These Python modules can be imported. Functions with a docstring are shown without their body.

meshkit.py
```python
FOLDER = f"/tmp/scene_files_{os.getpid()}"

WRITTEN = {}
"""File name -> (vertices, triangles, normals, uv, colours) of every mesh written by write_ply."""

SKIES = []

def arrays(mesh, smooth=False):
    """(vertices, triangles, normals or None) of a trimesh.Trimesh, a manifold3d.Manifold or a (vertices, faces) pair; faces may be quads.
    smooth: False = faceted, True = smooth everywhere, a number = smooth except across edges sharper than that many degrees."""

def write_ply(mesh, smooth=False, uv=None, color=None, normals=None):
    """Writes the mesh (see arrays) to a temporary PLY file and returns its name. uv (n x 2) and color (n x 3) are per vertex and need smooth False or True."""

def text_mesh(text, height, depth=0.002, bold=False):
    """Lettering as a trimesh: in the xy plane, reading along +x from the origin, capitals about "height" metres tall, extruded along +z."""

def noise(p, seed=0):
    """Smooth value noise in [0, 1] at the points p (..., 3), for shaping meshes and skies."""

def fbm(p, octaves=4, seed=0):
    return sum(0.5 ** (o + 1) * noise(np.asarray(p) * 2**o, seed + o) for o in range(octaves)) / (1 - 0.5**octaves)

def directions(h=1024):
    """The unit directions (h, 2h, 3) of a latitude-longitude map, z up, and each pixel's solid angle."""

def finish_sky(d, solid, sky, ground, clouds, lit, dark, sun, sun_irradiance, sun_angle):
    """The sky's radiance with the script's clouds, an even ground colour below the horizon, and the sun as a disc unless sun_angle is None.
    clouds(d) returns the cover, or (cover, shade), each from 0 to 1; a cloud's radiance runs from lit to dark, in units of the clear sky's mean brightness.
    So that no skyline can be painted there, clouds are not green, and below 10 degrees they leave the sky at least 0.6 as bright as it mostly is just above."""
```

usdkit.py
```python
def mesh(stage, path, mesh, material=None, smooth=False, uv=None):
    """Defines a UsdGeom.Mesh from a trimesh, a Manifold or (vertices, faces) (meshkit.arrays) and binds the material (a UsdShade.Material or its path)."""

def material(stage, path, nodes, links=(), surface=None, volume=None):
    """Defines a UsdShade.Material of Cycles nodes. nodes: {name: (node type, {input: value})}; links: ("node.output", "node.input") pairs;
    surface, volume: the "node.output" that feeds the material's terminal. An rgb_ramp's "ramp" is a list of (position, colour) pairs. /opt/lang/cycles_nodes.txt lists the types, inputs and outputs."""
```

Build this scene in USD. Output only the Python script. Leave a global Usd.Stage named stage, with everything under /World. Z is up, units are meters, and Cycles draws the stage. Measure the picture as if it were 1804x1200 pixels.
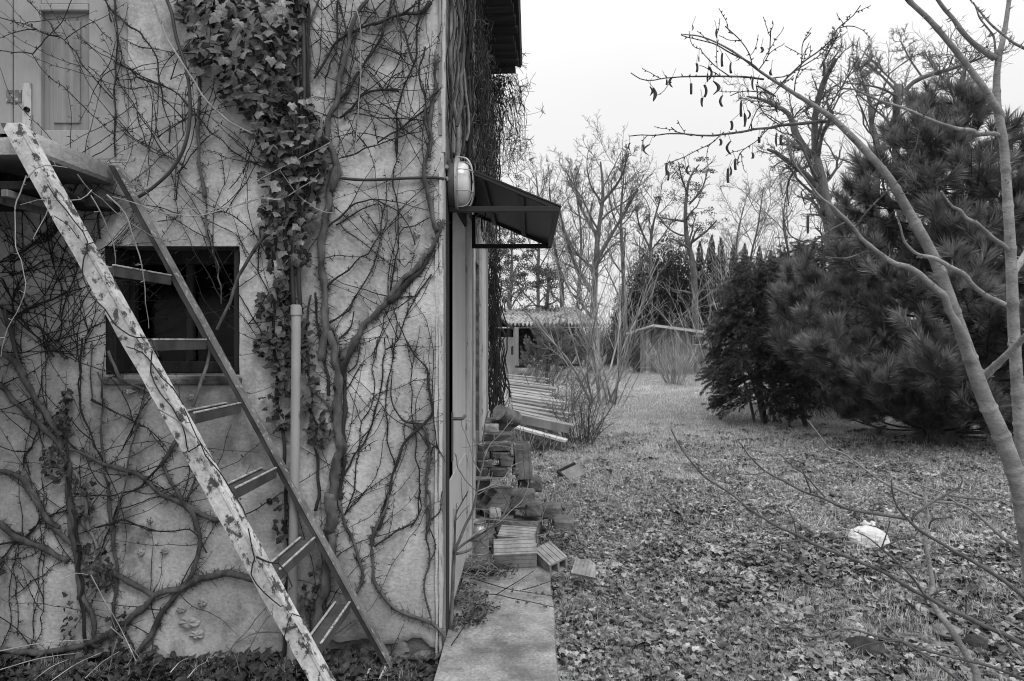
import math, random
import numpy as np
import trimesh, usdkit, meshkit
from pxr import Usd, UsdGeom, UsdLux, UsdShade, Gf, Sdf, Vt

stage = Usd.Stage.CreateInMemory()
UsdGeom.SetStageUpAxis(stage, UsdGeom.Tokens.z)
UsdGeom.SetStageMetersPerUnit(stage, 1.0)
UsdGeom.Xform.Define(stage, '/World')
UsdGeom.Scope.Define(stage, '/World/Looks')
random.seed(7)
RNG = np.random.default_rng(7)

# ------------------------------------------------------------------ camera, sky, sun, exposure
F = 1203.0                      # focal length in pixels of the 1804 wide photograph
CX, CY, EYE = 935.0, 600.0, 1.6
cam = UsdGeom.Camera.Define(stage, '/World/Camera')
cam.AddTranslateOp().Set(Gf.Vec3d(0, 0, EYE))
cam.AddRotateXOp().Set(90.0)
cam.CreateHorizontalApertureAttr(36.0)
cam.CreateVerticalApertureAttr(36.0 * 681 / 1024)
cam.CreateFocalLengthAttr(36.0 * F / 1804)
cam.CreateHorizontalApertureOffsetAttr(-36.0 * (CX - 902) / 1804)
cam.CreateClippingRangeAttr(Gf.Vec2f(0.05, 5000))
cam.CreateFStopAttr(0.0)
cam.CreateExposureAttr(0.25)

SUN = np.array([0.35, -0.55, 0.9]); SUN /= np.linalg.norm(SUN)
sun_el = math.asin(SUN[2]); sun_rot = math.atan2(SUN[0], SUN[1])
usdkit.material(stage, '/World/Looks/sky', {
    'st': ('sky_texture', {'sky_type': 'single_scattering', 'sun_disc': False, 'sun_elevation': sun_el, 'sun_rotation': sun_rot}),
    'bw': ('rgb_to_bw', {}),
    'tc': ('texture_coordinate', {}),
    'mp': ('mapping', {'scale': (1.0, 1.0, 2.2)}),
    'ns': ('noise_texture', {'scale': 1.6, 'detail': 4.0, 'roughness': 0.5}),
    'rp': ('rgb_ramp', {'ramp': [(0.25, (6.5,) * 3), (0.75, (7.5,) * 3)]}),
    'sz': ('separate_xyz', {}), 'ge': ('geometry', {}), 'sq': ('math', {'math_type': 'power', 'value2': 2.6}), 'ma': ('math', {'math_type': 'multiply_add', 'value2': 3.0, 'value3': 1.0}),   # an overcast sky is brighter towards the zenith
    'ab': ('math', {'math_type': 'absolute'}), 'vm': ('vector_math', {'math_type': 'scale'}),
    'mx': ('mix_color', {'fac': 0.93, 'use_clamp': False}),
    'bg': ('background_shader', {'strength': 0.1})},
    [('st.color', 'bw.color'), ('tc.generated', 'mp.vector'), ('mp.vector', 'ns.vector'), ('ns.fac', 'rp.fac'),
     ('tc.generated', 'sz.vector'), ('sz.z', 'ab.value1'), ('ab.value', 'sq.value1'), ('sq.value', 'ma.value1'), ('ma.value', 'vm.scale'), ('rp.color', 'vm.vector1'), ('bw.val', 'mx.a'), ('vm.vector', 'mx.b'), ('mx.result', 'bg.color')], surface='bg.background')
dome = UsdLux.DomeLight.Define(stage, '/World/sky')
UsdShade.MaterialBindingAPI.Apply(dome.GetPrim()).Bind(UsdShade.Material.Get(stage, '/World/Looks/sky'))
dome.GetPrim().SetCustomDataByKey('kind', 'structure')
dome.GetPrim().SetCustomDataByKey('label', 'pale even overcast sky over the garden')
sun = UsdLux.DistantLight.Define(stage, '/World/sun')
sun.CreateNormalizeAttr(True) if hasattr(sun, 'CreateNormalizeAttr') else None
sun.CreateIntensityAttr(0.4)
sun.CreateAngleAttr(25.0)
sun.CreateColorAttr(Gf.Vec3f(1.0, 0.995, 0.99))
sun.AddTransformOp().Set(Gf.Matrix4d(Gf.Rotation(Gf.Vec3d(0, 0, 1), Gf.Vec3d(*map(float, SUN))), Gf.Vec3d(0, 0, 0)))

# ------------------------------------------------------------------ helpers
def P(px, py, Y):
    return np.array([(px - CX) / F * Y, Y, EYE + (CY - py) / F * Y])
def GY(py, z=0.0):
    return (EYE - z) * F / (py - CY)

USED = {}
def numbered(parent, name):
    k = (parent, name); n = USED.get(k, 0); USED[k] = n + 1
    return name if n == 0 else f'{name}_{n:03d}'
LOC = {}
def setdata(prim, label=None, cat=None, group=None, kind=None):
    for k, v in (('label', label), ('category', cat), ('group', group), ('kind', kind)):
        if v: prim.SetCustomDataByKey(k, v)
def thing(name, label, cat, loc=(0, 0, 0), group=None, kind=None):
    path = '/World/' + numbered('/World', name)
    x = UsdGeom.Xform.Define(stage, path)
    loc = np.asarray(loc, float)
    x.AddTranslateOp().Set(Gf.Vec3d(*map(float, loc)))
    LOC[path] = loc
    setdata(x.GetPrim(), label, cat, group, kind)
    return path

class MB:
    def __init__(s): s.v, s.f, s.n = [], [], 0
    def add(s, v, f):
        v = np.asarray(v, float); f = np.asarray(f, int)
        if len(v) == 0: return s
        if f.shape[1] == 4: f = np.vstack([f[:, [0, 1, 2]], f[:, [0, 2, 3]]])
        s.v.append(v); s.f.append(f + s.n); s.n += len(v); return s
    def mesh(s, m): return s.add(m.vertices, m.faces)
    def box(s, lo, hi): 
        m = trimesh.creation.box(bounds=[np.minimum(lo, hi), np.maximum(lo, hi)]); return s.mesh(m)
    def tube(s, pts, r, sides=6): return s.tubes([(pts, r)], sides)
    def tubes(s, items, sides=4):
        groups = {}
        for p, r in items:
            p = np.asarray(p, float); r = np.broadcast_to(np.asarray(r, float), (len(p),))
            groups.setdefault(len(p), []).append((p, r))
        for n, its in groups.items():
            if n < 2: continue
            Pp = np.stack([i[0] for i in its]); R = np.stack([i[1] for i in its])
            v, f = tube_batch(Pp, R, sides); s.add(v, f)
        return s
    def arr(s): return np.vstack(s.v), np.vstack(s.f)

def tube_batch(Pp, R, sides):
    N, n, _ = Pp.shape
    t = np.gradient(Pp, axis=1); t /= np.linalg.norm(t, axis=2, keepdims=True) + 1e-12
    ref = t.mean(1, keepdims=True)
    ref = np.where(np.abs(ref[..., 2:]) < 0.75, [0, 0, 1.0], [0.9, 0.43, 0.0])
    a = np.cross(t, ref); a /= np.linalg.norm(a, axis=2, keepdims=True) + 1e-12
    b = np.cross(t, a)
    ang = np.arange(sides) * 2 * np.pi / sides
    v = Pp[:, :, None] + R[:, :, None, None] * (np.cos(ang)[None, None, :, None] * a[:, :, None] + np.sin(ang)[None, None, :, None] * b[:, :, None])
    i, j = np.meshgrid(np.arange(n - 1), np.arange(sides), indexing='ij')
    q = np.stack([i * sides + j, (i + 1) * sides + j, (i + 1) * sides + (j + 1) % sides, i * sides + (j + 1) % sides], -1).reshape(-1, 4)
    caps = []
    for k in range(1, sides - 1):
        caps.append([0, k, k + 1]); caps.append([(n - 1) * sides, (n - 1) * sides + k + 1, (n - 1) * sides + k])
    f = np.vstack([q[:, [0, 1, 2]], q[:, [0, 2, 3]], caps])
    F_ = (f[None] + (np.arange(N) * n * sides)[:, None, None]).reshape(-1, 3)
    return v.reshape(-1, 3), F_

def rough_tube(mb, p, r, sides=12, amp=0.35, f1=(38, 38, 16), seed=5):
    """A stem with furrowed, knotty bark."""
    p = np.asarray(p, float); r = np.broadcast_to(np.asarray(r, float), (len(p),))
    v, f = tube_batch(p[None], r[None], sides); c = np.repeat(p, sides, 0); k = 1 + amp * 2 * (meshkit.fbm(v * f1, 3, seed) - 0.5) + amp * 1.2 * np.maximum(meshkit.noise(c * 9 + 3) - 0.72, 0) * 3
    return mb.add(c + (v - c) * k[:, None], f)
def rough_box(mb, c, size, R, amp, seed):
    """A worn block: corners knocked off, faces uneven."""
    m = trimesh.creation.box(extents=size).subdivide().subdivide().subdivide(); v = m.vertices; h = np.asarray(size) / 2
    q = np.abs(v) / h; e = np.sort(q, 1); corner = np.clip(e[:, 1] - 0.70, 0, 1) / 0.3          # near an edge
    n = meshkit.fbm(v * 45 + seed * 7, 3, 6); v = v * (1 - 0.10 * (corner ** 2)[:, None] * (0.3 + 1.6 * n[:, None]))
    v = v + (np.stack([meshkit.fbm(v * 22 + seed + 31 * k, 3, 7 + k) for k in range(3)], 1) - 0.5) * amp
    return mb.add(np.asarray(c) + (v @ R.T if R is not None else v), m.faces)
def obj(name, mb, mat, parent='/World', smooth=False, label=None, cat=None, group=None, kind=None):
    path = parent + '/' + numbered(parent, name)
    m = mb.arr() if isinstance(mb, MB) else (np.asarray(mb.vertices), np.asarray(mb.faces)) if hasattr(mb, 'vertices') else mb
    v = np.asarray(m[0], float)
    base = LOC.get(parent)
    if base is not None:
        v = v - base; LOC[path] = base
    pr = usdkit.mesh(stage, path, (v, m[1]), '/World/Looks/' + mat, smooth=smooth)
    setdata(pr.GetPrim(), label, cat, group, kind)
    return path

def chain(pts, step=0.03, extra=None):
    """Catmull-Rom through pts (k x d), resampled."""
    p = np.asarray(pts, float)
    if len(p) < 3:
        n = max(2, int(np.linalg.norm(p[-1][:3] - p[0][:3]) / step) + 1)
        return p[0] + (p[-1] - p[0]) * np.linspace(0, 1, n)[:, None]
    q = np.vstack([2 * p[0] - p[1], p, 2 * p[-1] - p[-2]])
    out = []
    for i in range(1, len(q) - 2):
        n = max(1, int(np.linalg.norm((q[i + 1] - q[i])[:3]) / step))
        t = (np.arange(n) / n)[:, None]
        out.append(0.5 * (2 * q[i] + (q[i + 1] - q[i - 1]) * t + (2 * q[i - 1] - 5 * q[i] + 4 * q[i + 1] - q[i + 2]) * t ** 2 + (3 * q[i] - q[i - 1] - 3 * q[i + 1] + q[i + 2]) * t ** 3))
    out.append(q[-2][None])
    return np.vstack(out)

def rotm(rx=0, ry=0, rz=0):
    cx, sx, cy, sy, cz, sz = math.cos(rx), math.sin(rx), math.cos(ry), math.sin(ry), math.cos(rz), math.sin(rz)
    return (np.array([[cz, -sz, 0], [sz, cz, 0], [0, 0, 1]]) @ np.array([[cy, 0, sy], [0, 1, 0], [-sy, 0, cy]]) @ np.array([[1, 0, 0], [0, cx, -sx], [0, sx, cx]]))

from scipy.spatial import ConvexHull
def cham(size, b=0.004, jit=0.0, rng=RNG):
    """Chamfered box centred on the origin."""
    h = np.asarray(size, float) / 2; b = min(b, h.min() * 0.4)
    pts = []
    for sx in (-1, 1):
        for sy in (-1, 1):
            for sz in (-1, 1):
                s = np.array([sx, sy, sz])
                j = rng.normal(0, jit, 3) if jit else 0
                for k in range(3):
                    d = np.full(3, b); d[k] = 0
                    pts.append(s * (h - d) + j)
    pts = np.array(pts)
    hull = ConvexHull(pts)
    m = trimesh.Trimesh(pts, hull.simplices, process=False)
    c = pts.mean(0); n = m.face_normals; flip = ((m.triangles_center - c) * n).sum(1) < 0
    f = hull.simplices.copy(); f[flip] = f[flip][:, ::-1]
    return pts, f
def bar(mb, a, b, w, h, up=(0, 0, 1), ch=0.003, jit=0.0):
    """A bar from a to b, w wide and h tall (h along up)."""
    a, b = np.asarray(a, float), np.asarray(b, float)
    d = b - a; L = np.linalg.norm(d); d /= L
    s = np.cross(d, up); s /= np.linalg.norm(s); u = np.cross(s, d)
    v, f = cham((L, w, h), ch, jit)
    mb.add((a + b) / 2 + v @ np.array([d, s, u]), f); return mb
def cbox(mb, c, size, R=None, ch=0.004, jit=0.0):
    v, f = cham(size, ch, jit)
    mb.add(np.asarray(c) + (v @ R.T if R is not None else v), f); return mb

# ------------------------------------------------------------------ materials (a monochrome photograph: all greys)
def g(v): return (v, v, v)
def mat(name, lo, hi, scale=(6, 6, 6), detail=6.0, rough=0.85, bump=0.25, bscale=(60, 60, 60), dist=0.01, pos=(0.35, 0.65), spots=None, rnd=0.0, rs=24.0, ornd=0.0, trans=0.0, metallic=0.0, spec=0.3, grain=None):
    n = {'tc': ('texture_coordinate', {}), 'mp': ('mapping', {'scale': scale}), 'ns': ('noise_texture', {'scale': 1.0, 'detail': detail, 'roughness': 0.6}),
         'rp': ('rgb_ramp', {'ramp': [(pos[0], g(lo)), (pos[1], g(hi))]}),
         'm2': ('mapping', {'scale': bscale}), 'n2': ('noise_texture', {'scale': 1.0, 'detail': 5.0, 'roughness': 0.65}),
         'bp': ('bump', {'strength': bump, 'distance': dist}),
         'p': ('principled_bsdf', {'roughness': rough, 'metallic': metallic, 'specular_ior_level': spec})}
    l = [('tc.object', 'mp.vector'), ('mp.vector', 'ns.vector'), ('ns.fac', 'rp.fac'), ('tc.object', 'm2.vector'), ('m2.vector', 'n2.vector'), ('n2.fac', 'bp.height'), ('bp.normal', 'p.normal')]
    col = 'rp.color'
    if grain:   # fine tonal grain taken from the relief noise
        n['gr'] = ('rgb_ramp', {'ramp': [(0.3, g(1 - grain)), (0.7, g(1 + grain))]}); n['gm'] = ('mix_color', {'blend_type': 'multiply', 'fac': 1.0, 'use_clamp': False})
        l += [('n2.fac', 'gr.fac'), (col, 'gm.a'), ('gr.color', 'gm.b')]; col = 'gm.result'
    if spots:   # (scale, lo, hi, colour)
        n['m3'] = ('mapping', {'scale': spots[0]}); n['n3'] = ('noise_texture', {'scale': 1.0, 'detail': 8.0, 'roughness': 0.7})
        n['r3'] = ('rgb_ramp', {'ramp': [(spots[1], g(0)), (spots[2], g(1))]}); n['x3'] = ('mix_color', {'b': g(spots[3])})
        l += [('tc.object', 'm3.vector'), ('m3.vector', 'n3.vector'), ('n3.fac', 'r3.fac'), ('r3.color', 'x3.fac'), (col, 'x3.a')]; col = 'x3.result'
    if rnd:
        n['ge'] = ('geometry', {}); n['vo'] = ('voronoi_texture', {'scale': rs}); n['vs'] = ('separate_color', {}); n['rr'] = ('rgb_ramp', {'ramp': [(0, g(1 - rnd)), (1, g(1 + rnd))]}); n['rm'] = ('mix_color', {'blend_type': 'multiply', 'fac': 1.0, 'use_clamp': False})
        l += [('ge.position', 'vo.vector'), ('vo.color', 'vs.color'), ('vs.r', 'rr.fac'), (col, 'rm.a'), ('rr.color', 'rm.b')]; col = 'rm.result'
    l.append((col, 'p.base_color')); surf = 'p.BSDF'
    if ornd:
        n['oi'] = ('object_info', {}); n['or'] = ('rgb_ramp', {'ramp': [(0, g(1 - ornd)), (1, g(1 + ornd))]}); n['om'] = ('mix_color', {'blend_type': 'multiply', 'fac': 1.0, 'use_clamp': False})
        l = [x for x in l if x[1] != 'p.base_color'] + [('oi.random', 'or.fac'), (col, 'om.a'), ('or.color', 'om.b'), ('om.result', 'p.base_color')]; col = 'om.result'
    if trans:
        n['tb'] = ('translucent_bsdf', {}); n['mc'] = ('mix_closure', {'fac': trans})
        l += [(col, 'tb.color'), ('p.BSDF', 'mc.closure1'), ('tb.BSDF', 'mc.closure2')]; surf = 'mc.closure'
    usdkit.material(stage, '/World/Looks/' + name, n, l, surface=surf)

mat('plaster', 0.22, 0.48, (1.9, 1.9, 1.3), 12, 0.92, 0.5, (52, 60, 64), 0.008, (0.38, 0.62), ((3.6, 3.6, 2.4), 0.52, 0.68, 0.15), grain=0.22)
mat('plaster_patch', 0.30, 0.40, (12, 12, 12), 6, 0.95, 0.6, (80, 80, 80), 0.01)
mat('dark_stone', 0.012, 0.05, (9, 9, 9), 7, 0.95, 0.9, (40, 40, 40), 0.02, grain=0.3)
mat('rubble', 0.06, 0.17, (9, 9, 14), 6, 0.95, 0.7, (40, 40, 40), 0.02)
mat('old_paint', 0.20, 0.26, (2, 2, 1), 6, 0.6, 0.25, (90, 90, 8), 0.003, spots=((14, 14, 5), 0.64, 0.72, 0.2), grain=0.06)
mat('old_paint_panel', 0.15, 0.21, (40, 40, 1.4), 6, 0.65, 0.3, (120, 120, 6), 0.003, spots=((6, 6, 6), 0.63, 0.75, 0.20), grain=0.06)
mat('white_peel', 0.30, 0.42, (5, 5, 2), 6, 0.7, 0.3, (60, 60, 20), 0.004, spots=((38, 38, 10), 0.55, 0.60, 0.16))
mat('stair_paint', 0.34, 0.52, (6, 6, 6), 8, 0.6, 0.5, (45, 45, 45), 0.005, spots=((19, 19, 15), 0.525, 0.575, 0.06), grain=0.25)
mat('stair_dark', 0.05, 0.16, (7, 7, 7), 6, 0.6, 0.35, (60, 60, 60), 0.004, spots=((30, 30, 30), 0.55, 0.62, 0.3))
mat('tread_steel', 0.03, 0.07, (8, 8, 8), 6, 0.6, 0.3, (60, 60, 60), 0.004)
mat('tread_edge', 0.22, 0.42, (22, 22, 22), 6, 0.6, 0.3, (60, 60, 60), 0.004, spots=((50, 50, 50), 0.56, 0.62, 0.06))
mat('door_paint', 0.34, 0.42, (3, 3, 1.2), 5, 0.42, 0.10, (20, 20, 3), 0.003, spec=0.5, spots=((25, 25, 5), 0.68, 0.72, 0.12))
mat('weathered_wood', 0.10, 0.24, (30, 30, 1.6), 8, 0.9, 0.6, (80, 80, 5), 0.006)
mat('plank_wood', 0.12, 0.26, (3, 30, 30), 8, 0.9, 0.6, (6, 70, 70), 0.006, grain=0.15, ornd=0.35)
mat('plank_wood_pale', 0.34, 0.48, (3, 30, 30), 8, 0.8, 0.4, (6, 70, 70), 0.005)
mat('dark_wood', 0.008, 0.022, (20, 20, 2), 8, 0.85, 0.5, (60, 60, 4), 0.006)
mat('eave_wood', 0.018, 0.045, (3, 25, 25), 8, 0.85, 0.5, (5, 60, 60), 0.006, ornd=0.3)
mat('black_metal', 0.006, 0.012, (4, 4, 4), 4, 0.5, 0.1, (40, 40, 40), 0.003, spec=0.3)
mat('canopy_sheet', 0.009, 0.014, (6, 2, 6), 5, 0.45, 0.1, (40, 5, 40), 0.003, spec=0.4)
mat('grey_metal', 0.22, 0.34, (8, 8, 8), 6, 0.45, 0.2, (60, 60, 60), 0.003, metallic=0.5, spots=((26, 26, 26), 0.6, 0.66, 0.1))
mat('dark_metal', 0.05, 0.09, (8, 8, 8), 6, 0.5, 0.2, (60, 60, 60), 0.003, metallic=0.4)
mat('pipe_plastic', 0.22, 0.28, (2, 2, 2), 6, 0.5, 0.08, (30, 30, 8), 0.002, spots=((60, 60, 9), 0.66, 0.70, 0.08), grain=0.04)
mat('cable_black', 0.02, 0.035, (8, 8, 8), 4, 0.5, 0.1, (30, 30, 30), 0.002)
mat('vine_bark', 0.025, 0.10, (18, 18, 7), 8, 0.9, 0.8, (50, 50, 14), 0.006, grain=0.2)
mat('vine_dark', 0.009, 0.032, (20, 20, 8), 8, 0.9, 0.7, (50, 50, 14), 0.006)
mat('twig_dark', 0.008, 0.025, (20, 20, 20), 4, 0.9, 0.3, (90, 90, 90), 0.003)
mat('twig_pale', 0.15, 0.28, (20, 20, 20), 4, 0.7, 0.3, (90, 90, 90), 0.003)
mat('twig_mid', 0.10, 0.2, (20, 20, 20), 4, 0.8, 0.3, (90, 90, 90), 0.003)
mat('locust_bark', 0.11, 0.22, (9, 9, 16), 8, 0.75, 0.6, (70, 70, 150), 0.005, grain=0.25, spots=((22, 22, 60), 0.60, 0.68, 0.06))
mat('locust_twig', 0.035, 0.09, (20, 20, 20), 5, 0.8, 0.3, (90, 90, 90), 0.003)
mat('pod', 0.012, 0.04, (30, 30, 30), 4, 0.6, 0.3, (90, 90, 90), 0.003)
mat('far_bark', 0.06, 0.12, (4, 4, 2), 6, 0.9, 0.5, (16, 16, 6), 0.02)
mat('far_twig', 0.07, 0.14, (2, 2, 2), 4, 0.9, 0.1, (10, 10, 10), 0.01)
mat('shrub_twig', 0.15, 0.30, (3, 3, 3), 4, 0.85, 0.1, (30, 30, 30), 0.01, rnd=0.35, rs=1.5)
mat('brush_twig', 0.035, 0.10, (1, 1, 1), 4, 0.9, 0.1, (30, 30, 30), 0.01, rnd=0.45, rs=1.2)
mat('pine_bark', 0.02, 0.06, (10, 10, 4), 8, 0.95, 0.9, (20, 20, 7), 0.03)
mat('pine_needle', 0.08, 0.16, (1.2, 1.2, 1.2), 3, 0.5, 0.0, (9, 9, 9), 0.01, rnd=0.55, rs=5.0, trans=0.12, spec=0.5)
mat('yew_needle', 0.025, 0.06, (1.6, 1.6, 1.6), 3, 0.5, 0.0, (9, 9, 9), 0.01, rnd=0.5, rs=5.0, trans=0.1, spec=0.5)
mat('conifer_spray', 0.014, 0.034, (0.8, 0.8, 0.8), 3, 0.7, 0.0, (9, 9, 9), 0.01, rnd=0.5, rs=3.0)
mat('concrete', 0.10, 0.26, (4.5, 4.5, 4.5), 10, 0.95, 0.7, (70, 70, 70), 0.01, (0.34, 0.62), ((6, 6, 6), 0.56, 0.70, 0.09), grain=0.35)
mat('brick', 0.035, 0.10, (9, 9, 9), 8, 0.95, 0.9, (50, 50, 50), 0.012, spots=((16, 16, 16), 0.58, 0.66, 0.26), grain=0.25, ornd=0.35)
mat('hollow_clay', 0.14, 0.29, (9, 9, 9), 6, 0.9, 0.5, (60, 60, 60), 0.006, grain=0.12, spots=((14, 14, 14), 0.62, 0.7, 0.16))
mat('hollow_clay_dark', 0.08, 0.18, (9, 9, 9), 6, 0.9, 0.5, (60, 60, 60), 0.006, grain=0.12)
mat('stone', 0.04, 0.14, (6, 6, 6), 7, 0.95, 0.7, (30, 30, 30), 0.02)
mat('log_wood', 0.12, 0.32, (9, 9, 9), 7, 0.9, 0.5, (40, 40, 40), 0.01)
mat('white_bag', 0.46, 0.58, (8, 8, 8), 5, 0.5, 0.15, (30, 30, 30), 0.004, spots=((11, 11, 26), 0.60, 0.70, 0.35), trans=0.15)
mat('roof_sheet', 0.06, 0.34, (3.0, 3.0, 3.0), 8, 0.9, 0.4, (8, 8, 8), 0.02, (0.35, 0.6), grain=0.15)
mat('far_board', 0.11, 0.21, (6, 6, 0.6), 7, 0.9, 0.3, (20, 20, 2), 0.01, ornd=0.35)
mat('pale_board', 0.36, 0.5, (2, 2, 2), 5, 0.8, 0.2, (10, 10, 10), 0.01)
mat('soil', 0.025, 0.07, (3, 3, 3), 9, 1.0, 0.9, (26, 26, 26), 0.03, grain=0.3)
mat('grass_ground', 0.12, 0.32, (0.9, 0.9, 0.9), 9, 1.0, 0.8, (14, 14, 14), 0.04, grain=0.35)
mat('grass_blade', 0.22, 0.50, (0.8, 0.8, 0.8), 5, 0.8, 0.0, (9, 9, 9), 0.01, rnd=0.5, rs=30.0, trans=0.25)
mat('ground_leaf', 0.09, 0.33, (1.1, 1.1, 1.1), 5, 0.65, 0.1, (40, 40, 40), 0.004, pos=(0.40, 0.60), rnd=0.42, rs=30.0, trans=0.15, spec=0.4)
mat('ivy_old', 0.02, 0.055, (9, 9, 9), 4, 0.6, 0.1, (40, 40, 40), 0.004, ornd=0.5)
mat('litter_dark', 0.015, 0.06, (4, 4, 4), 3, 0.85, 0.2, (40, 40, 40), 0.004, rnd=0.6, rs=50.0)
mat('beam_flange_lit', 0.09, 0.20, (7, 7, 7), 6, 0.6, 0.35, (60, 60, 60), 0.004, spots=((40, 40, 40), 0.56, 0.62, 0.34))  # far beam's top: its lit look is put into the colour
mat('beam_web_shaded', 0.02, 0.05, (7, 7, 7), 6, 0.6, 0.35, (60, 60, 60), 0.004)  # far beam's face: shade put into the colour
mat('litter_leaf', 0.035, 0.22, (1.3, 1.3, 1.3), 5, 0.85, 0.2, (40, 40, 40), 0.004, pos=(0.40, 0.60), rnd=0.55, rs=50.0, trans=0.1)
mat('straw', 0.24, 0.42, (4, 4, 4), 3, 0.8, 0.1, (40, 40, 40), 0.004, rnd=0.3)
mat('lamp_glass_milk', 0.36, 0.5, (6, 6, 6), 5, 0.25, 0.05, (30, 30, 30), 0.003, spec=0.6, spots=((9, 14, 12), 0.5, 0.7, 0.3))
# ivy leaf: dark glossy blade with pale veins fanning from the stalk (object space of each leaf)
usdkit.material(stage, '/World/Looks/ivy_leaf', {
    'tc': ('texture_coordinate', {}), 'sp': ('separate_xyz', {}), 'at': ('math', {'math_type': 'arctan2'}), 'mu': ('math', {'math_type': 'multiply', 'value2': 1.0 / 0.82}), 'ad': ('math', {'math_type': 'add', 'value2': 10.0}),
    'fr': ('math', {'math_type': 'fraction'}), 'su': ('math', {'math_type': 'subtract', 'value2': 0.5}), 'ab': ('math', {'math_type': 'absolute'}),
    'ln': ('vector_math', {'math_type': 'length'}), 'ml': ('math', {'math_type': 'multiply'}),
    'rp': ('rgb_ramp', {'ramp': [(0.0, g(0.07)), (0.0011 / 0.05, g(0.05)), (0.0024 / 0.05, g(0.0))]}),
    'oi': ('object_info', {}), 'rb': ('rgb_ramp', {'ramp': [(0.0, g(0.028)), (0.6, g(0.065)), (1.0, g(0.12))]}), 'sc': ('math', {'math_type': 'multiply', 'value2': 20.0}),
    'ns': ('noise_texture', {'scale': 45.0, 'detail': 4.0}), 'rn': ('rgb_ramp', {'ramp': [(0.3, g(0.75)), (0.7, g(1.25))]}), 'mm': ('mix_color', {'blend_type': 'multiply', 'fac': 1.0, 'use_clamp': False}),
    'mx': ('mix_color', {'blend_type': 'add', 'fac': 1.0, 'use_clamp': False}), 'p': ('principled_bsdf', {'roughness': 0.42, 'specular_ior_level': 0.5}),
    'tb': ('translucent_bsdf', {}), 'mc': ('mix_closure', {'fac': 0.08})},
    [('tc.object', 'sp.vector'), ('sp.x', 'at.value1'), ('sp.y', 'at.value2'), ('at.value', 'mu.value1'), ('mu.value', 'ad.value1'), ('ad.value', 'fr.value1'), ('fr.value', 'su.value1'), ('su.value', 'ab.value1'),
     ('tc.object', 'ln.vector1'), ('ab.value', 'ml.value1'), ('ln.value', 'ml.value2'), ('ml.value', 'sc.value1'), ('sc.value', 'rp.fac'), ('oi.random', 'rb.fac'), ('tc.object', 'ns.vector'), ('ns.fac', 'rn.fac'),
     ('rb.color', 'mm.a'), ('rn.color', 'mm.b'), ('mm.result', 'mx.a'), ('rp.color', 'mx.b'), ('mx.result', 'p.base_color'), ('mx.result', 'tb.color'), ('p.BSDF', 'mc.closure1'), ('tb.BSDF', 'mc.closure2')], surface='mc.closure')
usdkit.material(stage, '/World/Looks/window_glass', {
    't': ('transparent_bsdf', {'color': g(0.55)}), 'gl': ('glossy_bsdf', {'color': g(0.25), 'roughness': 0.12}), 'fr': ('fresnel', {'IOR': 1.5}), 'm': ('mix_closure', {})},
    [('fr.fac', 'm.fac'), ('t.BSDF', 'm.closure1'), ('gl.BSDF', 'm.closure2')], surface='m.closure')
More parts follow.
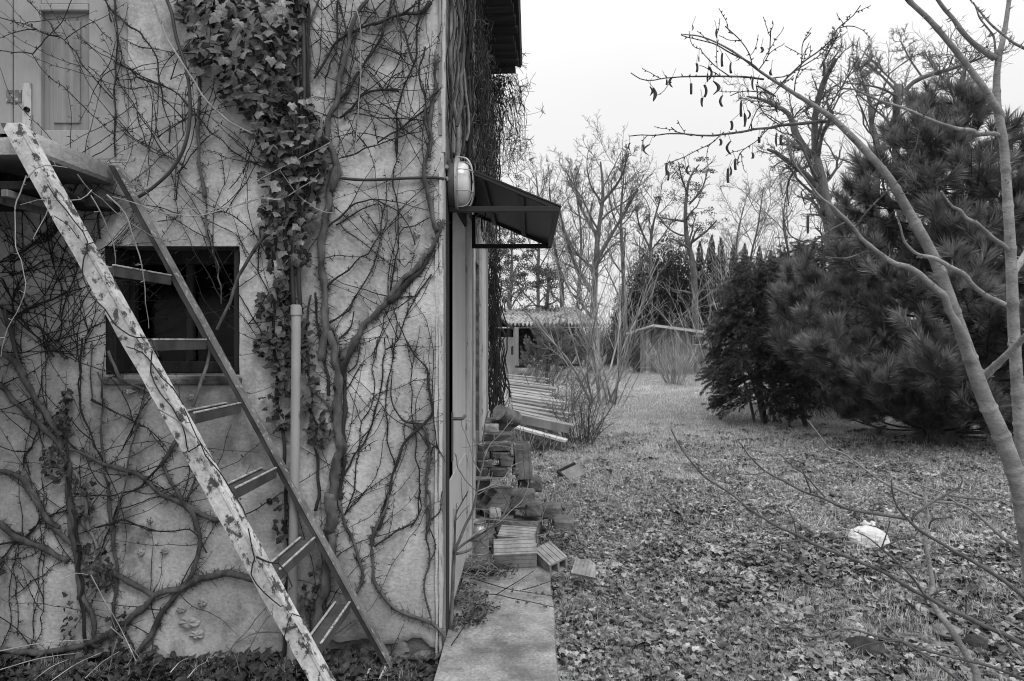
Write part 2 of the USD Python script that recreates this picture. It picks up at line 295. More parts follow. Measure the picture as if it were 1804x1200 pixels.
# ------------------------------------------------------------------ ground
YW = 3.35                       # the front wall's plane; XW the side wall's
XW = -0.418
YE = 6.55                       # far end of the side wall
def ground_z(x, y):
    x = np.asarray(x, float); y = np.asarray(y, float)
    p = np.stack([x, y, 0 * x], -1)
    n = (meshkit.fbm(p * 0.55, 4, 3) - 0.5) * 0.22 + (meshkit.fbm(p * 2.6, 3, 9) - 0.5) * 0.07
    near = np.clip((0.35 - x) / 0.25, 0, 1) * np.clip((7.0 - y) / 1.5, 0, 1)      # flat along the house
    return n * (1 - 0.85 * near) * np.clip((60 - y) / 20, 0.0, 1) - 0.01
def ground_mesh():
    xs = np.unique(np.concatenate([np.linspace(-6, 12, 230), np.linspace(-60, -6, 30), np.linspace(12, 80, 40), [-1500, -600, -200, 200, 600, 1500]]))
    ys = np.unique(np.concatenate([np.linspace(-3, 14, 220), np.linspace(14, 70, 90), [-300, -80, -20, 100, 160, 300, 700, 1500]]))
    X, Y = np.meshgrid(xs, ys); Z = ground_z(X, Y)
    v = np.stack([X, Y, Z], -1).reshape(-1, 3); nx = len(xs)
    i, j = np.meshgrid(np.arange(len(ys) - 1), np.arange(nx - 1), indexing='ij'); a = (i * nx + j).ravel()
    return v, np.stack([a, a + 1, a + nx + 1, a + nx], 1)
gv, gf = ground_mesh()
obj('ground', (gv, gf), 'grass_ground', smooth=True, label='rough garden ground of soil and winter grass reaching past the sheds', kind='structure')

bx_, by_ = np.meshgrid(np.linspace(-9, -0.43, 90), np.linspace(-2.0, YW - 0.002, 60)); bz_ = ground_z(bx_, by_) + 0.012  # dark soil, mostly out of view, lowers bounced light on the wall
i_, j_ = np.meshgrid(np.arange(59), np.arange(89), indexing='ij'); a_ = (i_ * 90 + j_).ravel()
obj('garden_bed', (np.stack([bx_, by_, bz_], -1).reshape(-1, 3), np.stack([a_, a_ + 1, a_ + 91, a_ + 90], 1)), 'soil', smooth=True, label='dark bare soil along the front wall under the stair, mostly out of view', kind='structure')
# concrete pad in front of the side door: worn edge, slightly uneven top
def pad():
    mb = MB(); n = 70
    ys = np.linspace(1.2, 4.42, n)
    xr = 0.125 + 0.012 * (meshkit.fbm(np.stack([ys * 5, ys * 0, ys * 0], 1), 4, 5) - 0.5) * 2
    top = []
    prof = [(0, -0.05), (0, 0.118), (-0.006, 0.132), (-0.02, 0.139)]
    for y, x in zip(ys, xr):
        row = [(x + a, y, z) for a, z in prof] + [(t, y, 0.14 + 0.006 * (float(meshkit.noise(np.array([t * 6, y * 6, 1.0]))) - 0.5)) for t in np.linspace(x - 0.06, XW + 0.002, 14)]
        top.append(row)
    top = np.array(top); m = top.shape[1]
    i, j = np.meshgrid(np.arange(n - 1), np.arange(m - 1), indexing='ij'); a = (i * m + j).ravel()
    mb.add(top.reshape(-1, 3), np.stack([a, a + m, a + m + 1, a + 1], 1))
    for row in (top[0], top[-1]):
        poly = np.vstack([row, [[row[-1][0], row[-1][1], -0.05]]]); k = len(poly)
        mb.add(poly, [[0, i, i + 1] for i in range(1, k - 1)])
    return mb
obj('concrete_path', pad(), 'concrete', smooth=25, label='worn concrete pad along the foot of the side door', kind='structure')

# ------------------------------------------------------------------ house
HOUSE = thing('house', 'old rendered house overgrown with climbers, nearest building on the left', 'house', (XW, YW, 0))
WX0, WX1, WZ0, WZ1 = -2.075, -1.42, 1.433, 2.06           # cellar window
DX0, DX1, DZ0, DZ1 = -3.05, -1.966, 2.483, 4.05           # upper loft door
def zbot(x):
    q = meshkit.fbm(np.stack([np.asarray(x) * 7, 0 * np.asarray(x), 0 * np.asarray(x)], -1), 5, 21)
    return np.where(x > -1.15, 0.03 + 0.10 * np.clip((x + 1.15) / 0.15, 0, 1) + (q - 0.5) * 0.16, 0.0 + (q - 0.5) * 0.1)
def front_plaster():
    xs = np.unique(np.round(np.concatenate([np.arange(-5.2, XW, 0.022), [WX0, WX1, DX0, DX1, XW - 0.045]]), 4))
    zs = np.unique(np.round(np.concatenate([np.arange(0, 4.28, 0.022), [WZ0, WZ1, DZ0, DZ1]]), 4))
    X, Z = np.meshgrid(xs, zs)
    zb = zbot(X); Zt = np.where(Z < 0.6, zb + Z / 0.6 * (0.6 - zb), Z)
    p = np.stack([X, 0 * X, Zt], -1)
    d = (meshkit.fbm(p * 1.1, 3, 2) - 0.5) * 0.035 + (meshkit.fbm(p * 6.0, 4, 4) - 0.5) * 0.014
    hole = np.clip(meshkit.fbm(p * 5.0, 4, 31) - 0.70, 0, 1) * 0.08          # flaked hollows
    edge = np.clip((0.02 - (Zt - zb)) / 0.02, 0, 1) * 0.01
    Yv = YW - 0.018 + d + hole + edge
    v = np.stack([X, Yv, Zt], -1).reshape(-1, 3); nx = len(xs)
    i, j = np.meshgrid(np.arange(len(zs) - 1), np.arange(nx - 1), indexing='ij')
    cx = (xs[:-1] + xs[1:])[j] / 2; cz = (zs[:-1] + zs[1:])[i] / 2
    keep = ~((cx > WX0) & (cx < WX1) & (cz > WZ0) & (cz < WZ1)) & ~((cx > DX0) & (cx < DX1) & (cz > DZ0) & (cz < DZ1))
    a = (i * nx + j)[keep]
    mb = MB(); mb.add(v, np.stack([a, a + 1, a + nx + 1, a + nx], 1))
    lip = v[:nx].copy(); lip2 = lip + [0, 0.03, 0.004]                       # thickness of the broken lower edge
    mb.add(np.vstack([lip, lip2]), np.array([[k, k + nx, k + nx + 1, k + 1] for k in range(nx - 1)]))
    rt = v.reshape(len(zs), nx, 3)[:, -1]; rt2 = rt.copy(); rt2[:, 1] = YW + 0.07
    m = len(rt); mb.add(np.vstack([rt, rt2]), np.array([[k, k + m, k + m + 1, k + 1] for k in range(m - 1)]))
    return mb
obj('plaster', front_plaster(), 'plaster', HOUSE, smooth=40)
core = MB()
T = 0.34
def wallbox(mb, x0, x1, z0, z1, y0=YW + 0.012, y1=YW + T): mb.box((x0, y0, z0), (x1, y1, z1))
wallbox(core, -5.2, DX0, 0, 4.28); wallbox(core, DX0, WX0, 0, DZ0); wallbox(core, WX0, WX1, 0, WZ0); wallbox(core, WX0, WX1, WZ1, DZ0)
wallbox(core, WX1, DX1, 0, 4.28) if WX1 < DX1 else None
wallbox(core, WX1, XW - 0.004, 0, DZ0); wallbox(core, DX1, XW - 0.004, DZ0, 4.28); wallbox(core, DX0, DX1, DZ1, 4.28)
# side wall pieces round the door (y 3.46-4.45) and the side window (y 5.08-5.68)
SD0, SD1, SDZ = 3.47, 4.42, 2.38
SW0, SW1, SWZ0, SWZ1 = 5.10, 5.66, 0.85, 2.22
def side(y0, y1, z0, z1): core.box((XW - 0.30, y0, z0), (XW - 0.012, y1, z1))
side(YW + T, SD0, 0, 4.2) if YW + T < SD0 else None
side(SD1, SW0, 0, 4.2); side(SD0, SD1, SDZ, 4.2); side(SD0, SD1, 0, 0.14); side(SW1, YE, 0, 4.2); side(SW0, SW1, 0, SWZ0); side(SW0, SW1, SWZ1, 4.2)
core.box((-5.2, YE - 0.3, 0), (XW - 0.31, YE, 4.2)); core.box((-5.2, YW + T + 0.002, 0), (-4.9, YE - 0.31, 4.2)); 
obj('wall', core, 'rubble', HOUSE)
# stones bared below the broken plaster at the corner
rs = np.random.default_rng(5)
x = -1.15
while x < XW - 0.03:
    w = rs.uniform(0.09, 0.17); h = rs.uniform(0.08, 0.15)
    m = trimesh.creation.icosphere(2, 1.0); vv = m.vertices * [w / 2, 0.035, h / 2]
    vv = vv * (0.8 + 0.5 * meshkit.fbm(m.vertices * 2 + x * 9, 3, 8)[:, None])
    obj('footing_stone', (vv + [x + w / 2, YW + 0.004, h / 2 - 0.02], m.faces), 'rubble', HOUSE, smooth=50)
    x += w * 0.93
# pale flakes where the render has come off
def flake(px, py, rx, rz, seed, name='bare_patch'):
    n = 40; a = np.linspace(0, 2 * np.pi, n, endpoint=False)
    r = 0.55 + 0.9 * meshkit.fbm(np.stack([np.cos(a) * 1.6 + seed, np.sin(a) * 1.6, 0 * a], 1), 4, seed)
    c = P(px, py, YW - 0.03)
    rings = []
    for k, (s, yy) in enumerate(((1.0, 0.016), (0.85, -0.002), (0.4, 0.002))):
        rings.append(np.stack([c[0] + s * r * np.cos(a) * rx, c[1] + yy + 0.004 * np.sin(a * 5 + k), c[2] + s * r * np.sin(a) * rz], 1))
    v = np.vstack(rings + [c[None]]); f = []
    for k in range(2):
        for i in range(n):
            j = (i + 1) % n; f += [[k * n + i, k * n + j, (k + 1) * n + j], [k * n + i, (k + 1) * n + j, (k + 1) * n + i]]
    f += [[2 * n + i, 2 * n + (i + 1) % n, 3 * n] for i in range(n)]
    obj(name, (v, f), 'plaster_patch', HOUSE, smooth=True)
for k, q in enumerate([(262, 918, .012, .013), (260, 936, .009, .013), (246, 975, .012, .02), (288, 972, .018, .02), (330, 1098, .05, .03), (345, 1120, .035, .022), (318, 1075, .022, .018), (305, 1165, .02, .016), (355, 1062, .02, .022), (722, 378, .012, .02), (735, 410, .016, .025), (225, 690, .03, .012), (335, 700, .02, .015)]):
    flake(*q, seed=k + 3)

# corner boards and edge strips, wavy and worn
def strip(px0, px1, z0, z1, y0, y1, wob, seed, name, m):
    zs = np.linspace(z0, z1, 90)
    q = (meshkit.fbm(np.stack([zs * 4, zs * 0 + seed, zs * 0], 1), 5, seed) - 0.5) * wob
    q2 = (meshkit.fbm(np.stack([zs * 9, zs * 0 + seed, zs * 0], 1), 5, seed + 50) - 0.5) * wob
    xa = (px0 - CX) / F * YW; xb = (px1 - CX) / F * YW
    v = []
    for i, z in enumerate(zs):
        v += [(xa + q[i], y1, z), (xa + q[i], y0, z), (xb + q2[i], y0 + 0.002, z), (xb + q2[i], y1, z)]
    f = []
    for i in range(len(zs) - 1):
        for k in range(3):
            a = i * 4 + k; f.append([a, a + 1, a + 5, a + 4])
    f += [[0, 3, 2, 1], [len(v) - 4, len(v) - 3, len(v) - 2, len(v) - 1]]
    obj(name, (np.array(v), np.array(f)), m, HOUSE, smooth=20)
strip(768.5, 772.5, 0.02, 2.35, YW - 0.028, YW + 0.01, 0.022, 1, 'corner_strip', 'plaster_patch')
strip(774.5, 780, 0.0, 2.42, YW - 0.024, YW + 0.02, 0.010, 2, 'corner_strip', 'white_peel')
strip(781.2, 784.6, 0.0, 2.42, YW - 0.016, YW + 0.02, 0.004, 3, 'corner_strip', 'weathered_wood')
strip(774, 779, 2.6, 4.25, YW - 0.03, YW + 0.01, 0.016, 4, 'corner_strip', 'weathered_wood')
strip(780, 785, 2.52, 4.25, YW - 0.02, YW + 0.01, 0.010, 6, 'corner_strip', 'white_peel')

# --- upper loft door: two panelled leaves in a frame
def sbox(name, x0, x1, z0, z1, y0, y1, m, parent, ch=0.004):
    mb = MB(); cbox(mb, ((x0 + x1) / 2, (y0 + y1) / 2, (z0 + z1) / 2), (x1 - x0, y1 - y0, z1 - z0), ch=ch); return obj(name, mb, m, parent)
def wx(px): return (px - CX) / F * YW
def wz(py): return EYE + (CY - py) / F * YW
for nm, l0, l1, flip in (('loft_door', wx(25.5), wx(204), 0), ('loft_door', wx(-155), wx(23.5), 1)):
    dp = HOUSE + '/' + numbered(HOUSE, nm)
    UsdGeom.Xform.Define(stage, dp); LOC[dp] = LOC[HOUSE]
    z0, z1 = wz(282), 4.02
    s0, s1 = (l0, l0 + 0.134), (l1 - 0.128, l1)
    if flip: s0, s1 = (l0, l0 + 0.128), (l1 - 0.134, l1)
    y0, y1 = YW - 0.008, YW + 0.035
    sbox('stile', *s0, z0, z1, y0, y1, 'old_paint', dp); sbox('stile', *s1, z0, z1, y0, y1, 'old_paint', dp)
    a, b = s0[1] + 0.001, s1[0] - 0.001
    sbox('rail', a, b, z0, wz(230), y0 + 0.002, y1, 'old_paint', dp); sbox('rail', a, b, wz(20.5), wz(9), y0 - 0.006, y1, 'old_paint', dp); sbox('rail', a, b, wz(9) + 0.001, z1, y0 + 0.001, y1, 'old_paint', dp)
    sbox('panel', a, b, wz(230) + 0.001, wz(20.5) - 0.001, y0 + 0.022, y1 - 0.004, 'old_paint_panel', dp, 0.001)
    fx0, fx1 = a + (b - a) * 0.22, b - (b - a) * 0.22
    sbox('raised_field', fx0, fx1, wz(216), wz(36), y0 + 0.014, y0 + 0.024, 'old_paint_panel', dp, 0.006)
    if not flip:
        mb = MB(); cbox(mb, P(47.5, 189, YW - 0.014), (0.043, 0.006, 0.235), ch=0.002)
        lk = obj('lock_plate', mb, 'white_peel', dp, label='pale metal lock plate with a round empty handle hole')
        mb = MB(); t = trimesh.creation.annulus(0.009, 0.013, 0.012); t.apply_transform(trimesh.transformations.rotation_matrix(math.pi / 2, [1, 0, 0])); t.apply_translation(P(47, 193, YW - 0.022)); mb.mesh(t)
        t = trimesh.creation.cylinder(0.009, 0.004); t.apply_transform(trimesh.transformations.rotation_matrix(math.pi / 2, [1, 0, 0])); t.apply_translation(P(47, 193, YW - 0.0175)); mb.mesh(t)
        obj('handle_hole', mb, 'black_metal', dp)
    for hx in ([17, 32] if not flip else []):
        mb = MB(); cbox(mb, P(hx, 170, YW - 0.010), (0.033, 0.005, 0.062), ch=0.001); obj('hinge_leaf', mb, 'stair_dark', dp)
for py in (176,):
    mb = MB(); mb.tube([P(205, py - 14, YW - 0.016), P(205, py + 14, YW - 0.016)], 0.007, 10); cbox(mb, P(205, py - 15, YW - 0.016), (0.01, 0.01, 0.012)); obj('door_hinge', mb, 'grey_metal', HOUSE)
sbox('door_frame', wx(205.5), wx(229), DZ0 - 0.005, 4.2, YW - 0.022, YW + 0.05, 'old_paint', HOUSE)

# --- cellar window under the landing
wp = HOUSE + '/' + numbered(HOUSE, 'window'); UsdGeom.Xform.Define(stage, wp); LOC[wp] = LOC[HOUSE]
yy0, yy1 = YW + 0.14, YW + 0.20
sbox('frame', WX0, WX0 + 0.05, WZ0, WZ1, yy0, yy1, 'dark_wood', wp); sbox('frame', WX1 - 0.05, WX1, WZ0, WZ1, yy0, yy1, 'dark_wood', wp)
sbox('frame', WX0 + 0.051, WX1 - 0.051, WZ0, WZ0 + 0.06, yy0, yy1, 'dark_wood', wp); sbox('frame', WX0 + 0.051, WX1 - 0.051, WZ1 - 0.07, WZ1, yy0, yy1, 'dark_wood', wp)
sbox('sash_bar', (WX0 + WX1) / 2 - 0.018, (WX0 + WX1) / 2 + 0.018, WZ0 + 0.061, WZ1 - 0.071, yy0 + 0.005, yy1 - 0.01, 'dark_wood', wp)
mb = MB(); mb.box((WX0 + 0.03, YW + 0.175, WZ0 + 0.03), ((WX0 + WX1) / 2 - 0.017, YW + 0.179, WZ1 - 0.03)); obj('pane', mb, 'window_glass', wp)
mb = MB(); mb.box(((WX0 + WX1) / 2 + 0.017, YW + 0.175, WZ0 + 0.03), (WX1 - 0.03, YW + 0.179, WZ1 - 0.03)); obj('pane', mb, 'window_glass', wp)
mb = MB(); cbox(mb, ((WX0 + WX1) / 2, YW + T + 0.05, (WZ0 + WZ1) / 2), (WX1 - WX0 + 0.3, 0.03, WZ1 - WZ0 + 0.3)); obj('inner_board', mb, 'dark_wood', wp)  # dark backing added behind the panes in place of the unlit room
mb = MB(); cbox(mb, ((WX0 + WX1) / 2, YW + 0.05, WZ0 - 0.028), (WX1 - WX0 + 0.02, 0.17, 0.045), ch=0.014, jit=0.006); obj('sill', mb, 'rubble', wp)
mb = MB(); cbox(mb, (WX0 + 0.012, YW + 0.06, (WZ0 + WZ1) / 2), (0.05, 0.12, WZ1 - WZ0 - 0.01), ch=0.006); obj('reveal_board', mb, 'dark_wood', wp)
mb = MB(); cbox(mb, (WX1 - 0.014, YW + 0.06, (WZ0 + WZ1) / 2), (0.05, 0.12, WZ1 - WZ0 - 0.01), ch=0.006); obj('reveal_board', mb, 'dark_wood', wp)

# --- side door and jambs (seen along the wall)
sd = HOUSE + '/' + numbered(HOUSE, 'side_door'); UsdGeom.Xform.Define(stage, sd); LOC[sd] = LOC[HOUSE]
def ybox(name, y0, y1, z0, z1, x0, x1, m, parent, ch=0.004, **k):
    mb = MB(); cbox(mb, ((x0 + x1) / 2, (y0 + y1) / 2, (z0 + z1) / 2), (x1 - x0, y1 - y0, z1 - z0), ch=ch); return obj(name, mb, m, parent, **k)
ybox('leaf', SD0 + 0.03, SD1 - 0.002, 0.17, 2.33, XW - 0.05, XW - 0.004, 'door_paint', sd)
ybox('kick_panel', SD0 + 0.06, SD1 - 0.02, 0.20, 0.88, XW - 0.0035, XW + 0.001, 'door_paint', sd, 0.001)
ybox('handle_plate', 3.60, 3.64, 0.96, 1.22, XW - 0.002, XW + 0.006, 'dark_metal', sd, 0.002)
mb = MB(); mb.tube([(XW, 3.62, 1.185), (XW + 0.05, 3.62, 1.185), (XW + 0.055, 3.635, 1.185), (XW + 0.056, 3.75, 1.185)], 0.009, 8); obj('handle', mb, 'dark_metal', sd)
ybox('frame_near', YW + 0.03, SD0 + 0.025, 0.14, 2.40, XW - 0.03, XW + 0.002, 'dark_wood', sd)
ybox('frame_far', SD1, SD1 + 0.30, 0.0, 2.42, XW - 0.03, XW + 0.012, 'white_peel', sd)
ybox('door_head', SD0, SD1, 2.335, 2.46, XW - 0.03, XW + 0.004, 'dark_wood', sd)
ybox('wall_board', SD1 + 0.305, SD1 + 0.52, 0.0, 2.6, XW - 0.012, XW + 0.004, 'weathered_wood', HOUSE)
ybox('wall_board', SD1 + 0.525, SW0 - 0.002, 0.0, 2.6, XW - 0.012, XW + 0.006, 'white_peel', HOUSE)
sw = HOUSE + '/' + numbered(HOUSE, 'side_window'); UsdGeom.Xform.Define(stage, sw); LOC[sw] = LOC[HOUSE]
ybox('frame', SW0 + 0.002, SW1 - 0.002, SWZ0 + 0.002, SWZ0 + 0.06, XW - 0.16, XW - 0.10, 'dark_wood', sw); ybox('frame', SW0 + 0.002, SW1 - 0.002, SWZ1 - 0.06, SWZ1 - 0.002, XW - 0.16, XW - 0.10, 'dark_wood', sw)
mb = MB(); mb.box((XW - 0.135, SW0 + 0.01, SWZ0 + 0.05), (XW - 0.13, SW1 - 0.01, SWZ1 - 0.05)); obj('pane', mb, 'window_glass', sw)
ybox('casing', SW1 + 0.002, SW1 + 0.42, 0.0, 2.9, XW - 0.012, XW + 0.022, 'white_peel', sw)
ybox('wall_board', SW1 + 0.425, YE - 0.01, 0.0, 4.1, XW - 0.012, XW + 0.010, 'weathered_wood', HOUSE)
for k, y in enumerate(np.arange(YW + 0.36, YE - 0.6, 0.19)):            # weathered boarding above the door
    ybox('cladding_board', y, y + 0.183, 2.62 + 0.02 * (k % 3), 4.14, XW - 0.011, XW + 0.004 + 0.004 * (k % 2), 'weathered_wood', HOUSE)
# --- roof and eave boards
ye = 3.1; k = 0
while ye < YE - 0.03:
    w = 0.165 + 0.02 * ((k * 7) % 3 - 1)
    mb = MB(); R = rotm(0.13, -0.02, 0)
    cbox(mb, (XW + 0.142 + 0.011 * ((k * 5) % 4 - 1.5), ye + w / 2, 4.165 + 0.004 * ((k * 3) % 4)), (0.30, w + 0.012, 0.026), R, ch=0.003)
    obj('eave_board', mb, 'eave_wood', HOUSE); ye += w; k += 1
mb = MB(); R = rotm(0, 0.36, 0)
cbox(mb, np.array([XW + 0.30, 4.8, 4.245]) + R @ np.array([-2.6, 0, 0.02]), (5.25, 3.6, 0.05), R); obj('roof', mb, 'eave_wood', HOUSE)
mb = MB()
mb.add(np.array([(-5.2, YW + 0.02, 4.282), (XW - 0.01, YW + 0.02, 4.282), (-5.2, YW + 0.02, 5.9), (-5.2, YW + 0.3, 4.282), (XW - 0.01, YW + 0.3, 4.282), (-5.2, YW + 0.3, 5.9)]), np.array([[0, 1, 2], [3, 5, 4], [0, 2, 5], [0, 5, 3], [1, 4, 5], [1, 5, 2]]))
obj('gable', mb, 'plaster', HOUSE); mb = MB()
mb.add(np.array([(-5.2, YE - 0.3, 4.2), (XW - 0.01, YE - 0.3, 4.2), (-5.2, YE - 0.3, 5.9), (-5.2, YE - 0.02, 4.2), (XW - 0.01, YE - 0.02, 4.2), (-5.2, YE - 0.02, 5.9)]), np.array([[0, 1, 2], [3, 5, 4], [0, 2, 5], [0, 5, 3], [1, 4, 5], [1, 5, 2]]))
obj('gable', mb, 'plaster', HOUSE)

# ------------------------------------------------------------------ outside stair with its landing
STAIR = thing('outside_stair', 'steep open stair with peeling pale side beams against the house wall', 'stair', P(560, 1180, 3.0) * [1, 1, 0])
def stringer(xt, yt, Y, slope, face, flange, zbot_, ztop, depth, mface, mflange, name, gap=0.0):
    """The left edge of its face passes (xt, yt) and runs slope pixels across per pixel down; widths in pixels across."""
    def pt(py, off): return P(xt + (py - yt) * slope + off, py, Y)
    pb = CY + (EYE - zbot_) * F / Y; ptp = CY + (EYE - ztop) * F / Y
    n = 60; pys = np.linspace(ptp, pb, n)
    q = lambda s, a: (meshkit.fbm(np.stack([pys * 0.02, 0 * pys + s, 0 * pys], 1), 4, s) - 0.5) * a
    wf = q(3, 5.0); wt = q(5, 3.5)
    rows = []
    for i, py in enumerate(pys):
        A = pt(py, wf[i]); B = pt(py, face + wt[i] * .5)
        C = B + (0.0, depth, 0.0)
        nrm = np.array([1.0, 0, slope]) / math.hypot(1, slope)
        rows.append((A, B, C, A + (0, depth, 0)))
    v = np.array(rows).reshape(-1, 3)
    def skin(k0, k1): return [[i * 4 + k0, i * 4 + k1, i * 4 + 4 + k1, i * 4 + 4 + k0] for i in range(n - 1)]
    ends = [[0, 3, 2, 1], [4 * n - 4, 4 * n - 3, 4 * n - 2, 4 * n - 1]]
    s = STAIR + '/' + numbered(STAIR, name); UsdGeom.Xform.Define(stage, s); LOC[s] = LOC[STAIR]
    obj('web', (v, np.array(skin(1, 0) + skin(0, 3) + skin(3, 2) + ends)[:, ::-1]), mface, s, smooth=25)
    # the upper flange as a slightly proud plate
    fl = []
    for i, py in enumerate(pys):
        B = rows[i][1]; nn = np.array([1.0, 0, slope]) / math.hypot(1, slope)
        fl += [B + (0, -0.004, 0) - nn * 0.006, B + (0, -0.004, 0) + nn * (0.004 + 0.001 * wt[i]), B + (0, depth + 0.002, 0) + nn * 0.004, B + (0, depth + 0.002, 0) - nn * 0.006]
    fl = np.array(fl)
    obj('flange', (fl, np.array(skin(0, 1) + skin(1, 2) + skin(2, 3) + skin(3, 0) + ends)[:, ::-1]), mflange, s, smooth=25)
stringer(46, 300, 2.73, 0.5525, 33, 14, -0.02, 2.47, 0.055, 'stair_paint', 'stair_paint', 'side_beam')
stringer(196, 300, 3.235, 0.5485, 13, 15, -0.02, 2.43, 0.045, 'beam_web_shaded', 'beam_flange_lit', 'side_beam')
for k, z in enumerate((1.912, 1.608, 1.309, 1.002, 0.671, 0.367, 0.06)):
    py2 = CY + (EYE - z) * F / 3.235
    xr = P(196 + (py2 - 300) * 0.5485 + 10, py2, 3.235)[0]
    s = STAIR + '/' + numbered(STAIR, 'tread'); UsdGeom.Xform.Define(stage, s); LOC[s] = LOC[STAIR]
    h = 0.050; w = 0.075; y0, y1 = 2.787, 3.233
    mb = MB(); cbox(mb, (xr - w / 2 - 0.012, (y0 + y1) / 2, z - h / 2), (w - 0.012, y1 - y0, h - 0.026), ch=0.002); obj('step_board', mb, 'tread_steel', s)
    for xx in (xr - 0.0155, xr - w - 0.0085):
        v, f = cham((0.006, y1 - y0, h - 0.007), 0.001)
        mb = MB(); mb.add(v + [xx, (y0 + y1) / 2, z - h / 2 - 0.0035], f); obj('step_side', mb, 'tread_steel', s)
        v, f = cham((0.010, y1 - y0, 0.007), 0.002)
        mb = MB(); mb.add(v + [xx, (y0 + y1) / 2, z - 0.0035], f); obj('step_edge', mb, 'tread_edge', s)
# landing at the loft door; parts out of view sized to shade the wall
lx1 = -2.03
def land(y0, y1, lx1):
    mb = MB(); prof = [(0.0, 2.43), (0.012, 2.445), (0.016, 2.42), (0.012, 2.375), (0.0, 2.36)]
    ys = np.linspace(y0, y1, 30); v = []
    for y in ys:
        d = 0.01 * (float(meshkit.noise(np.array([y * 6, 0, 0]))) - 0.5) - 0.0
        v += [(-8.0, y, 2.45)] + [(lx1 + a + d, y, z) for a, z in prof] + [(-8.0, y, 2.36)]
    m = len(prof) + 2; f = []
    for i in range(len(ys) - 1):
        for k in range(m):
            a = i * m + k; b = i * m + (k + 1) % m; f.append([a, b, b + m, a + m])
    mb.add(v, f); e = (len(ys) - 1) * m
    mb.add(v, [[0, k + 1, k] for k in range(1, m - 1)] + [[e, e + k, e + k + 1] for k in range(1, m - 1)]); return mb
obj('landing_slab', land(2.79, YW - 0.03, lx1), 'plaster', STAIR, smooth=30); obj('landing_slab', land(0.5, 2.68, -2.14), 'plaster', STAIR, smooth=30)  # second slab lies out of view and shades the wall below
for k, y in enumerate((1.1, 1.5, 1.9, 2.3, 2.52, 2.72, 2.92, 3.12)):
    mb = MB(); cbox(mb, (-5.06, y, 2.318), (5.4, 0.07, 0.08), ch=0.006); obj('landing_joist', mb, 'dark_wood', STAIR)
for k, y in enumerate(np.arange(0.6, 3.3, 0.172)):  # nearer boards are unseen and only keep light off the wall
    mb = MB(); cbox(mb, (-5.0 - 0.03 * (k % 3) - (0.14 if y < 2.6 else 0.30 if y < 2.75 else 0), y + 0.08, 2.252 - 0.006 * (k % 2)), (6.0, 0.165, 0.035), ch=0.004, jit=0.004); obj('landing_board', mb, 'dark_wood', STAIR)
for k in range(9):  # unseen beams, placed to darken the wall under the landing
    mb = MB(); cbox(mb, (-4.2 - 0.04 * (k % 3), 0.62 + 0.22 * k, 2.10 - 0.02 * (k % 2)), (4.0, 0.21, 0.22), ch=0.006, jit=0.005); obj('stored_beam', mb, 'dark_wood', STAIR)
for x in (-2.16, -2.28):
    mb = MB(); cbox(mb, (x, 3.03, 2.205), (0.03, 0.46, 0.03), ch=0.003); obj('landing_rail', mb, 'weathered_wood', STAIR)

# ------------------------------------------------------------------ cable duct and cables on the front wall
PIPE = thing('cable_duct', 'grey plastic duct standing upright on the wall with two cables entering its top', 'pipe', P(516, 1180, 3.28) * [1, 1, 0])
def pipe_path(): return [P(522, 548, 3.275), P(521, 700, 3.275), P(519, 850, 3.278), P(516, 1000, 3.285), P(513, 1195, 3.295)]
mb = MB(); mb.tube(chain(pipe_path(), 0.05), 0.0222, 16); obj('duct', mb, 'pipe_plastic', PIPE, smooth=40)
mb = MB(); mb.tube([P(522, 537, 3.275), P(522, 538, 3.275), P(522, 555, 3.275), P(522, 556, 3.275)], [0.021, 0.0265, 0.0265, 0.021], 16); obj('collar', mb, 'pipe_plastic', PIPE, smooth=40)
for px, off in ((517, 0), (528, 0.01)):
    pts = [P(px + 1, 540, 3.275), P(px - 2, 470, 3.27), P(px + 4, 380, 3.30), P(px + 6, 280, 3.30 - off), P(px + 8, 120, 3.30 - off), P(px + 3, -40, 3.30)]
    mb = MB(); mb.tube(chain(pts, 0.04), 0.0105, 8); obj('cable', mb, 'cable_black', PIPE, smooth=True)
R1 = lambda zx, zy: (zx / 3.604, zy / 3.604)
def loose(name, region, pts, w0, w1, Y, m, label, cat, sides=7):
    ox, oy = region; q = []
    for i, p in enumerate(pts):
        t = i / (len(pts) - 1); yy = Y if np.isscalar(Y) else Y[0] + (Y[1] - Y[0]) * t
        q.append(P(ox + p[0] / 3.604, oy + p[1] / 3.604, yy))
    c = chain(q, 0.03); r = np.linspace(w0, w1, len(c)) / 3.604 / 2 / F * np.mean(Y)
    mb = MB(); mb.tube(c, r, sides); return obj(name, mb, m, smooth=True, label=label, cat=cat)
loose('hanging_cable', (0, 0), [(1050, -60), (1060, 0), (1090, 80), (1120, 240), (1180, 430), (1205, 600), (1200, 800), (1160, 960), (1080, 1090), (960, 1200), (880, 1250)], 22, 22, 3.24, 'cable_black', 'thick black cable hanging in a long bow right of the loft door', 'cable')
# cable to the lamp
pts = [P(585, 312, 3.315), P(640, 317, 3.315), P(720, 314, 3.315), P(768, 313, 3.32), P(781, 315, 3.335), P(786, 316, 3.38)]
mb = MB(); mb.tube(chain(pts, 0.02), 0.0075, 8); obj('lamp_cable', mb, 'cable_black', smooth=True, label='black cable running level across the wall to the bulkhead lamp', cat='cable')

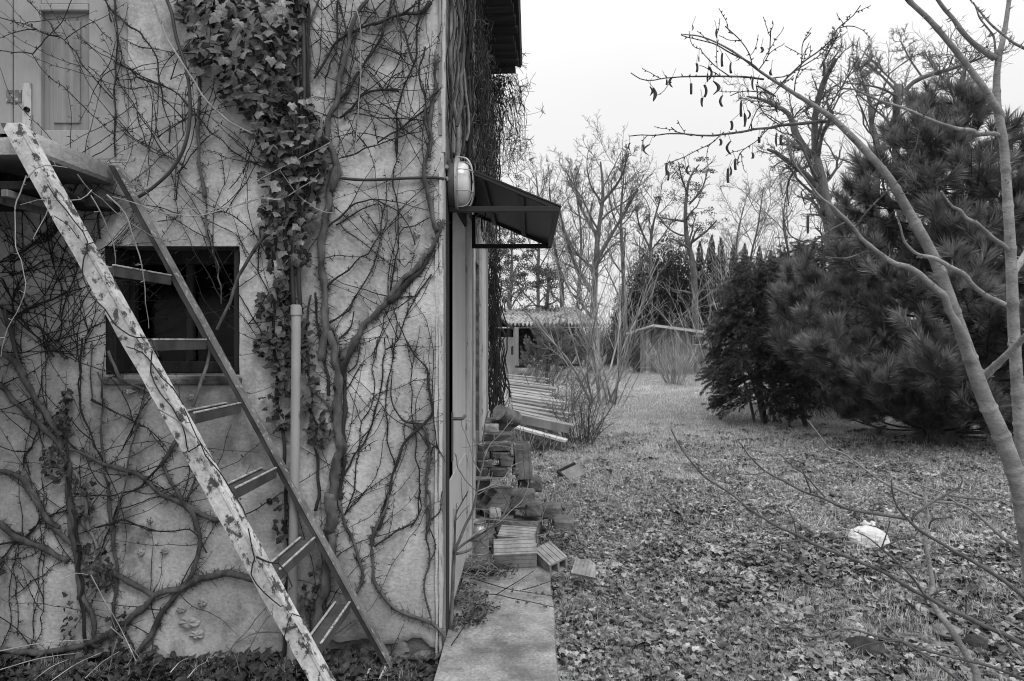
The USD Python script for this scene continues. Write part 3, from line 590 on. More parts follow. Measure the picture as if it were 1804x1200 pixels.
# ------------------------------------------------------------------ bulkhead lamp on the corner
lc = np.array([XW + 0.004, 3.475, 1.6 + (600 - 322) * 3.45 / F])
LAMP = thing('bulkhead_lamp', 'caged oval bulkhead lamp on the corner beside the canopy', 'lamp', lc)
def oval(profile, n=40, ry=0.105, rz=0.137):
    """profile: (x out of the wall, scale of the oval)."""
    a = np.linspace(0, 2 * np.pi, n, endpoint=False); v = []; f = []
    for x, s in profile: v += [(lc[0] + x, lc[1] + ry * s * math.cos(t), lc[2] + rz * s * math.sin(t)) for t in a]
    for i in range(len(profile) - 1):
        for k in range(n):
            a0 = i * n + k; b0 = i * n + (k + 1) % n; f.append([a0, b0, b0 + n, a0 + n])
    v.append((lc[0] + profile[0][0], lc[1], lc[2])); v.append((lc[0] + profile[-1][0], lc[1], lc[2])); L = len(profile) - 1
    f2 = [[len(v) - 2, (k + 1) % n, k] for k in range(n)] + [[len(v) - 1, L * n + k, L * n + (k + 1) % n] for k in range(n)]
    mb = MB(); mb.add(v, f); mb.add(v, f2); return mb
obj('housing', oval([(0.0, 0.80), (0.002, 0.9), (0.03, 0.95), (0.034, 0.93)]), 'dark_metal', LAMP, smooth=40)
obj('rim', oval([(0.0345, 0.94), (0.035, 1.02), (0.046, 1.03), (0.05, 0.98), (0.0505, 0.9)]), 'grey_metal', LAMP, smooth=40)
obj('glass', oval([(0.051, 0.80), (0.075, 0.78), (0.095, 0.68), (0.106, 0.45), (0.109, 0.2), (0.1095, 0.02)]), 'lamp_glass_milk', LAMP, smooth=60)
def cage_pt(u, sgn, frac):
    return None
for s in (-0.42, 0.0, 0.42):          # upright hoops
    t = np.linspace(0, np.pi, 22); k = math.sqrt(1 - s * s)
    pts = np.stack([lc[0] + 0.046 + 0.078 * np.sin(t) ** 0.55, lc[1] + 0 * t + s * 0.105, lc[2] + 0.137 * k * np.cos(t)], 1)
    mb = MB(); mb.tube(pts, 0.0032, 7); obj('cage_wire', mb, 'grey_metal', LAMP, smooth=True)
for s in (-0.38, 0.38):               # level hoops
    t = np.linspace(0, np.pi, 20); k = math.sqrt(1 - s * s)
    pts = np.stack([lc[0] + 0.046 + 0.080 * np.sin(t) ** 0.55, lc[1] + 0.105 * k * np.cos(t), lc[2] + 0 * t + s * 0.137], 1)
    mb = MB(); mb.tube(pts, 0.0032, 7); obj('cage_wire', mb, 'grey_metal', LAMP, smooth=True)
for py in (294, 315):                 # cable glands
    c = P(786, py, 3.372); mb = MB()
    mb.tube([c, c + (0, 0.03, 0)], 0.0125, 6); mb.tube([c - (0, 0.008, 0), c], 0.009, 10); obj('cable_gland', mb, 'grey_metal', LAMP)

# ------------------------------------------------------------------ canopy over the side door
CAN = thing('door_canopy', 'dark sloping sheet canopy on brackets over the side door', 'canopy', (XW, 4.1, 2.3))
ca, cb = 3.45, 4.83
xo = (987 - CX) / F * ca; zo = EYE + (CY - 364) / F * ca; zi = EYE + (CY - 284) / F * ca
mb = MB()
d = np.array([xo - XW, 0, zo - zi]); dn = np.array([-d[2], 0, d[0]]) / np.linalg.norm(d)
q = [np.array([XW + 0.003, y, zi]) + t * d + dn * h for y in (ca, cb) for t in (0, 1) for h in (0, 0.006)]
mb.mesh(trimesh.convex.convex_hull(np.array(q))); obj('sheet', mb, 'canopy_sheet', CAN)
for t in (0.30, 0.66, 0.985):
    c = np.array([XW, 0, zi]) + t * d
    mb = MB(); bar(mb, c + (0, ca + 0.01, 0) - dn * 0.013, c + (0, cb - 0.01, 0) - dn * 0.013, 0.03, 0.024, up=dn); obj('purlin', mb, 'black_metal', CAN)
for y in (ca + 0.012, cb - 0.012):
    b = CAN + '/' + numbered(CAN, 'bracket'); UsdGeom.Xform.Define(stage, b); LOC[b] = LOC[CAN]
    mb = MB(); bar(mb, (XW + 0.004, y, zo - 0.012), (xo - 0.004, y, zo - 0.012), 0.022, 0.030); obj('tie_bar', mb, 'black_metal', b)
    mb = MB(); bar(mb, (XW + 0.016, y, zo + 0.004), (XW + 0.016, y, zi - 0.02), 0.022, 0.028, up=(1, 0, 0)); obj('wall_bar', mb, 'black_metal', b)
    mb = MB(); bar(mb, np.array([XW + 0.02, y, zi]) - dn * 0.012, np.array([xo, y, zo]) - dn * 0.012, 0.016, 0.022, up=dn); obj('rafter', mb, 'black_metal', b)
# ------------------------------------------------------------------ climbers on the front wall
REG = {1: (0, 0), 2: (400, 0), 3: (0, 300), 4: (400, 300), 5: (0, 600), 6: (400, 600), 7: (0, 867), 8: (400, 867)}
def wallpath(region, pts, w0, w1, lift=0.0, jit=0.004, step=0.025, seed=0):
    ox, oy = REG[region]
    px = np.array([(ox + a / 3.604, oy + b / 3.604) for a, b in pts])
    r0, r1 = (w / 3.604 / 2 / (F / YW) for w in (w0, w1))
    c2 = chain(px, 7.0)
    n = len(c2); r = np.linspace(r0, r1, n)
    y = YW - 0.022 - lift - r * 0.85
    p = np.stack([(c2[:, 0] - CX) / F * y, y, EYE + (CY - c2[:, 1]) / F * y], 1)
    s = np.arange(n) * 0.35 + seed * 13.7
    p[:, 0] += (meshkit.noise(np.stack([s, 0 * s, 0 * s], 1)) - 0.5) * 2 * (jit + r * 0.5); p[:, 2] += (meshkit.noise(np.stack([s, 0 * s + 5, 0 * s], 1)) - 0.5) * 2 * (jit + r * 0.5)
    p[:, 1] -= np.abs(meshkit.noise(np.stack([s * 0.4, 0 * s + 9, 0 * s], 1)) - 0.3) * 0.02
    r = r * (0.85 + 0.35 * meshkit.noise(np.stack([s * 1.3, 0 * s + 2, 0 * s], 1)))
    return p, r
def spurs(p, r, rng, dens=0.045, ln=0.022):
    """Short bud spurs standing off a thin stem."""
    out = []; ln = ln * 0.8
    seg = np.linalg.norm(np.diff(p, axis=0), axis=1); s = np.concatenate([[0], np.cumsum(seg)])
    for d in np.arange(rng.uniform(0, dens), s[-1], dens):
        i = min(np.searchsorted(s, d), len(p) - 1); i = max(i, 1)
        t = p[i] - p[i - 1]; t /= np.linalg.norm(t) + 1e-9
        sd = rng.choice([-1, 1]); n = np.array([t[2], 0, -t[0]]) * sd
        if rng.random() < 0.25: continue
        for q in range(rng.integers(1, 3)):
            e = n * rng.uniform(0.3, 1) + t * rng.uniform(-0.3, 0.8) + [0, -rng.uniform(0, 0.8), 0]; e /= np.linalg.norm(e)
            L = ln * rng.uniform(0.4, 1.2)
            out.append((np.array([p[i], p[i] + e * L * 0.55, p[i] + e * L]), [0.0016, 0.0013, 0.0022 if rng.random() < 0.4 else 0.0009]))
    return out
# vine: (label, group of stems); each stem: (region, points, width0, width1, material)
VD, VB, TP, TD = 'vine_dark', 'vine_bark', 'twig_pale', 'twig_dark'
V = {
 'main': ('thick grey vine trunk climbing beside the ivy and the duct to the wall top', [
  (2, [(650, 1210), (700, 1080), (690, 1000), (650, 920), (640, 860), (640, 780), (690, 650), (720, 500), (770, 300), (780, 230), (830, 100), (900, -10)], 40, 22, VB),
  (4, [(610, 1205), (625, 1000), (630, 850), (605, 700), (598, 550), (612, 400), (640, 250), (655, 100), (690, -10)], 44, 40, VB),
  (6, [(650, 1205), (662, 1000), (690, 850), (718, 700), (702, 550), (690, 400), (700, 300), (705, 200), (690, 60), (640, -60)], 62, 46, VB),
  (8, [(540, 1195), (575, 900), (602, 700), (630, 550), (642, 400), (660, 250), (672, -10)], 66, 60, VB),
  (8, [(560, 1180), (540, 900), (500, 730), (470, 650)], 30, 14, VB),
  (6, [(720, 1000), (740, 800), (747, 600), (750, 450), (742, 200), (690, 0)], 26, 20, VD),
  (6, [(560, 330), (640, 400), (680, 500), (740, 580)], 16, 22, VB),
  (6, [(650, 350), (640, 200), (600, 0), (570, -150), (560, -300)], 20, 12, VD),
  (8, [(830, 640), (870, 540), (830, 420), (800, 300), (760, 220), (720, 100), (690, -40)], 15, 22, VB),
  (6, [(700, 310), (740, 200), (790, 80), (840, 0)], 44, 40, VD),
  (4, [(745, 1210), (790, 1100), (850, 1010), (940, 900), (1020, 820), (1080, 730), (1190, 640), (1280, 530), (1340, 420), (1380, 320)], 44, 24, VB),
  (4, [(1020, 835), (1090, 770), (1200, 665), (1290, 545), (1330, 450)], 48, 10, VD),
  (2, [(560, 490), (590, 320), (600, 50), (605, -20)], 8, 5, TD),
  (2, [(610, 980), (620, 830), (680, 680), (700, 500), (760, 330), (850, 180), (930, 100), (1020, -10)], 14, 10, VD),
  (2, [(690, 650), (760, 590), (845, 450), (880, 390), (960, 270), (1000, 150), (1050, -10)], 20, 10, VD),
  (2, [(550, 500), (590, 450), (640, 370), (680, 300), (720, 250), (780, 220), (860, 180), (960, 140), (1040, 110), (1130, 95), (1240, 70), (1300, 10)], 12, 22, VD),
  (2, [(500, 500), (520, 350), (505, 200), (490, -10)], 14, 18, VD), (2, [(545, 720), (530, 550), (525, 250), (535, 100), (600, -10)], 14, 18, VB),
 ]),
 'panel': ('slender dark creeper fanning over the bare wall left of the side door', [
  (6, [(970, 1205), (1010, 1050), (1040, 900), (1060, 820), (1100, 720), (1130, 640), (1240, 540), (1300, 470), (1310, 400), (1280, 280), (1270, 180), (1200, 100), (1130, -10)], 20, 9, VD),
  (8, [(870, 1190), (900, 1150), (1000, 1080), (1120, 1050), (1250, 1060), (1340, 1040), (1380, 950), (1370, 890), (1310, 830), (1230, 800), (1120, 770), (1020, 690), (940, 570), (920, 420), (930, 280), (1000, 130), (1030, -10)], 20, 18, VB),
  (6, [(1240, 540), (1280, 640), (1280, 750), (1270, 950), (1280, 1205)], 14, 20, VB),
  (8, [(1280, -10), (1290, 100), (1270, 300), (1280, 450), (1260, 560), (1250, 620), (1280, 750), (1310, 830)], 18, 12, VB),
  (8, [(1280, 460), (1330, 330), (1290, 200), (1350, 120), (1370, -10)], 9, 7, VD),
  (8, [(1230, -10), (1215, 170), (1150, 220), (1070, 250), (930, 340)], 9, 15, VD),
  (6, [(1225, 950), (1210, 800), (1200, 650), (1175, 500), (1180, 350), (1170, 180), (1130, -10)], 10, 7, VD),
  (6, [(1225, 950), (1215, 1100), (1160, 1190)], 10, 12, VD),
  (6, [(1050, 200), (1045, 350), (1080, 450), (1150, 510), (1240, 540)], 7, 15, VD),
  (6, [(1060, 800), (1020, 620), (1010, 400), (1030, 250), (1060, -10)], 13, 7, VD),
  (6, [(700, 910), (760, 820), (840, 700), (900, 600), (950, 430), (980, 280), (1000, 130), (1010, -10)], 15, 9, VD),
  (6, [(760, 1100), (770, 1050), (820, 900), (830, 750), (840, 560), (860, 500), (910, 430), (930, 300), (930, 150), (965, -10)], 10, 6, VD),
  (6, [(760, 1100), (870, 980), (960, 900), (1050, 840)], 8, 6, VD),
  (6, [(960, 630), (880, 680), (840, 710)], 5, 9, VD), (6, [(830, 700), (870, 610), (920, 520), (1000, 420)], 9, 5, VD),
  (6, [(770, 540), (830, 480), (930, 370), (1000, 330), (1100, 290), (1200, 230)], 5, 6, VD),
  (6, [(760, 300), (830, 180), (910, 95)], 10, 6, VD), (6, [(760, 210), (830, 130), (850, 20)], 12, 8, VD),
  (6, [(1130, 640), (1120, 560), (1130, 510)], 8, 4, VD), (6, [(1300, 720), (1330, 670), (1390, 760)], 12, 4, VD),
  (4, [(640, 970), (780, 890), (820, 800), (890, 680), (950, 560), (970, 440), (1020, 330), (1010, 230)], 14, 6, VD),
  (4, [(640, 740), (680, 690), (770, 630), (850, 560), (900, 540), (950, 460), (980, 330), (970, 220)], 15, 7, VD),
  (4, [(1030, 770), (1060, 650), (1075, 550), (1090, 400), (1080, 250), (1060, 100), (1070, -20), (1085, -250)], 11, 8, VD),
  (4, [(720, 340), (740, 380), (880, 480), (1000, 570), (1060, 610)], 11, 6, VD),
  (4, [(620, 550), (720, 545), (860, 560), (1000, 570), (1140, 565)], 7, 4, VD),
  (4, [(660, 370), (720, 300), (830, 200), (940, 195), (1060, 240), (1140, 320), (1190, 470)], 16, 9, VD),
  (4, [(690, 340), (830, 270), (950, 220)], 13, 7, VD), (4, [(1280, 300), (1200, 360), (1130, 370), (1090, 420)], 8, 10, VD),
  (4, [(960, 410), (920, 330), (870, 260)], 9, 4, VD), (4, [(960, 410), (900, 350), (850, 300)], 8, 4, VD), (4, [(970, 430), (1060, 330), (1130, 230), (1200, 180)], 7, 4, VD),
  (4, [(930, 1205), (960, 1100), (990, 1010), (1000, 910), (1100, 860), (1200, 800)], 8, 8, VD),
  (4, [(1010, 1130), (1080, 1080), (1130, 950), (1200, 800), (1300, 650)], 9, 12, VD), (4, [(1060, 1200), (1080, 1050), (1080, 900)], 9, 7, VD),
  (4, [(640, 960), (700, 1090), (690, 1205)], 16, 18, VB), (4, [(700, 1090), (780, 980), (800, 890)], 9, 7, VD),
  (4, [(1130, 620), (1190, 540), (1120, 470)], 6, 4, VD), (4, [(940, 520), (1010, 590), (1100, 640)], 7, 4, VD),
  (4, [(1350, 400), (1310, 300), (1290, 200), (1250, 80), (1265, -40), (1285, -180), (1300, -330), (1320, -500), (1330, -760)], 34, 16, VB),
 ]),
 'upper': ('tangle of dark creeper shoots on the wall above the lamp cable', [
  (2, [(720, 745), (800, 680), (850, 610), (930, 585), (1000, 570), (1100, 590)], 20, 9, VD),
  (2, [(1000, 570), (940, 490), (900, 450)], 9, 5, VD), (2, [(1000, 570), (1050, 500), (1150, 460)], 8, 5, VD),
  (2, [(1070, 1000), (1080, 800), (1100, 650), (1150, 500), (1190, 400), (1210, 200), (1220, -10)], 14, 14, VD),
  (2, [(1180, 400), (1140, 250), (1100, 130), (1060, -10)], 12, 14, VD),
  (2, [(1250, 765), (1100, 760), (1000, 755), (900, 740), (800, 730)], 8, 8, VD),
  (2, [(760, 750), (830, 850), (890, 950)], 7, 6, VD), (2, [(870, 640), (920, 760), (965, 910)], 8, 6, VD),
  (2, [(740, 1000), (830, 970), (960, 920), (1120, 860), (1260, 780)], 11, 7, VD),
  (2, [(960, 920), (1060, 830), (1180, 760), (1290, 670)], 11, 14, VD),
  (2, [(1300, 950), (1270, 750), (1250, 600), (1230, 430), (1260, 300)], 10, 16, VD),
  (2, [(1300, 1000), (1290, 860), (1260, 780), (1280, 660), (1340, 560)], 14, 16, VB),
  (2, [(805, 980), (845, 650), (848, 450)], 8, 9, VD),
  (2, [(750, 1000), (800, 900), (770, 830), (720, 840)], 5, 4, TD), (2, [(1000, 230), (1060, 210), (1110, 215)], 5, 4, TD),
  (2, [(860, 320), (920, 290), (1010, 295), (1080, 340), (1140, 400), (1190, 490)], 5, 7, TD), (2, [(730, 640), (800, 440), (860, 320)], 7, 5, TD),
  (2, [(1090, 120), (1170, 150), (1240, 200)], 9, 6, VD), (2, [(990, 240), (1060, 320), (1160, 370)], 7, 5, VD),
  (2, [(970, 650), (1050, 720), (1120, 850)], 7, 5, VD), (2, [(620, 500), (680, 380), (700, 200), (710, -10)], 12, 14, VD),
  (2, [(700, 0), (740, 120), (760, 230)], 14, 16, VD), (2, [(860, 30), (900, 60), (960, 110)], 9, 6, VD), (2, [(1120, 90), (1180, 40), (1220, -10)], 8, 8, VD),
 ]),
 'arch': ('smooth thick vine stem arching up from the ground below the pale stair beam', [
  (7, [(-20, 1000), (200, 1010), (400, 1000), (560, 960), (650, 920), (740, 860), (830, 790), (920, 720), (1000, 660), (1100, 620), (1200, 580), (1300, 550), (1400, 525), (1500, 520), (1610, 540), (1720, 560)], 34, 38, VB),
  (7, [(880, 1040), (930, 960), (980, 870), (1060, 740), (1140, 640), (1190, 560), (1240, 480), (1270, 380), (1280, 260), (1240, 150), (1170, 60)], 30, 26, VB),
  (7, [(600, 470), (630, 490), (760, 530), (880, 580), (950, 620), (990, 650)], 28, 32, VB),
  (5, [(1260, 1200), (1220, 1100), (1180, 1050), (1100, 1010), (1000, 960), (930, 890), (830, 840), (700, 800), (580, 740), (480, 690), (420, 680)], 28, 22, VB),
  (5, [(1180, 1050), (1300, 1110), (1400, 1130), (1520, 1130)], 30, 26, VB),
  (5, [(1130, 640), (1090, 700), (1035, 785)], 24, 20, VB), (5, [(1035, 785), (1100, 900), (1170, 1030)], 20, 24, VB),
  (5, [(1030, 790), (930, 890), (880, 950), (770, 965), (700, 985), (550, 995)], 16, 10, VD),
  (5, [(1180, 1020), (1220, 950), (1240, 840), (1190, 700), (1150, 560)], 18, 12, VB),
  (7, [(620, 235), (700, 210), (800, 185), (900, 215), (1000, 255), (1100, 250), (1200, 245), (1260, 290), (1330, 390)], 12, 10, VD),
  (7, [(870, 1180), (850, 1000), (800, 870)], 16, 14, VB), (7, [(970, 1080), (965, 960), (1030, 720)], 8, 10, VB),
 ]),
 'left': ('knot of crossing vine stems rising from the ground at the left edge', [
  (5, [(470, 1205), (460, 1100), (440, 950), (440, 860), (430, 750), (400, 690), (350, 630), (270, 550), (180, 460), (80, 370), (-20, 260)], 34, 28, VB),
  (5, [(400, 690), (380, 590), (320, 500), (260, 410), (210, 310), (160, 220), (100, 130), (20, 80), (-20, 50)], 30, 36, VB),
  (5, [(170, 220), (140, 150), (90, -10), (40, -200)], 24, 24, VB),
  (5, [(370, 1200), (300, 1130), (260, 1050), (200, 960), (150, 880), (80, 840), (-20, 825)], 30, 30, VB),
  (7, [(610, 1180), (610, 800), (560, 730), (520, 620), (490, 450), (470, 250), (440, -10)], 30, 26, VB),
  (7, [(470, 330), (400, 270), (320, 200), (260, 100), (200, -10)], 26, 28, VB),
  (7, [(450, 430), (300, 360), (200, 320), (100, 270), (-20, 180)], 34, 36, VB),
  (7, [(720, 1180), (730, 830), (740, 600), (740, 400), (710, 200), (680, -10)], 20, 18, VB),
  (5, [(710, 1200), (690, 1000), (670, 850), (660, 600), (660, 330), (640, 200)], 18, 13, VB),
  (5, [(720, 1150), (760, 1050), (800, 900), (820, 720), (860, 600), (910, 430), (920, 350)], 16, 11, VB),
  (7, [(640, 360), (720, 180), (780, -10)], 13, 14, VD),
  (7, [(690, 620), (650, 520), (620, 380), (590, 280), (540, 180), (530, -10)], 22, 22, 'twig_mid'),
  (5, [(580, 1200), (550, 1140), (550, 1050), (530, 920), (470, 830)], 24, 16, 'twig_mid'),
  (7, [(-10, 345), (130, 300), (280, 170), (440, 90)], 14, 11, VD), (7, [(0, 420), (90, 340), (150, 290)], 14, 12, VD),
  (5, [(680, 800), (600, 650), (560, 560), (520, 420), (510, 200), (530, -10)], 11, 14, VD),
  (5, [(200, 1200), (290, 1130), (380, 1080), (440, 1040)], 12, 9, VD), (5, [(860, 290), (780, 240), (720, 150), (690, 60)], 22, 16, VB), (5, [(950, 330), (860, 290)], 18, 22, VB),
  (5, [(730, 760), (900, 540), (980, 620), (1090, 740)], 5, 6, TD), (5, [(590, 370), (660, 410), (790, 490), (900, 540), (1060, 680)], 14, 6, VD),
  (5, [(160, 780), (180, 700), (260, 560), (380, 470), (470, 360)], 9, 7, VD), (5, [(200, 860), (170, 780), (160, 740)], 9, 9, VD),
  (5, [(590, 380), (595, 130), (600, 0)], 10, 8, VB), (5, [(150, 820), (205, 560), (260, 330), (300, -10)], 6, 6, TD), (5, [(290, 1200), (285, 800), (300, 0)], 5, 5, TD),
  (7, [(200, 1000), (230, 700), (250, 500), (260, 200), (240, -10)], 7, 5, TD), (7, [(230, 960), (270, 830), (280, 500), (300, -10)], 7, 5, TD),
  (7, [(20, 960), (70, 800), (75, 560), (130, 300)], 8, 6, TD), (7, [(80, 660), (240, 540), (380, 460), (440, 430)], 8, 6, VD), (7, [(130, 900), (105, 600), (100, 420), (150, 280)], 7, 5, TD),
  (7, [(0, 425), (180, 420), (260, 375)], 8, 5, VD),
 ]),
 'door': ('creeper shoots trailing over the loft door and the wall right of it', [
  (1, [(1800, 1110), (1620, 1040), (1520, 1000), (1440, 920), (1340, 830), (1260, 740), (1160, 630), (1060, 560), (950, 510), (850, 470), (740, 390)], 9, 15, VD),
  (1, [(1080, 900), (1070, 750), (1030, 600), (1010, 450), (990, 340), (920, 250), (820, 160), (720, 70), (670, -10)], 9, 15, VD),
  (1, [(720, 630), (640, 540), (560, 450), (490, 350), (400, 260), (260, 200), (130, 150), (-10, 100)], 9, 7, VD),
  (1, [(400, 260), (320, 160), (260, 90), (170, -10)], 8, 8, VD), (1, [(730, 870), (640, 780), (550, 690), (400, 560), (280, 440), (210, 345)], 8, 6, VD),
  (1, [(560, 130), (640, 180), (710, 270)], 6, 8, VD), (1, [(570, 430), (640, 490), (700, 590), (735, 640)], 7, 8, VD),
  (1, [(1180, 1080), (1080, 1000), (950, 930), (830, 870), (750, 760)], 10, 8, VD), (1, [(720, 140), (680, -10)], 9, 9, VD),
  (1, [(738, 1000), (735, 600), (742, 300), (735, 60), (715, -20)], 10, 14, VD),
  (1, [(620, 1200), (550, 1140), (420, 1020), (320, 900), (210, 850)], 15, 9, 'twig_mid'), (1, [(720, 1200), (640, 1120), (540, 1030), (420, 940)], 10, 7, 'twig_mid'),
  (1, [(1080, 1000), (960, 960), (900, 820), (850, 560), (760, 300)], 8, 6, VD), (1, [(1300, 260), (1240, 340), (1100, 340), (950, 310), (880, 300), (770, 240)], 6, 8, VD),
  (1, [(1300, 1250), (1270, 1000), (1260, 750), (1265, 600), (1260, 400), (1290, 250)], 20, 16, VB),
  (1, [(1000, 870), (1100, 800), (1180, 760), (1220, 730)], 7, 7, VD), (1, [(780, 550), (880, 565), (960, 545), (1060, 555)], 6, 5, VD), (1, [(750, 515), (850, 510), (880, 480)], 6, 6, VD),
  (1, [(1090, 500), (1170, 460), (1240, 465)], 5, 5, TD), (1, [(1360, 560), (1390, 650), (1450, 700)], 6, 6, TD), (1, [(800, 1190), (960, 1060), (1080, 950), (1160, 860), (1180, 740), (1190, 560)], 9, 7, VB),
  (1, [(1400, 820), (1330, 880), (1240, 970), (1120, 1100)], 7, 9, VD), (1, [(1800, 1060), (1640, 1010), (1560, 960), (1460, 860)], 6, 6, VD), (1, [(1580, 1020), (1520, 1120), (1450, 1200)], 7, 7, VD),
  (1, [(1310, 950), (1400, 1000), (1430, 1180)], 5, 6, VD), (1, [(940, 930), (945, 1060), (930, 1180)], 6, 6, VD),
 ]),
 'window': ('old climber twigs around the cellar window in the shade of the landing', [
  (3, [(1310, 180), (1330, 400), (1380, 600), (1410, 850)], 14, 9, VB), (3, [(0, 590), (200, 470), (340, 420), (420, 250)], 7, 5, VD), (3, [(0, 880), (140, 900), (320, 760), (420, 480)], 10, 6, VD),
  (3, [(110, 940), (250, 850), (390, 790), (600, 730)], 13, 6, VD), (3, [(380, 1100), (400, 850), (360, 650), (300, 450), (220, 380)], 9, 8, VD), (3, [(490, 1200), (470, 900), (480, 750), (410, 560)], 7, 6, VD),
  (3, [(540, 1190), (560, 1050), (650, 950), (700, 860)], 7, 5, TD), (3, [(60, 900), (300, 1100), (420, 1200)], 12, 8, VD), (3, [(130, 1150), (300, 1150), (480, 1130)], 7, 5, VD), (3, [(0, 660), (180, 640), (330, 560), (500, 600)], 8, 5, VD),
  (3, [(350, 1190), (250, 1010), (120, 930), (20, 700)], 10, 12, VD), (3, [(640, 430), (620, 360), (640, 260), (720, 230)], 14, 16, VD), (3, [(1000, 320), (1130, 290), (1120, 150), (1080, -10)], 7, 6, VD),
  (3, [(1640, 420), (1540, 330), (1430, 270), (1300, 290)], 7, 9, VD), (3, [(1590, 550), (1530, 450), (1480, 400)], 6, 5, VD), (3, [(1680, 1100), (1600, 1000), (1480, 850)], 8, 6, VD), (3, [(1640, 640), (1655, 450), (1660, 260)], 10, 10, VD),
 ]),
}
rv = np.random.default_rng(11); seedn = 0
SEEDS = []      # points from which small shoots start
for key, (label, stems) in V.items():
    t = thing('climbing_vine', label, 'vine', P(600 if key in ('main', 'panel', 'upper') else 250, 1178, YW - 0.05) * [1, 1, 0])
    tw = {}
    for reg, pts, w0, w1, m in stems:
        seedn += 1
        if max(w0, w1) <= 18: w0, w1 = w0 * .82, w1 * .82
        p, r = wallpath(reg, pts, w0, w1, lift=0.0 if max(w0, w1) > 18 else rv.uniform(0, 0.012), seed=seedn, jit=0.003 if max(w0, w1) > 18 else 0.007)
        thick = max(w0, w1) > 18
        mb = MB(); rough_tube(mb, p, r, 13 if thick else 6, 0.42 if thick else 0.3, seed=seedn)
        obj('stem', mb, m, t, smooth=True)
        if not thick: tw.setdefault('twig_dark', []).extend(spurs(p, r, rv, dens=0.05 if key != 'left' else 0.09))
        # clinging rootlets along the stem
        nh = int(len(p) * (2.6 if thick else 1.0)); hi = rv.integers(1, len(p) - 1, nh)
        for q in hi:
            tt = p[q + 1] - p[q - 1]; tt /= np.linalg.norm(tt) + 1e-9; sdv = np.array([tt[2], 0, -tt[0]]) * rv.choice([-1, 1]); b0 = p[q] + sdv * r[q] * .8 + [0, r[q] * .3, 0]; dv = sdv * rv.uniform(.4, 1) + tt * rv.normal(0, .6); L = rv.uniform(.008, .030) * (1.3 if thick else .7)
            b1 = b0 + dv * L * .5; b2 = b1 + (dv + rv.normal(0, .6, 3) * [1, 0, 1]) * L * .5; b1[1] = min(b1[1] + .004, YW - .022); b2[1] = YW - .024
            tw.setdefault('twig_dark', []).append((np.array([b0, b1, b2]), [.0014, .0011, .0006]))
        for i in range(0, len(p), 3): SEEDS.append((key, p[i], r[i], p[min(i + 1, len(p) - 1)] - p[max(i - 1, 0)]))
    V[key] = (t, tw)
# small shoots grown from the traced stems
NSH = {'main': 35, 'panel': 55, 'upper': 65, 'arch': 25, 'left': 45, 'door': 45, 'window': 120}  # window count raised: added dark shoots stand in for landing shade
for key, n in NSH.items():
    t, tw = V[key]; mine = [s for s in SEEDS if s[0] == key]
    for k in range(n):
        _, p0, r0, d0 = mine[rv.integers(len(mine))]
        d = d0 / (np.linalg.norm(d0) + 1e-9) * rv.choice([-1, 1]) + rv.normal(0, 0.8, 3); d[1] = 0
        if d[2] < 0 and rv.random() < 0.75: d[2] *= -0.7
        d /= np.linalg.norm(d); L = rv.uniform(0.15, 0.8); ns = int(L / 0.03) + 2; pts = [p0 * [1, 0, 1] + [0, YW - 0.030, 0]]
        for i in range(ns):
            d = d + rv.normal(0, 0.11, 3) * [1, 0, 1] + [0, 0, 0.015]; d /= np.linalg.norm(d)
            nx_ = pts[-1] + d * 0.03
            if nx_[0] > XW - 0.01 or nx_[2] < 0.05: break
            pts.append(nx_)
        if len(pts) < 3: continue
        pts = np.array(pts); pts[1:, 1] -= rv.uniform(0, 0.012)
        r = np.linspace(rv.uniform(0.0014, 0.0032), 0.0009, len(pts))
        tw.setdefault('twig_dark', []).append((pts, r)); tw['twig_dark'] += spurs(pts, r, rv, dens=0.05)
    for m, its in tw.items():
        mb = MB(); mb.tubes(its, 4); obj('small_shoots', mb, m, t, kind='stuff')
# dry trailing shoots standing clear of the wall round the stair
dry = thing('dry_shoots', 'pale dry creeper shoots hanging in front of the stair and the cellar window', 'vine', P(300, 1178, 2.8) * [1, 1, 0])
def dryshoot(region, pts, w0, w1, Y0, Y1, m=TP):
    ox, oy = REG[region]; n = len(pts)
    q = [P(ox + a / 3.604, oy + b / 3.604, Y0 + (Y1 - Y0) * i / (n - 1)) for i, (a, b) in enumerate(pts)]
    c = chain(q, 0.03); s = np.arange(len(c)) * 0.5 + a_seed[0]; a_seed[0] += 31
    c = c + (np.stack([meshkit.noise(np.stack([s, 0 * s + k, 0 * s], 1)) for k in range(3)], 1) - 0.5) * 0.012
    r = np.linspace(w0, w1, len(c)) / 3.604 / 2 / F * (Y0 + Y1) / 2 * (0.8 if m == TP else 1.0)
    mb = MB(); mb.tube(c, r, 6); mb.tubes(spurs(c, r, rv, 0.09, 0.025), 4); obj('shoot', mb, m, dry, smooth=True)
a_seed = [0.0]
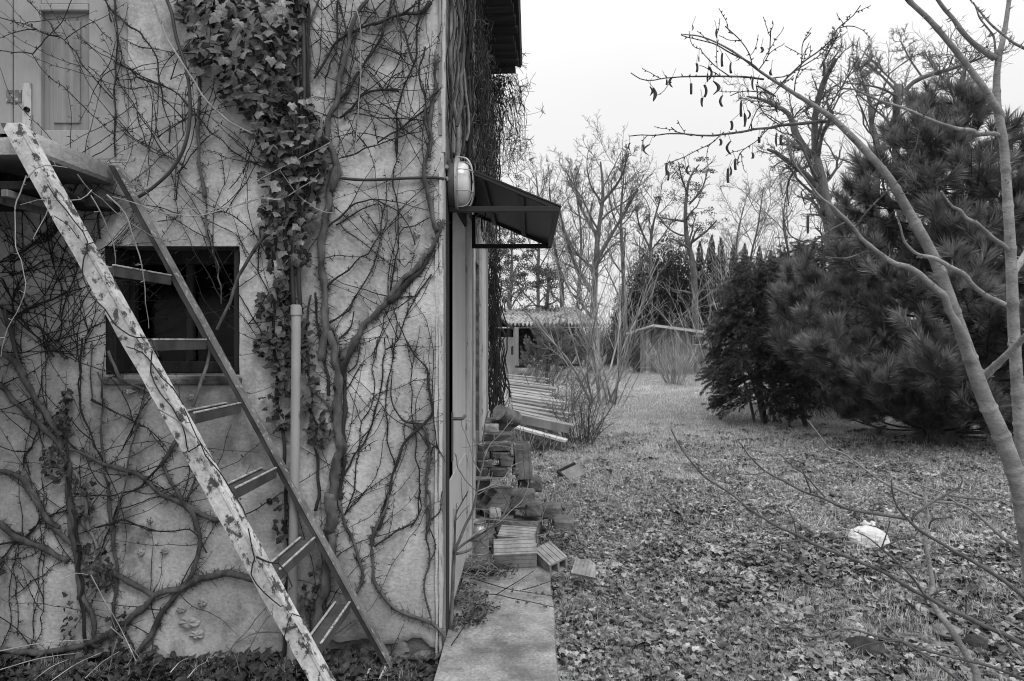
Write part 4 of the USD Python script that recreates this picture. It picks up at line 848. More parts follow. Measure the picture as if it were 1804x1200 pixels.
for a in [(3, [(175, 30), (110, 190), (100, 300), (110, 480), (150, 620), (165, 715), (120, 850), (50, 1000), (10, 1180)], 11, 5, 2.66, 2.6),
          (3, [(130, 220), (300, 185), (500, 180), (580, 120)], 5, 9, 2.66, 2.8), (3, [(570, 150), (640, 260), (690, 380), (730, 560), (740, 720)], 10, 7, 2.8, 2.95),
          (3, [(670, 150), (800, 280), (850, 440), (900, 600), (930, 800), (945, 1000)], 15, 6, 2.85, 3.0), (3, [(720, 170), (900, 225), (1100, 285), (1250, 290), (1450, 230), (1650, 185), (1780, 190)], 7, 11, 2.85, 3.2),
          (3, [(300, 190), (300, 250), (210, 435)], 6, 8, 2.66, 2.6), (3, [(165, 40), (230, -20), (300, -40), (430, -20)], 9, 7, 2.66, 2.7),
          (3, [(1380, 1010), (1440, 870), (1520, 680), (1640, 470), (1780, 310)], 20, 26, 3.25, 3.28, VB), (5, [(1230, 410), (1300, 200), (1330, 40), (1340, -20)], 26, 20, 3.27, 3.25, 'twig_mid'),
          (1, [(1610, 850), (1500, 800), (1400, 730), (1260, 560), (1130, 360), (1060, 250), (1020, 150), (960, -10)], 13, 17, 3.25, 3.2), (2, [(805, 980), (845, 650), (848, 450), (855, 300), (850, 150), (800, 10)], 6, 9, 3.28, 3.26),
          (2, [(160, 1160), (330, 1075), (500, 980), (650, 905)], 6, 8, 3.2, 3.24), (4, [(-330, 240), (-100, 255), (60, 220), (200, 185), (340, 185)], 7, 9, 3.2, 3.2), (4, [(340, 0), (450, 160), (560, 240), (680, 270)], 5, 7, 3.2, 3.25), (4, [(390, 165), (500, 90), (580, 20)], 8, 6, 3.2, 3.2),
          (7, [(1420, 1080), (1480, 970), (1600, 850), (1720, 700)], 8, 5, 2.9, 2.8, 'twig_mid'), (7, [(1500, 950), (1650, 885), (1800, 880)], 10, 9, 2.85, 2.8, 'twig_mid'), (7, [(1530, 1150), (1480, 1020), (1440, 990)], 6, 5, 2.9, 2.85, 'twig_mid'), (7, [(1560, 1040), (1620, 930), (1690, 800)], 6, 4, 2.85, 2.8, 'twig_mid'),
          (5, [(1000, 440), (1120, 500), (1170, 540), (1240, 620)], 8, 10, 2.70, 2.68, 'twig_mid'), (8, [(180, 400), (270, 440), (330, 450), (380, 510), (415, 600)], 13, 8, 2.70, 2.68, VD), (8, [(350, 1130), (370, 950), (410, 780), (480, 800)], 9, 7, 2.70, 2.68, VD),
          (3, [(790, 20), (900, 120), (940, 150), (870, 100), (800, 90)], 6, 6, 3.0, 3.1, 'twig_mid'), (3, [(500, 30), (570, 130), (640, 180), (740, 260), (900, 380), (1000, 440), (1120, 440), (1230, 330)], 8, 6, 2.8, 3.2, 'twig_mid')]:
    dryshoot(*a)
beamv = thing('beam_creeper', 'thin dark creeper clinging to the pale stair beam', 'vine', P(300, 640, 2.70) * [1, 1, 0])
dry_, dry = dry, beamv
for a in [(3, [(300, 100), (400, 220), (470, 330), (545, 450), (525, 560), (525, 680), (570, 770), (680, 890), (740, 980), (860, 1060), (960, 1080), (1010, 1190)], 8, 9, 2.715, 2.715, VD), (5, [(960, 60), (960, 200), (1010, 330), (1080, 420), (1160, 560), (1200, 700), (1280, 660), (1310, 740), (1400, 850), (1500, 1010), (1560, 1120)], 9, 9, 2.715, 2.715, VD),
          (5, [(800, 40), (900, 80), (1000, 190), (1100, 310), (1170, 410)], 7, 8, 2.72, 2.715, VD), (3, [(540, 470), (600, 455), (560, 400)], 9, 6, 2.71, 2.7, VD), (5, [(1160, 430), (1280, 660), (1360, 780)], 8, 6, 2.715, 2.715, VD), (7, [(1570, 230), (1600, 330), (1620, 420), (1600, 530), (1680, 640), (1790, 730)], 9, 8, 2.715, 2.715, VD), (3, [(330, 280), (430, 350), (500, 430)], 6, 5, 2.715, 2.715, VD)]:
    dryshoot(*a)
dry = dry_

# ------------------------------------------------------------------ ivy

from shapely.geometry import Polygon, Point
LEAF = np.array([(0, -0.04), (0.18, -0.20), (0.42, -0.20), (0.50, 0.0), (0.70, 0.24), (0.50, 0.36), (0.40, 0.50), (0.20, 0.74), (0, 1.0), (-0.20, 0.74), (-0.40, 0.50), (-0.50, 0.36), (-0.70, 0.24), (-0.50, 0.0), (-0.42, -0.20), (-0.18, -0.20)])
def leaf_mesh(size, rng, crumple=0.0):
    """Five-lobed leaf; origin at the stalk, tip along +y, face towards +z."""
    L = LEAF * (1 + rng.normal(0, 0.05, LEAF.shape)); L[:, 1] -= 0.0
    c = np.array([0, 0.12]); mid = c + (L - c) * 0.5
    z = lambda q, k: -0.16 * (q[:, 0] ** 2) - 0.12 * np.maximum(q[:, 1] - 0.3, 0) ** 1.5 + k
    fold = 0.10 * np.abs(L[:, 0])
    v = np.vstack([np.c_[c[None], [[0.03]]], np.c_[mid, z(mid, 0.03) + rng.normal(0, 0.015 + crumple, len(mid))], np.c_[L, z(L, 0.0) + rng.normal(0, 0.03 + crumple * 2, len(L))]])
    n = len(L); f = []
    for i in range(n):
        j = (i + 1) % n; f += [[0, 1 + i, 1 + j], [1 + i, 1 + n + i, 1 + n + j], [1 + i, 1 + n + j, 1 + j]]
    return v * size, np.array(f)
def put_leaf(parent, pos, size, rng, droop=0.7, m='ivy_leaf', crumple=0.0, name='leaf'):
    v, f = leaf_mesh(size, rng, crumple)
    path = parent + '/' + numbered(parent, name)
    ms = usdkit.mesh(stage, path, (v, f), '/World/Looks/' + m, smooth=True)
    # local axes: x right, y tip, z normal -> tip hangs down and out, face towards the garden
    roll = rng.normal(0, 0.55); pitch = rng.normal(droop, 0.3); yaw = rng.normal(0.15, 0.5)
    tip = np.array([math.sin(roll), 0, -math.cos(roll)]); nrm = np.array([0, -1.0, 0]); side = np.cross(tip, nrm)
    R = np.array([side, tip, nrm]).T
    R = R @ rotm(pitch, yaw, 0)
    M = np.eye(4); M[:3, :3] = R; M[:3, 3] = np.asarray(pos) - LOC[parent]
    ms.AddTransformOp().Set(Gf.Matrix4d(*M.T.ravel().tolist()))
rl = np.random.default_rng(23)
def ivy(label, polys, counts, sizes, rods, root, layers=(0.03, 0.16), crumple=0.0, extra=0, lm='ivy_leaf'):
    t = thing('ivy', label, 'ivy', root)
    st = MB(); stalk = []
    for pts, w in rods:
        p = chain([P(a, b, YW - 0.045) for a, b in pts], 0.03); s = np.arange(len(p)) * 0.4 + w
        p[:, 0] += (meshkit.noise(np.stack([s, 0 * s, 0 * s], 1)) - 0.5) * 0.03
        mb = MB(); mb.tube(p, np.linspace(w, w * 0.6, len(p)) / (F / YW) / 2, 7); obj('stem', mb, 'vine_dark', t, smooth=True)
    back = MB(); left = sum(counts)
    for poly, cnt, (s0, s1) in zip(polys, counts, sizes):
        pg = Polygon(poly); x0, y0, x1, y1 = pg.bounds; got = []; tries = 0; dmin = math.sqrt(pg.area / cnt) * 0.62
        while len(got) < cnt and tries < cnt * 200:
            tries += 1; q = np.array([rl.uniform(x0, x1), rl.uniform(y0, y1)])
            if not pg.contains(Point(q)): continue
            if any(np.hypot(*(q - h)) < dmin * (1 - tries / (cnt * 210)) for h in got): continue
            got.append(q)
        for q in got:
            e = pg.exterior.distance(Point(q)); dep = rl.uniform(*layers) * min(1, 0.35 + e / 35)
            size = rl.uniform(s0, s1) / (F / YW) * 0.62
            pos = P(q[0], q[1] - 5, YW - 0.03 - dep)
            put_leaf(t, pos, size, rl, crumple=crumple, m=lm)
            b = np.array([pos[0] + rl.normal(0, 0.02), YW - 0.03, pos[2] + rl.uniform(0, 0.04)])
            stalk.append((np.array([b, (b + pos) / 2 + [0, 0, 0.012], pos]), 0.0012))
        # deeper, smaller leaves behind the ones that can be told apart
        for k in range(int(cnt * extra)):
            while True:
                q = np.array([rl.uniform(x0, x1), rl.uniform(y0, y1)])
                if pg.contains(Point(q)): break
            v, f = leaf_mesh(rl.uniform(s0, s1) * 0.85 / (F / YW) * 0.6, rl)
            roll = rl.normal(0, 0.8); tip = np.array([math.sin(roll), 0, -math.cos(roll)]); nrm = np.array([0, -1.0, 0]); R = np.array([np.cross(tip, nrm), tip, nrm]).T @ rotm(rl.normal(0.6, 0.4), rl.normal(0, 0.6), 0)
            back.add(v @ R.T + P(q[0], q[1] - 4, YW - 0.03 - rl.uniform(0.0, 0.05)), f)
    mb = MB(); mb.tubes(stalk, 3); obj('leaf_stalks', mb, 'twig_mid', t, kind='stuff')
    if back.v: obj('inner_leaves', back, 'ivy_gap_shade', t, smooth=True, kind='stuff')
    return t
mat('ivy_gap_shade', 0.010, 0.03, (8, 8, 8), 4, 0.6, 0.1, (40, 40, 40), 0.004, rnd=0.5)  # inner ivy leaves: shade of the gaps put into a darker colour
massA = [(296, -12), (548, -12), (535, 40), (524, 105), (530, 150), (556, 205), (582, 262), (580, 318), (545, 330), (500, 320), (470, 290), (452, 262), (430, 235), (432, 210), (395, 180), (372, 150), (345, 118), (312, 95), (330, 70), (308, 40)]
massB = [(455, 305), (575, 300), (562, 345), (566, 380), (545, 425), (548, 475), (520, 480), (500, 540), (478, 520), (466, 470), (470, 420), (452, 400), (462, 350)]
ivy('dense dark ivy with big glossy leaves hanging from the top of the wall', [massA, massB], [205, 62], [(19, 30), (17, 27)], [([(520, 560), (500, 420), (520, 300), (500, 180), (470, 60), (440, -20)], 9), ([(490, 540), (480, 400), (470, 260), (420, 150), (380, 40), (370, -20)], 7), ([(530, 420), (545, 260), (540, 60), (545, -20)], 8)], P(510, 1178, YW - 0.05) * [1, 1, 0], layers=(0.03, 0.13), extra=2.2)
colC = [(455, 520), (512, 520), (510, 700), (488, 700), (470, 640), (448, 625)]
colD = [(532, 540), (552, 600), (560, 690), (585, 770), (560, 800), (532, 760), (528, 640)]
ivy('loose lower ivy with small dull leaves along both sides of the plastic duct', [colC, colD, [(462, 700), (512, 690), (512, 760), (480, 770)], [(470, 880), (510, 870), (512, 950), (490, 960)], [(530, 1020), (570, 1000), (575, 1080), (535, 1080)]], [46, 24, 12, 9, 9], [(15, 24), (16, 26), (14, 22), (13, 19), (14, 20)], [([(500, 1160), (505, 900), (490, 700), (480, 520)], 8), ([(560, 900), (556, 780), (540, 640), (545, 520)], 6)], P(530, 1178, YW - 0.08) * [1, 1, 0], layers=(0.02, 0.07), crumple=0.03, extra=1.6, lm='ivy_old')
ivy('small crumpled ivy leaves creeping up the wall at the lower left', [[(100, 690), (128, 690), (132, 770), (104, 770)], [(70, 790), (118, 795), (120, 855), (95, 862), (75, 830)], [(125, 850), (165, 840), (168, 900), (140, 930)], [(140, 960), (196, 960), (205, 1040), (150, 1050)], [(110, 1040), (145, 1050), (140, 1130), (110, 1130)], [(165, 1110), (225, 1070), (230, 1140), (170, 1150)], [(0, 990), (14, 990), (14, 1025), (0, 1025)]], [16, 22, 12, 26, 10, 12, 4], [(11, 17), (11, 17), (12, 18), (12, 19), (10, 15), (13, 18), (12, 16)], [([(150, 1170), (140, 1000), (120, 840), (112, 690)], 6)], P(150, 1178, YW - 0.08) * [1, 1, 0], layers=(0.02, 0.07), crumple=0.05, extra=0.8, lm='ivy_old')

# ------------------------------------------------------------------ climber on the side wall and under the eaves
rc = np.random.default_rng(31)
sc = thing('dry_creeper', 'dense curtain of dry bare creeper hanging on the side wall under the eaves', 'vine', (XW, 5.0, 0))
items = []
def sidestem(y, z0, z1, x, wob, r):
    n = int(abs(z1 - z0) / 0.05) + 3; zs = np.linspace(z0, z1, n); s = zs * 2.2 + y * 17
    yy = y + (meshkit.fbm(np.stack([s, 0 * s + y, 0 * s], 1), 4, 3) - 0.5) * wob; xx = x + (meshkit.fbm(np.stack([s * 1.3, 0 * s + y, 0 * s + 7], 1), 3, 5) - 0.5) * wob * 0.35
    return np.stack([np.maximum(xx, XW + 0.006), yy, zs], 1), np.linspace(r, r * 0.6, n)
for k in range(26):        # stouter old stems, each a part
    y = rc.uniform(3.42, 6.4); p, r = sidestem(y, rc.uniform(2.5, 2.7), 4.14, XW + rc.uniform(0.012, 0.06), 0.35, rc.uniform(0.006, 0.014))
    mb = MB(); mb.tube(p, r, 6); obj('stem', mb, rc.choice(['vine_bark', 'vine_dark', 'twig_mid']), sc, smooth=True)
for k in range(430):
    y = 3.4 + 3.2 * rc.random() ** 0.7; far = (y - 3.4) / 3.2
    p, r = sidestem(y, rc.uniform(2.35, 3.6), rc.uniform(3.2, 4.14), XW + rc.uniform(0.01, 0.05 + 0.07 * far), 0.5, rc.uniform(0.0018, 0.0045)); items.append((p, r))
twg = []
for k in range(1700):
    y = 3.4 + 3.25 * rc.random() ** 0.6; far = (y - 3.4) / 3.2; x = XW + rc.uniform(0.0, 0.05 + 0.10 * far)
    p0 = np.array([x, y, rc.uniform(2.4, 4.14)]); d = rc.normal(0, 1, 3) * [0.35, 1, 1]; d /= np.linalg.norm(d); L = rc.uniform(0.03, 0.10)
    q = p0 + d * L * 0.5 + rc.normal(0, 0.01, 3); twg.append((np.array([p0, q, q + (d + rc.normal(0, .5, 3)) * L * 0.4]), 0.0016))
mb = MB(); mb.tubes(items, 4); obj('fine_stems', mb, 'twig_dark', sc, kind='stuff')
mb = MB(); mb.tubes(twg, 3); obj('fine_twigs', mb, 'twig_mid', sc, kind='stuff')
# lower part: ivy stems down the far end of the wall
lo = thing('dead_ivy', 'leaning bundle of dark dead ivy stems at the far end of the house wall', 'vine', (XW + 0.05, 6.9, 0))
items = []
for k in range(62):
    a = rc.random(); p0 = P(rc.uniform(861, 896), rc.uniform(690, 745), 6.75 + rc.uniform(-0.1, 0.9)); p0[2] = max(p0[2], 0.5) if rc.random() < 0.5 else rc.uniform(0.3, 0.9)
    p1 = P(rc.uniform(856, 876), rc.uniform(380, 560), 6.7 + rc.uniform(-0.1, 0.4)); n = 26; t = np.linspace(0, 1, n)[:, None]
    p = p0 + (p1 - p0) * t; s = t[:, 0] * 7 + k * 3.3
    p[:, 0] += (meshkit.fbm(np.stack([s, 0 * s, 0 * s], 1), 3, 3) - 0.5) * 0.16; p[:, 1] += (meshkit.fbm(np.stack([s, 0 * s + 4, 0 * s], 1), 3, 3) - 0.5) * 0.3
    r = rc.uniform(0.002, 0.009)
    if r > 0.0065: mb = MB(); mb.tube(p, np.linspace(r, r * 0.6, n), 6); obj('stem', mb, 'vine_dark', lo, smooth=True)
    else: items.append((p, np.linspace(r, r * 0.5, n)))
mb = MB(); mb.tubes(items, 4); obj('fine_stems', mb, 'twig_dark', lo, kind='stuff')
items = []
for k in range(320):
    p0 = P(rc.uniform(856, 884), rc.uniform(300, 560), 6.7 + rc.uniform(0, 0.5)); d = rc.normal(0, 1, 3); d /= np.linalg.norm(d); L = rc.uniform(0.04, 0.16)
    q = p0 + d * L * .5; items.append((np.array([p0, q, q + (d + rc.normal(0, .5, 3)) * L * .5]), 0.0025))
mb = MB(); mb.tubes(items, 3); obj('fine_twigs', mb, 'twig_dark', lo, kind='stuff')
# shoots arching out from under the eaves against the sky
ar = thing('arching_shoots', 'thin leafless shoots arching down from the eaves against the sky', 'vine', P(880, 130, 6.5)); items = []; lv = []
for k in range(46):
    a = P(rc.uniform(858, 880), rc.uniform(125, 190), 6.5 + rc.uniform(-0.3, 0.3)); w = rc.uniform(8, 62); x1 = 862 + w + rc.uniform(-8, 8)
    b = P(860 + w * 0.75, rc.uniform(128, 180), 6.5 + rc.uniform(-0.4, 0.4)); c = P(x1, rc.uniform(190, 240), 6.5 + rc.uniform(-0.4, 0.4)); e = P(x1 + rc.uniform(-22, 10), rc.uniform(250, 320), 6.5 + rc.uniform(-0.4, 0.4))
    p = chain([a, b, c, e], 0.05); s = np.arange(len(p)) * 0.6 + k * 9
    p += (np.stack([meshkit.noise(np.stack([s, 0 * s + q, 0 * s], 1)) for q in range(3)], 1) - 0.5) * 0.05
    r = np.linspace(0.0042, 0.0018, len(p)) * rc.uniform(0.6, 1.2)
    mb = MB(); mb.tube(p, r, 5); obj('shoot', mb, 'twig_dark', ar, smooth=True)
    items += spurs(p, r, rc, 0.11, 0.05)
    for q in range(rc.integers(0, 3)):
        i = rc.integers(len(p)); d = rc.normal(0, 1, 3) + [0.8, 0, 0]; d /= np.linalg.norm(d); u = [p[i]]
        for z in range(5): d = d + rc.normal(0, .25, 3); d /= np.linalg.norm(d); u.append(u[-1] + d * 0.05)
        items.append((np.array(u), np.linspace(0.003, 0.0012, 6)))
        for z in range(5): items.append((np.array([u[-1], u[-1] + rc.normal(0, 0.03, 3), u[-1] + rc.normal(0, 0.045, 3)]), 0.002))
mb = MB(); mb.tubes(items, 3); obj('fine_twigs', mb, 'twig_dark', ar, kind='stuff')
# ------------------------------------------------------------------ rubble pile, blocks and can by the door
rp = np.random.default_rng(41)
def rect_block(name, label, cat, px0, py0, px1, py1, Y, depth, m, group=None, rz=0.0, ry=0.0, jit=0.004, ch=0.006):
    a = P(px0, py1, Y); b = P(px1, py0, Y); c = (a + b) / 2 + [0, depth / 2, 0]
    t = thing(name, label, cat, (c[0], c[1], a[2]), group)
    mb = MB(); rough_box(mb, c, (b[0] - a[0], depth, b[2] - a[2]), rotm(0, ry, rz), jit * 1.6, px0 * 0.37); obj('body', mb, m, t, smooth=40)
    return t
def hollow_block(name, label, c, size, R, m, holes=(2, 1), ribs=5, group=None, broken=False, ribface='y'):
    """A ceramic hollow block, length along local x, holes through its length, grooves on its faces."""
    L, W, H = size
    t = thing(name, label, 'hollow block', np.asarray(c) - [0, 0, H / 2], group)
    import manifold3d as m3
    body = m3.Manifold.cube((L, W, H), True)
    nx_, nz_ = holes; wall = 0.014
    for i in range(nx_):
        for j in range(nz_):
            w = (W - wall * (nx_ + 1)) / nx_; h = (H - wall * (nz_ + 1)) / nz_
            body -= m3.Manifold.cube((L * 1.2, w, h), True).translate((0, -W / 2 + wall + w / 2 + i * (w + wall), -H / 2 + wall + h / 2 + j * (h + wall)))
    for i in range(ribs):
        o = (i + 0.5) / ribs - 0.5
        for s in (-1, 1):
            body -= m3.Manifold.cube((L * 1.2, 0.005, 0.008), True).translate((0, o * W, s * H / 2))
            body -= m3.Manifold.cube((L * 1.2, 0.008, 0.005), True).translate((0, s * W / 2, o * H))
    if broken:
        cut = m3.Manifold.sphere(0.11, 14).scale((1, 1.3, 1)).translate((L * 0.5, W * 0.2, H * 0.3)); body -= cut
        body -= m3.Manifold.cube((0.2, 0.2, 0.3), True).rotate((20, 30, 25)).translate((-L * 0.55, -W * 0.3, 0))
    v, f, _ = meshkit.arrays(body)
    mb = MB(); mb.add(np.asarray(c) + v @ R.T, f); obj('shell', mb, m, t); return t
G = 'rubble stacked against the house wall'
rows = [
 # name, label, px0, py0, px1, py1, Y, depth, material
 ('stone_slab', 'rough flat stone slab lying under the split log on the pile', 846, 741, 905, 760, 6.0, 0.30, 'stone'),
 ('brick', 'pale brick standing between the slab and the capping stone of the pile', 851, 749, 878, 764, 5.75, 0.12, 'hollow_clay'),
 ('capping_stone', 'long capping stone with a pale top edge on the brick pile', 840, 764, 903, 780, 5.65, 0.25, 'brick'),
 ('brick', 'long dark brick right under the capping stone of the pile', 836, 780, 900, 797, 5.55, 0.25, 'brick'),
 ('brick', 'small dark brick at the wall side of the third course of the pile', 834, 797, 862, 811, 5.5, 0.12, 'brick'),
 ('brick', 'square dark brick set back in the third course of the pile', 865, 798, 900, 811, 5.52, 0.12, 'brick'),
 ('brick', 'dark brick in the shadowed fourth course of the pile, wall side', 837, 812, 868, 825, 5.45, 0.2, 'brick'),
 ('brick', 'chipped pale mortar covered brick in the fourth course of the pile', 880, 806, 907, 824, 5.45, 0.2, 'stone'),
 ('brick', 'dark brick low in the middle of the pile above the broken ribbed block', 861, 826, 893, 842, 5.4, 0.2, 'brick'),
 ('brick', 'dark brick at the wall side just above the broken ribbed block', 834, 826, 859, 841, 5.4, 0.2, 'brick'),
 ('brick', 'small dark brick wedged between the pile and the upright hollow block', 902, 825, 914, 838, 5.4, 0.15, 'brick'),
 ('stone', 'rough stone under the right side of the brick pile', 897, 868, 942, 899, 5.15, 0.2, 'stone'),
 ('brick', 'dark brick lying behind the tilted stone at the right of the pile', 912, 846, 955, 868, 5.5, 0.2, 'brick'),
 ('stone', 'rounded stone half sunk beside the tilted stone at the foot of the pile', 926, 888, 955, 912, 5.1, 0.14, 'stone'),
 ('brick', 'short brick end standing below the broken ribbed block', 846, 900, 862, 915, 5.15, 0.2, 'brick'),
 ('stone', 'pale lump of old mortar in the hollow under the broken ribbed block', 862, 897, 882, 914, 5.12, 0.1, 'plaster_patch'),
 ('stone_slab', 'flat dark slab carrying the lower part of the brick pile', 836, 914, 905, 923, 5.1, 0.3, 'brick'),
 ('brick', 'upright brick post at the right foot of the pile beside the can', 872, 916, 884, 940, 5.05, 0.1, 'brick'),
 ('stone', 'dark stone at the foot of the pile behind the hollow blocks', 886, 922, 950, 950, 5.05, 0.25, 'stone'),
 ('stone', 'half buried dark stone in the grass right of the rubble pile', 955, 893, 990, 916, 5.3, 0.2, 'stone'),
 ('stone', 'flat mossy stone in the weeds behind the hollow blocks', 975, 918, 1012, 936, 5.0, 0.2, 'stone'),
]
for nm, lb, a, b, c, d_, Y, dp, m in rows:
    rect_block(nm, lb, nm.replace('_', ' '), a, b, c, d_, Y, dp, m, rz=rp.normal(0, 0.10), ry=rp.normal(0, 0.035), jit=0.006 if m == 'brick' else 0.014, ch=0.007 if m == 'brick' else 0.02)
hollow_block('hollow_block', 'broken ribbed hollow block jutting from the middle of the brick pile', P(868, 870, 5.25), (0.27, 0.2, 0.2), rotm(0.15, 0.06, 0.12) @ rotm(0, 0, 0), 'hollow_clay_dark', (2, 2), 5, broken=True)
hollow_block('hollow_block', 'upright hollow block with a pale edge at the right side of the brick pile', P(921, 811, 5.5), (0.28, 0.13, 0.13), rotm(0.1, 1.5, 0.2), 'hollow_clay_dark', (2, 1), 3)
# split log lying on top
LG = thing('split_log', 'short split log with a pale cut face lying on top of the rubble pile', 'log', P(890, 742, 6.0))
def log():
    a = np.linspace(0, 2 * np.pi, 22, endpoint=False); v = []; n = 6
    for i in range(n):
        t = i / (n - 1); r = 0.066 * (1 + 0.9 * meshkit.fbm(np.stack([np.cos(a) * 1.5, np.sin(a) * 1.5, 0 * a + t], 1), 3, 4) - 0.08)
        c = P(878, 727, 5.95) + np.array([0.15 * t, 0.12 * t, -0.07 * t]); e1 = np.array([0.25, 0.35, 0.9]); e1 /= np.linalg.norm(e1); ax = np.array([0.15, 0.12, -0.07]); ax /= np.linalg.norm(ax); e2 = np.cross(ax, e1); e1 = np.cross(e2, ax); e1 /= np.linalg.norm(e1); e2 /= np.linalg.norm(e2)
        v += list(c + (r * np.cos(a))[:, None] * e1 * 0.8 + (r * np.sin(a))[:, None] * e2)
    f = []
    for i in range(n - 1):
        for k in range(22): f.append([i * 22 + k, i * 22 + (k + 1) % 22, (i + 1) * 22 + (k + 1) % 22, (i + 1) * 22 + k])
    mb = MB(); mb.add(v, f); cap = MB(); cap.add(np.array(v[:22]) - [0.001, 0.001, 0], [[0, k, k + 1] for k in range(1, 21)]); mb.add(v[-22:], [[0, k + 1, k] for k in range(1, 21)]); return mb, cap
lb_, cp_ = log(); obj('bark', lb_, 'stone', LG, smooth=50); obj('cut_face', cp_, 'log_wood', LG)
# hollow blocks lying on the pad
gb = 'hollow clay blocks lying on the concrete pad'
hollow_block('hollow_block', 'large ribbed hollow block lying on the near end of the concrete pad', P(907, 981, 4.36) + [0, 0.06, 0.0], (0.272, 0.15, 0.13), rotm(0.42, -0.03, 0.05), 'hollow_clay', (2, 1), 4)
hollow_block('hollow_block', 'ribbed hollow block lying behind the large one, beside the can', P(912, 951, 4.72), (0.25, 0.14, 0.13), rotm(0.3, 0.02, -0.18), 'hollow_clay', (2, 1), 4)
hollow_block('hollow_block', 'tilted hollow block showing its two square holes at the pad corner', P(969, 985, 4.42), (0.19, 0.14, 0.10), rotm(0.25, 0.30, -0.95) @ rotm(0, 0, math.pi), 'hollow_clay', (2, 1), 4)
BT = thing('broken_tile', 'broken piece of ribbed clay block lying in the weeds beside the pad', 'tile', P(1030, 1015, 4.4) * [1, 1, 0])
import manifold3d as m3
cs = m3.CrossSection([np.array([(-0.075, -0.055), (0.085, -0.06), (0.065, 0.05), (0.02, 0.085), (-0.03, 0.07), (-0.07, 0.075)])])
tl = m3.Manifold.extrude(cs, 0.02)
for i in range(6): tl -= m3.Manifold.cube((0.005, 0.3, 0.008), True).translate((-0.06 + i * 0.026, 0, 0.02))
v, f, _ = meshkit.arrays(tl); mb = MB(); mb.add(v @ rotm(0.5, 0.1, -0.25).T + P(1029, 1005, 4.4), f); obj('body', mb, 'hollow_clay', BT)
# can
CN = thing('metal_can', 'small round metal can with an open dark mouth beside the door', 'can', P(843, 984, 5.0))
cb_ = P(843, 984, 5.0)
prof = np.array([(0.0, 0.0), (0.072, 0.0), (0.077, 0.006), (0.077, 0.20), (0.072, 0.222), (0.055, 0.242), (0.050, 0.25), (0.050, 0.262), (0.056, 0.272), (0.053, 0.274), (0.046, 0.262), (0.046, 0.23), (0.0, 0.2)])
rv_ = trimesh.creation.revolve(prof, sections=32); rv_.apply_translation(cb_); obj('body', rv_, 'grey_metal', CN, smooth=35)
for z in (0.05, 0.16):
    mb = MB(); a = np.linspace(0, 2 * np.pi, 33); mb.tube(np.stack([cb_[0] + 0.078 * np.cos(a), cb_[1] + 0.078 * np.sin(a), cb_[2] + z + 0 * a], 1), 0.0028, 6); obj('hoop', mb, 'grey_metal', CN, smooth=True)
t = np.linspace(0, np.pi, 16); mb = MB(); mb.tube(np.stack([cb_[0] + 0.055 * np.cos(t), cb_[1] - 0.02 - 0.03 * np.sin(t), cb_[2] + 0.262 - 0.045 * np.sin(t)], 1), 0.003, 6); obj('wire_handle', mb, 'dark_metal', CN, smooth=True)
# crumbs of mortar and brick round the pile
CR = MB()
for k in range(260):
    c = P(rp.uniform(838, 990), 600, rp.uniform(4.5, 5.7)); c[0] = rp.uniform(XW + .02, 0.12) if k % 3 else rp.uniform(0.0, .3); c[2] = 0.01 + (0.135 if c[1] < 4.42 and c[0] < .12 else 0); s_ = rp.uniform(.006, .026); v, f = cham((s_ * 1.3, s_, s_ * .8), s_ * .25, s_ * .12, rp); CR.add(v @ rotm(*rp.uniform(0, 3, 3)).T + c, f)
obj('rubble_crumbs', CR, 'stone', label='crumbs of brick and mortar scattered round the rubble pile', cat='rubble', kind='stuff')
# bent pipe hook and litter twigs on the pad
HK = thing('bent_hook', 'short bent pipe piece lying on the concrete pad', 'pipe', P(845, 1085, 3.65) * [1, 1, 0])
mb = MB(); z0 = 0.155
def PG(px, py, z=0.155): return P(px, py, GY(py, z))
mb.tube(chain([PG(834, 1092), PG(844, 1088, .16), PG(851, 1080, .165), PG(851, 1073, .17), PG(846, 1069, .18)], 0.01), 0.011, 10); obj('body', mb, 'dark_metal', HK, smooth=True)
TW = thing('fallen_twigs', 'loose heap of thin fallen twigs at the foot of the door beside the can', 'twigs', PG(840, 1010)); its = []
for k in range(150):
    c = PG(rp.normal(842, 16), rp.normal(1003, 10)); c[2] += rp.uniform(0, 0.06); an = rp.uniform(0, 2 * np.pi); L = rp.uniform(0.04, 0.14); d = np.array([math.cos(an), math.sin(an), rp.normal(0, 0.15)])
    q = rp.normal(0, 0.012, 3); its.append((np.array([c - d * L / 2, c + q, c + d * L / 2]), rp.uniform(0.0012, 0.003)))
for k in range(60):
    c = PG(rp.uniform(800, 860), rp.uniform(1040, 1075)); c[2] += rp.uniform(0, 0.02); an = rp.uniform(0, 2 * np.pi); L = rp.uniform(0.03, 0.09); d = np.array([math.cos(an), math.sin(an), rp.normal(0, 0.1)]); its.append((np.array([c - d * L / 2, c + rp.normal(0, 0.01, 3), c + d * L / 2]), rp.uniform(0.001, 0.002)))
mb = MB(); mb.tubes(its, 4); obj('twig', mb, 'twig_mid', TW, kind='stuff')
PV = thing('trailing_bramble', 'thin thorny shoots trailing across the concrete pad', 'bramble', PG(850, 1045))
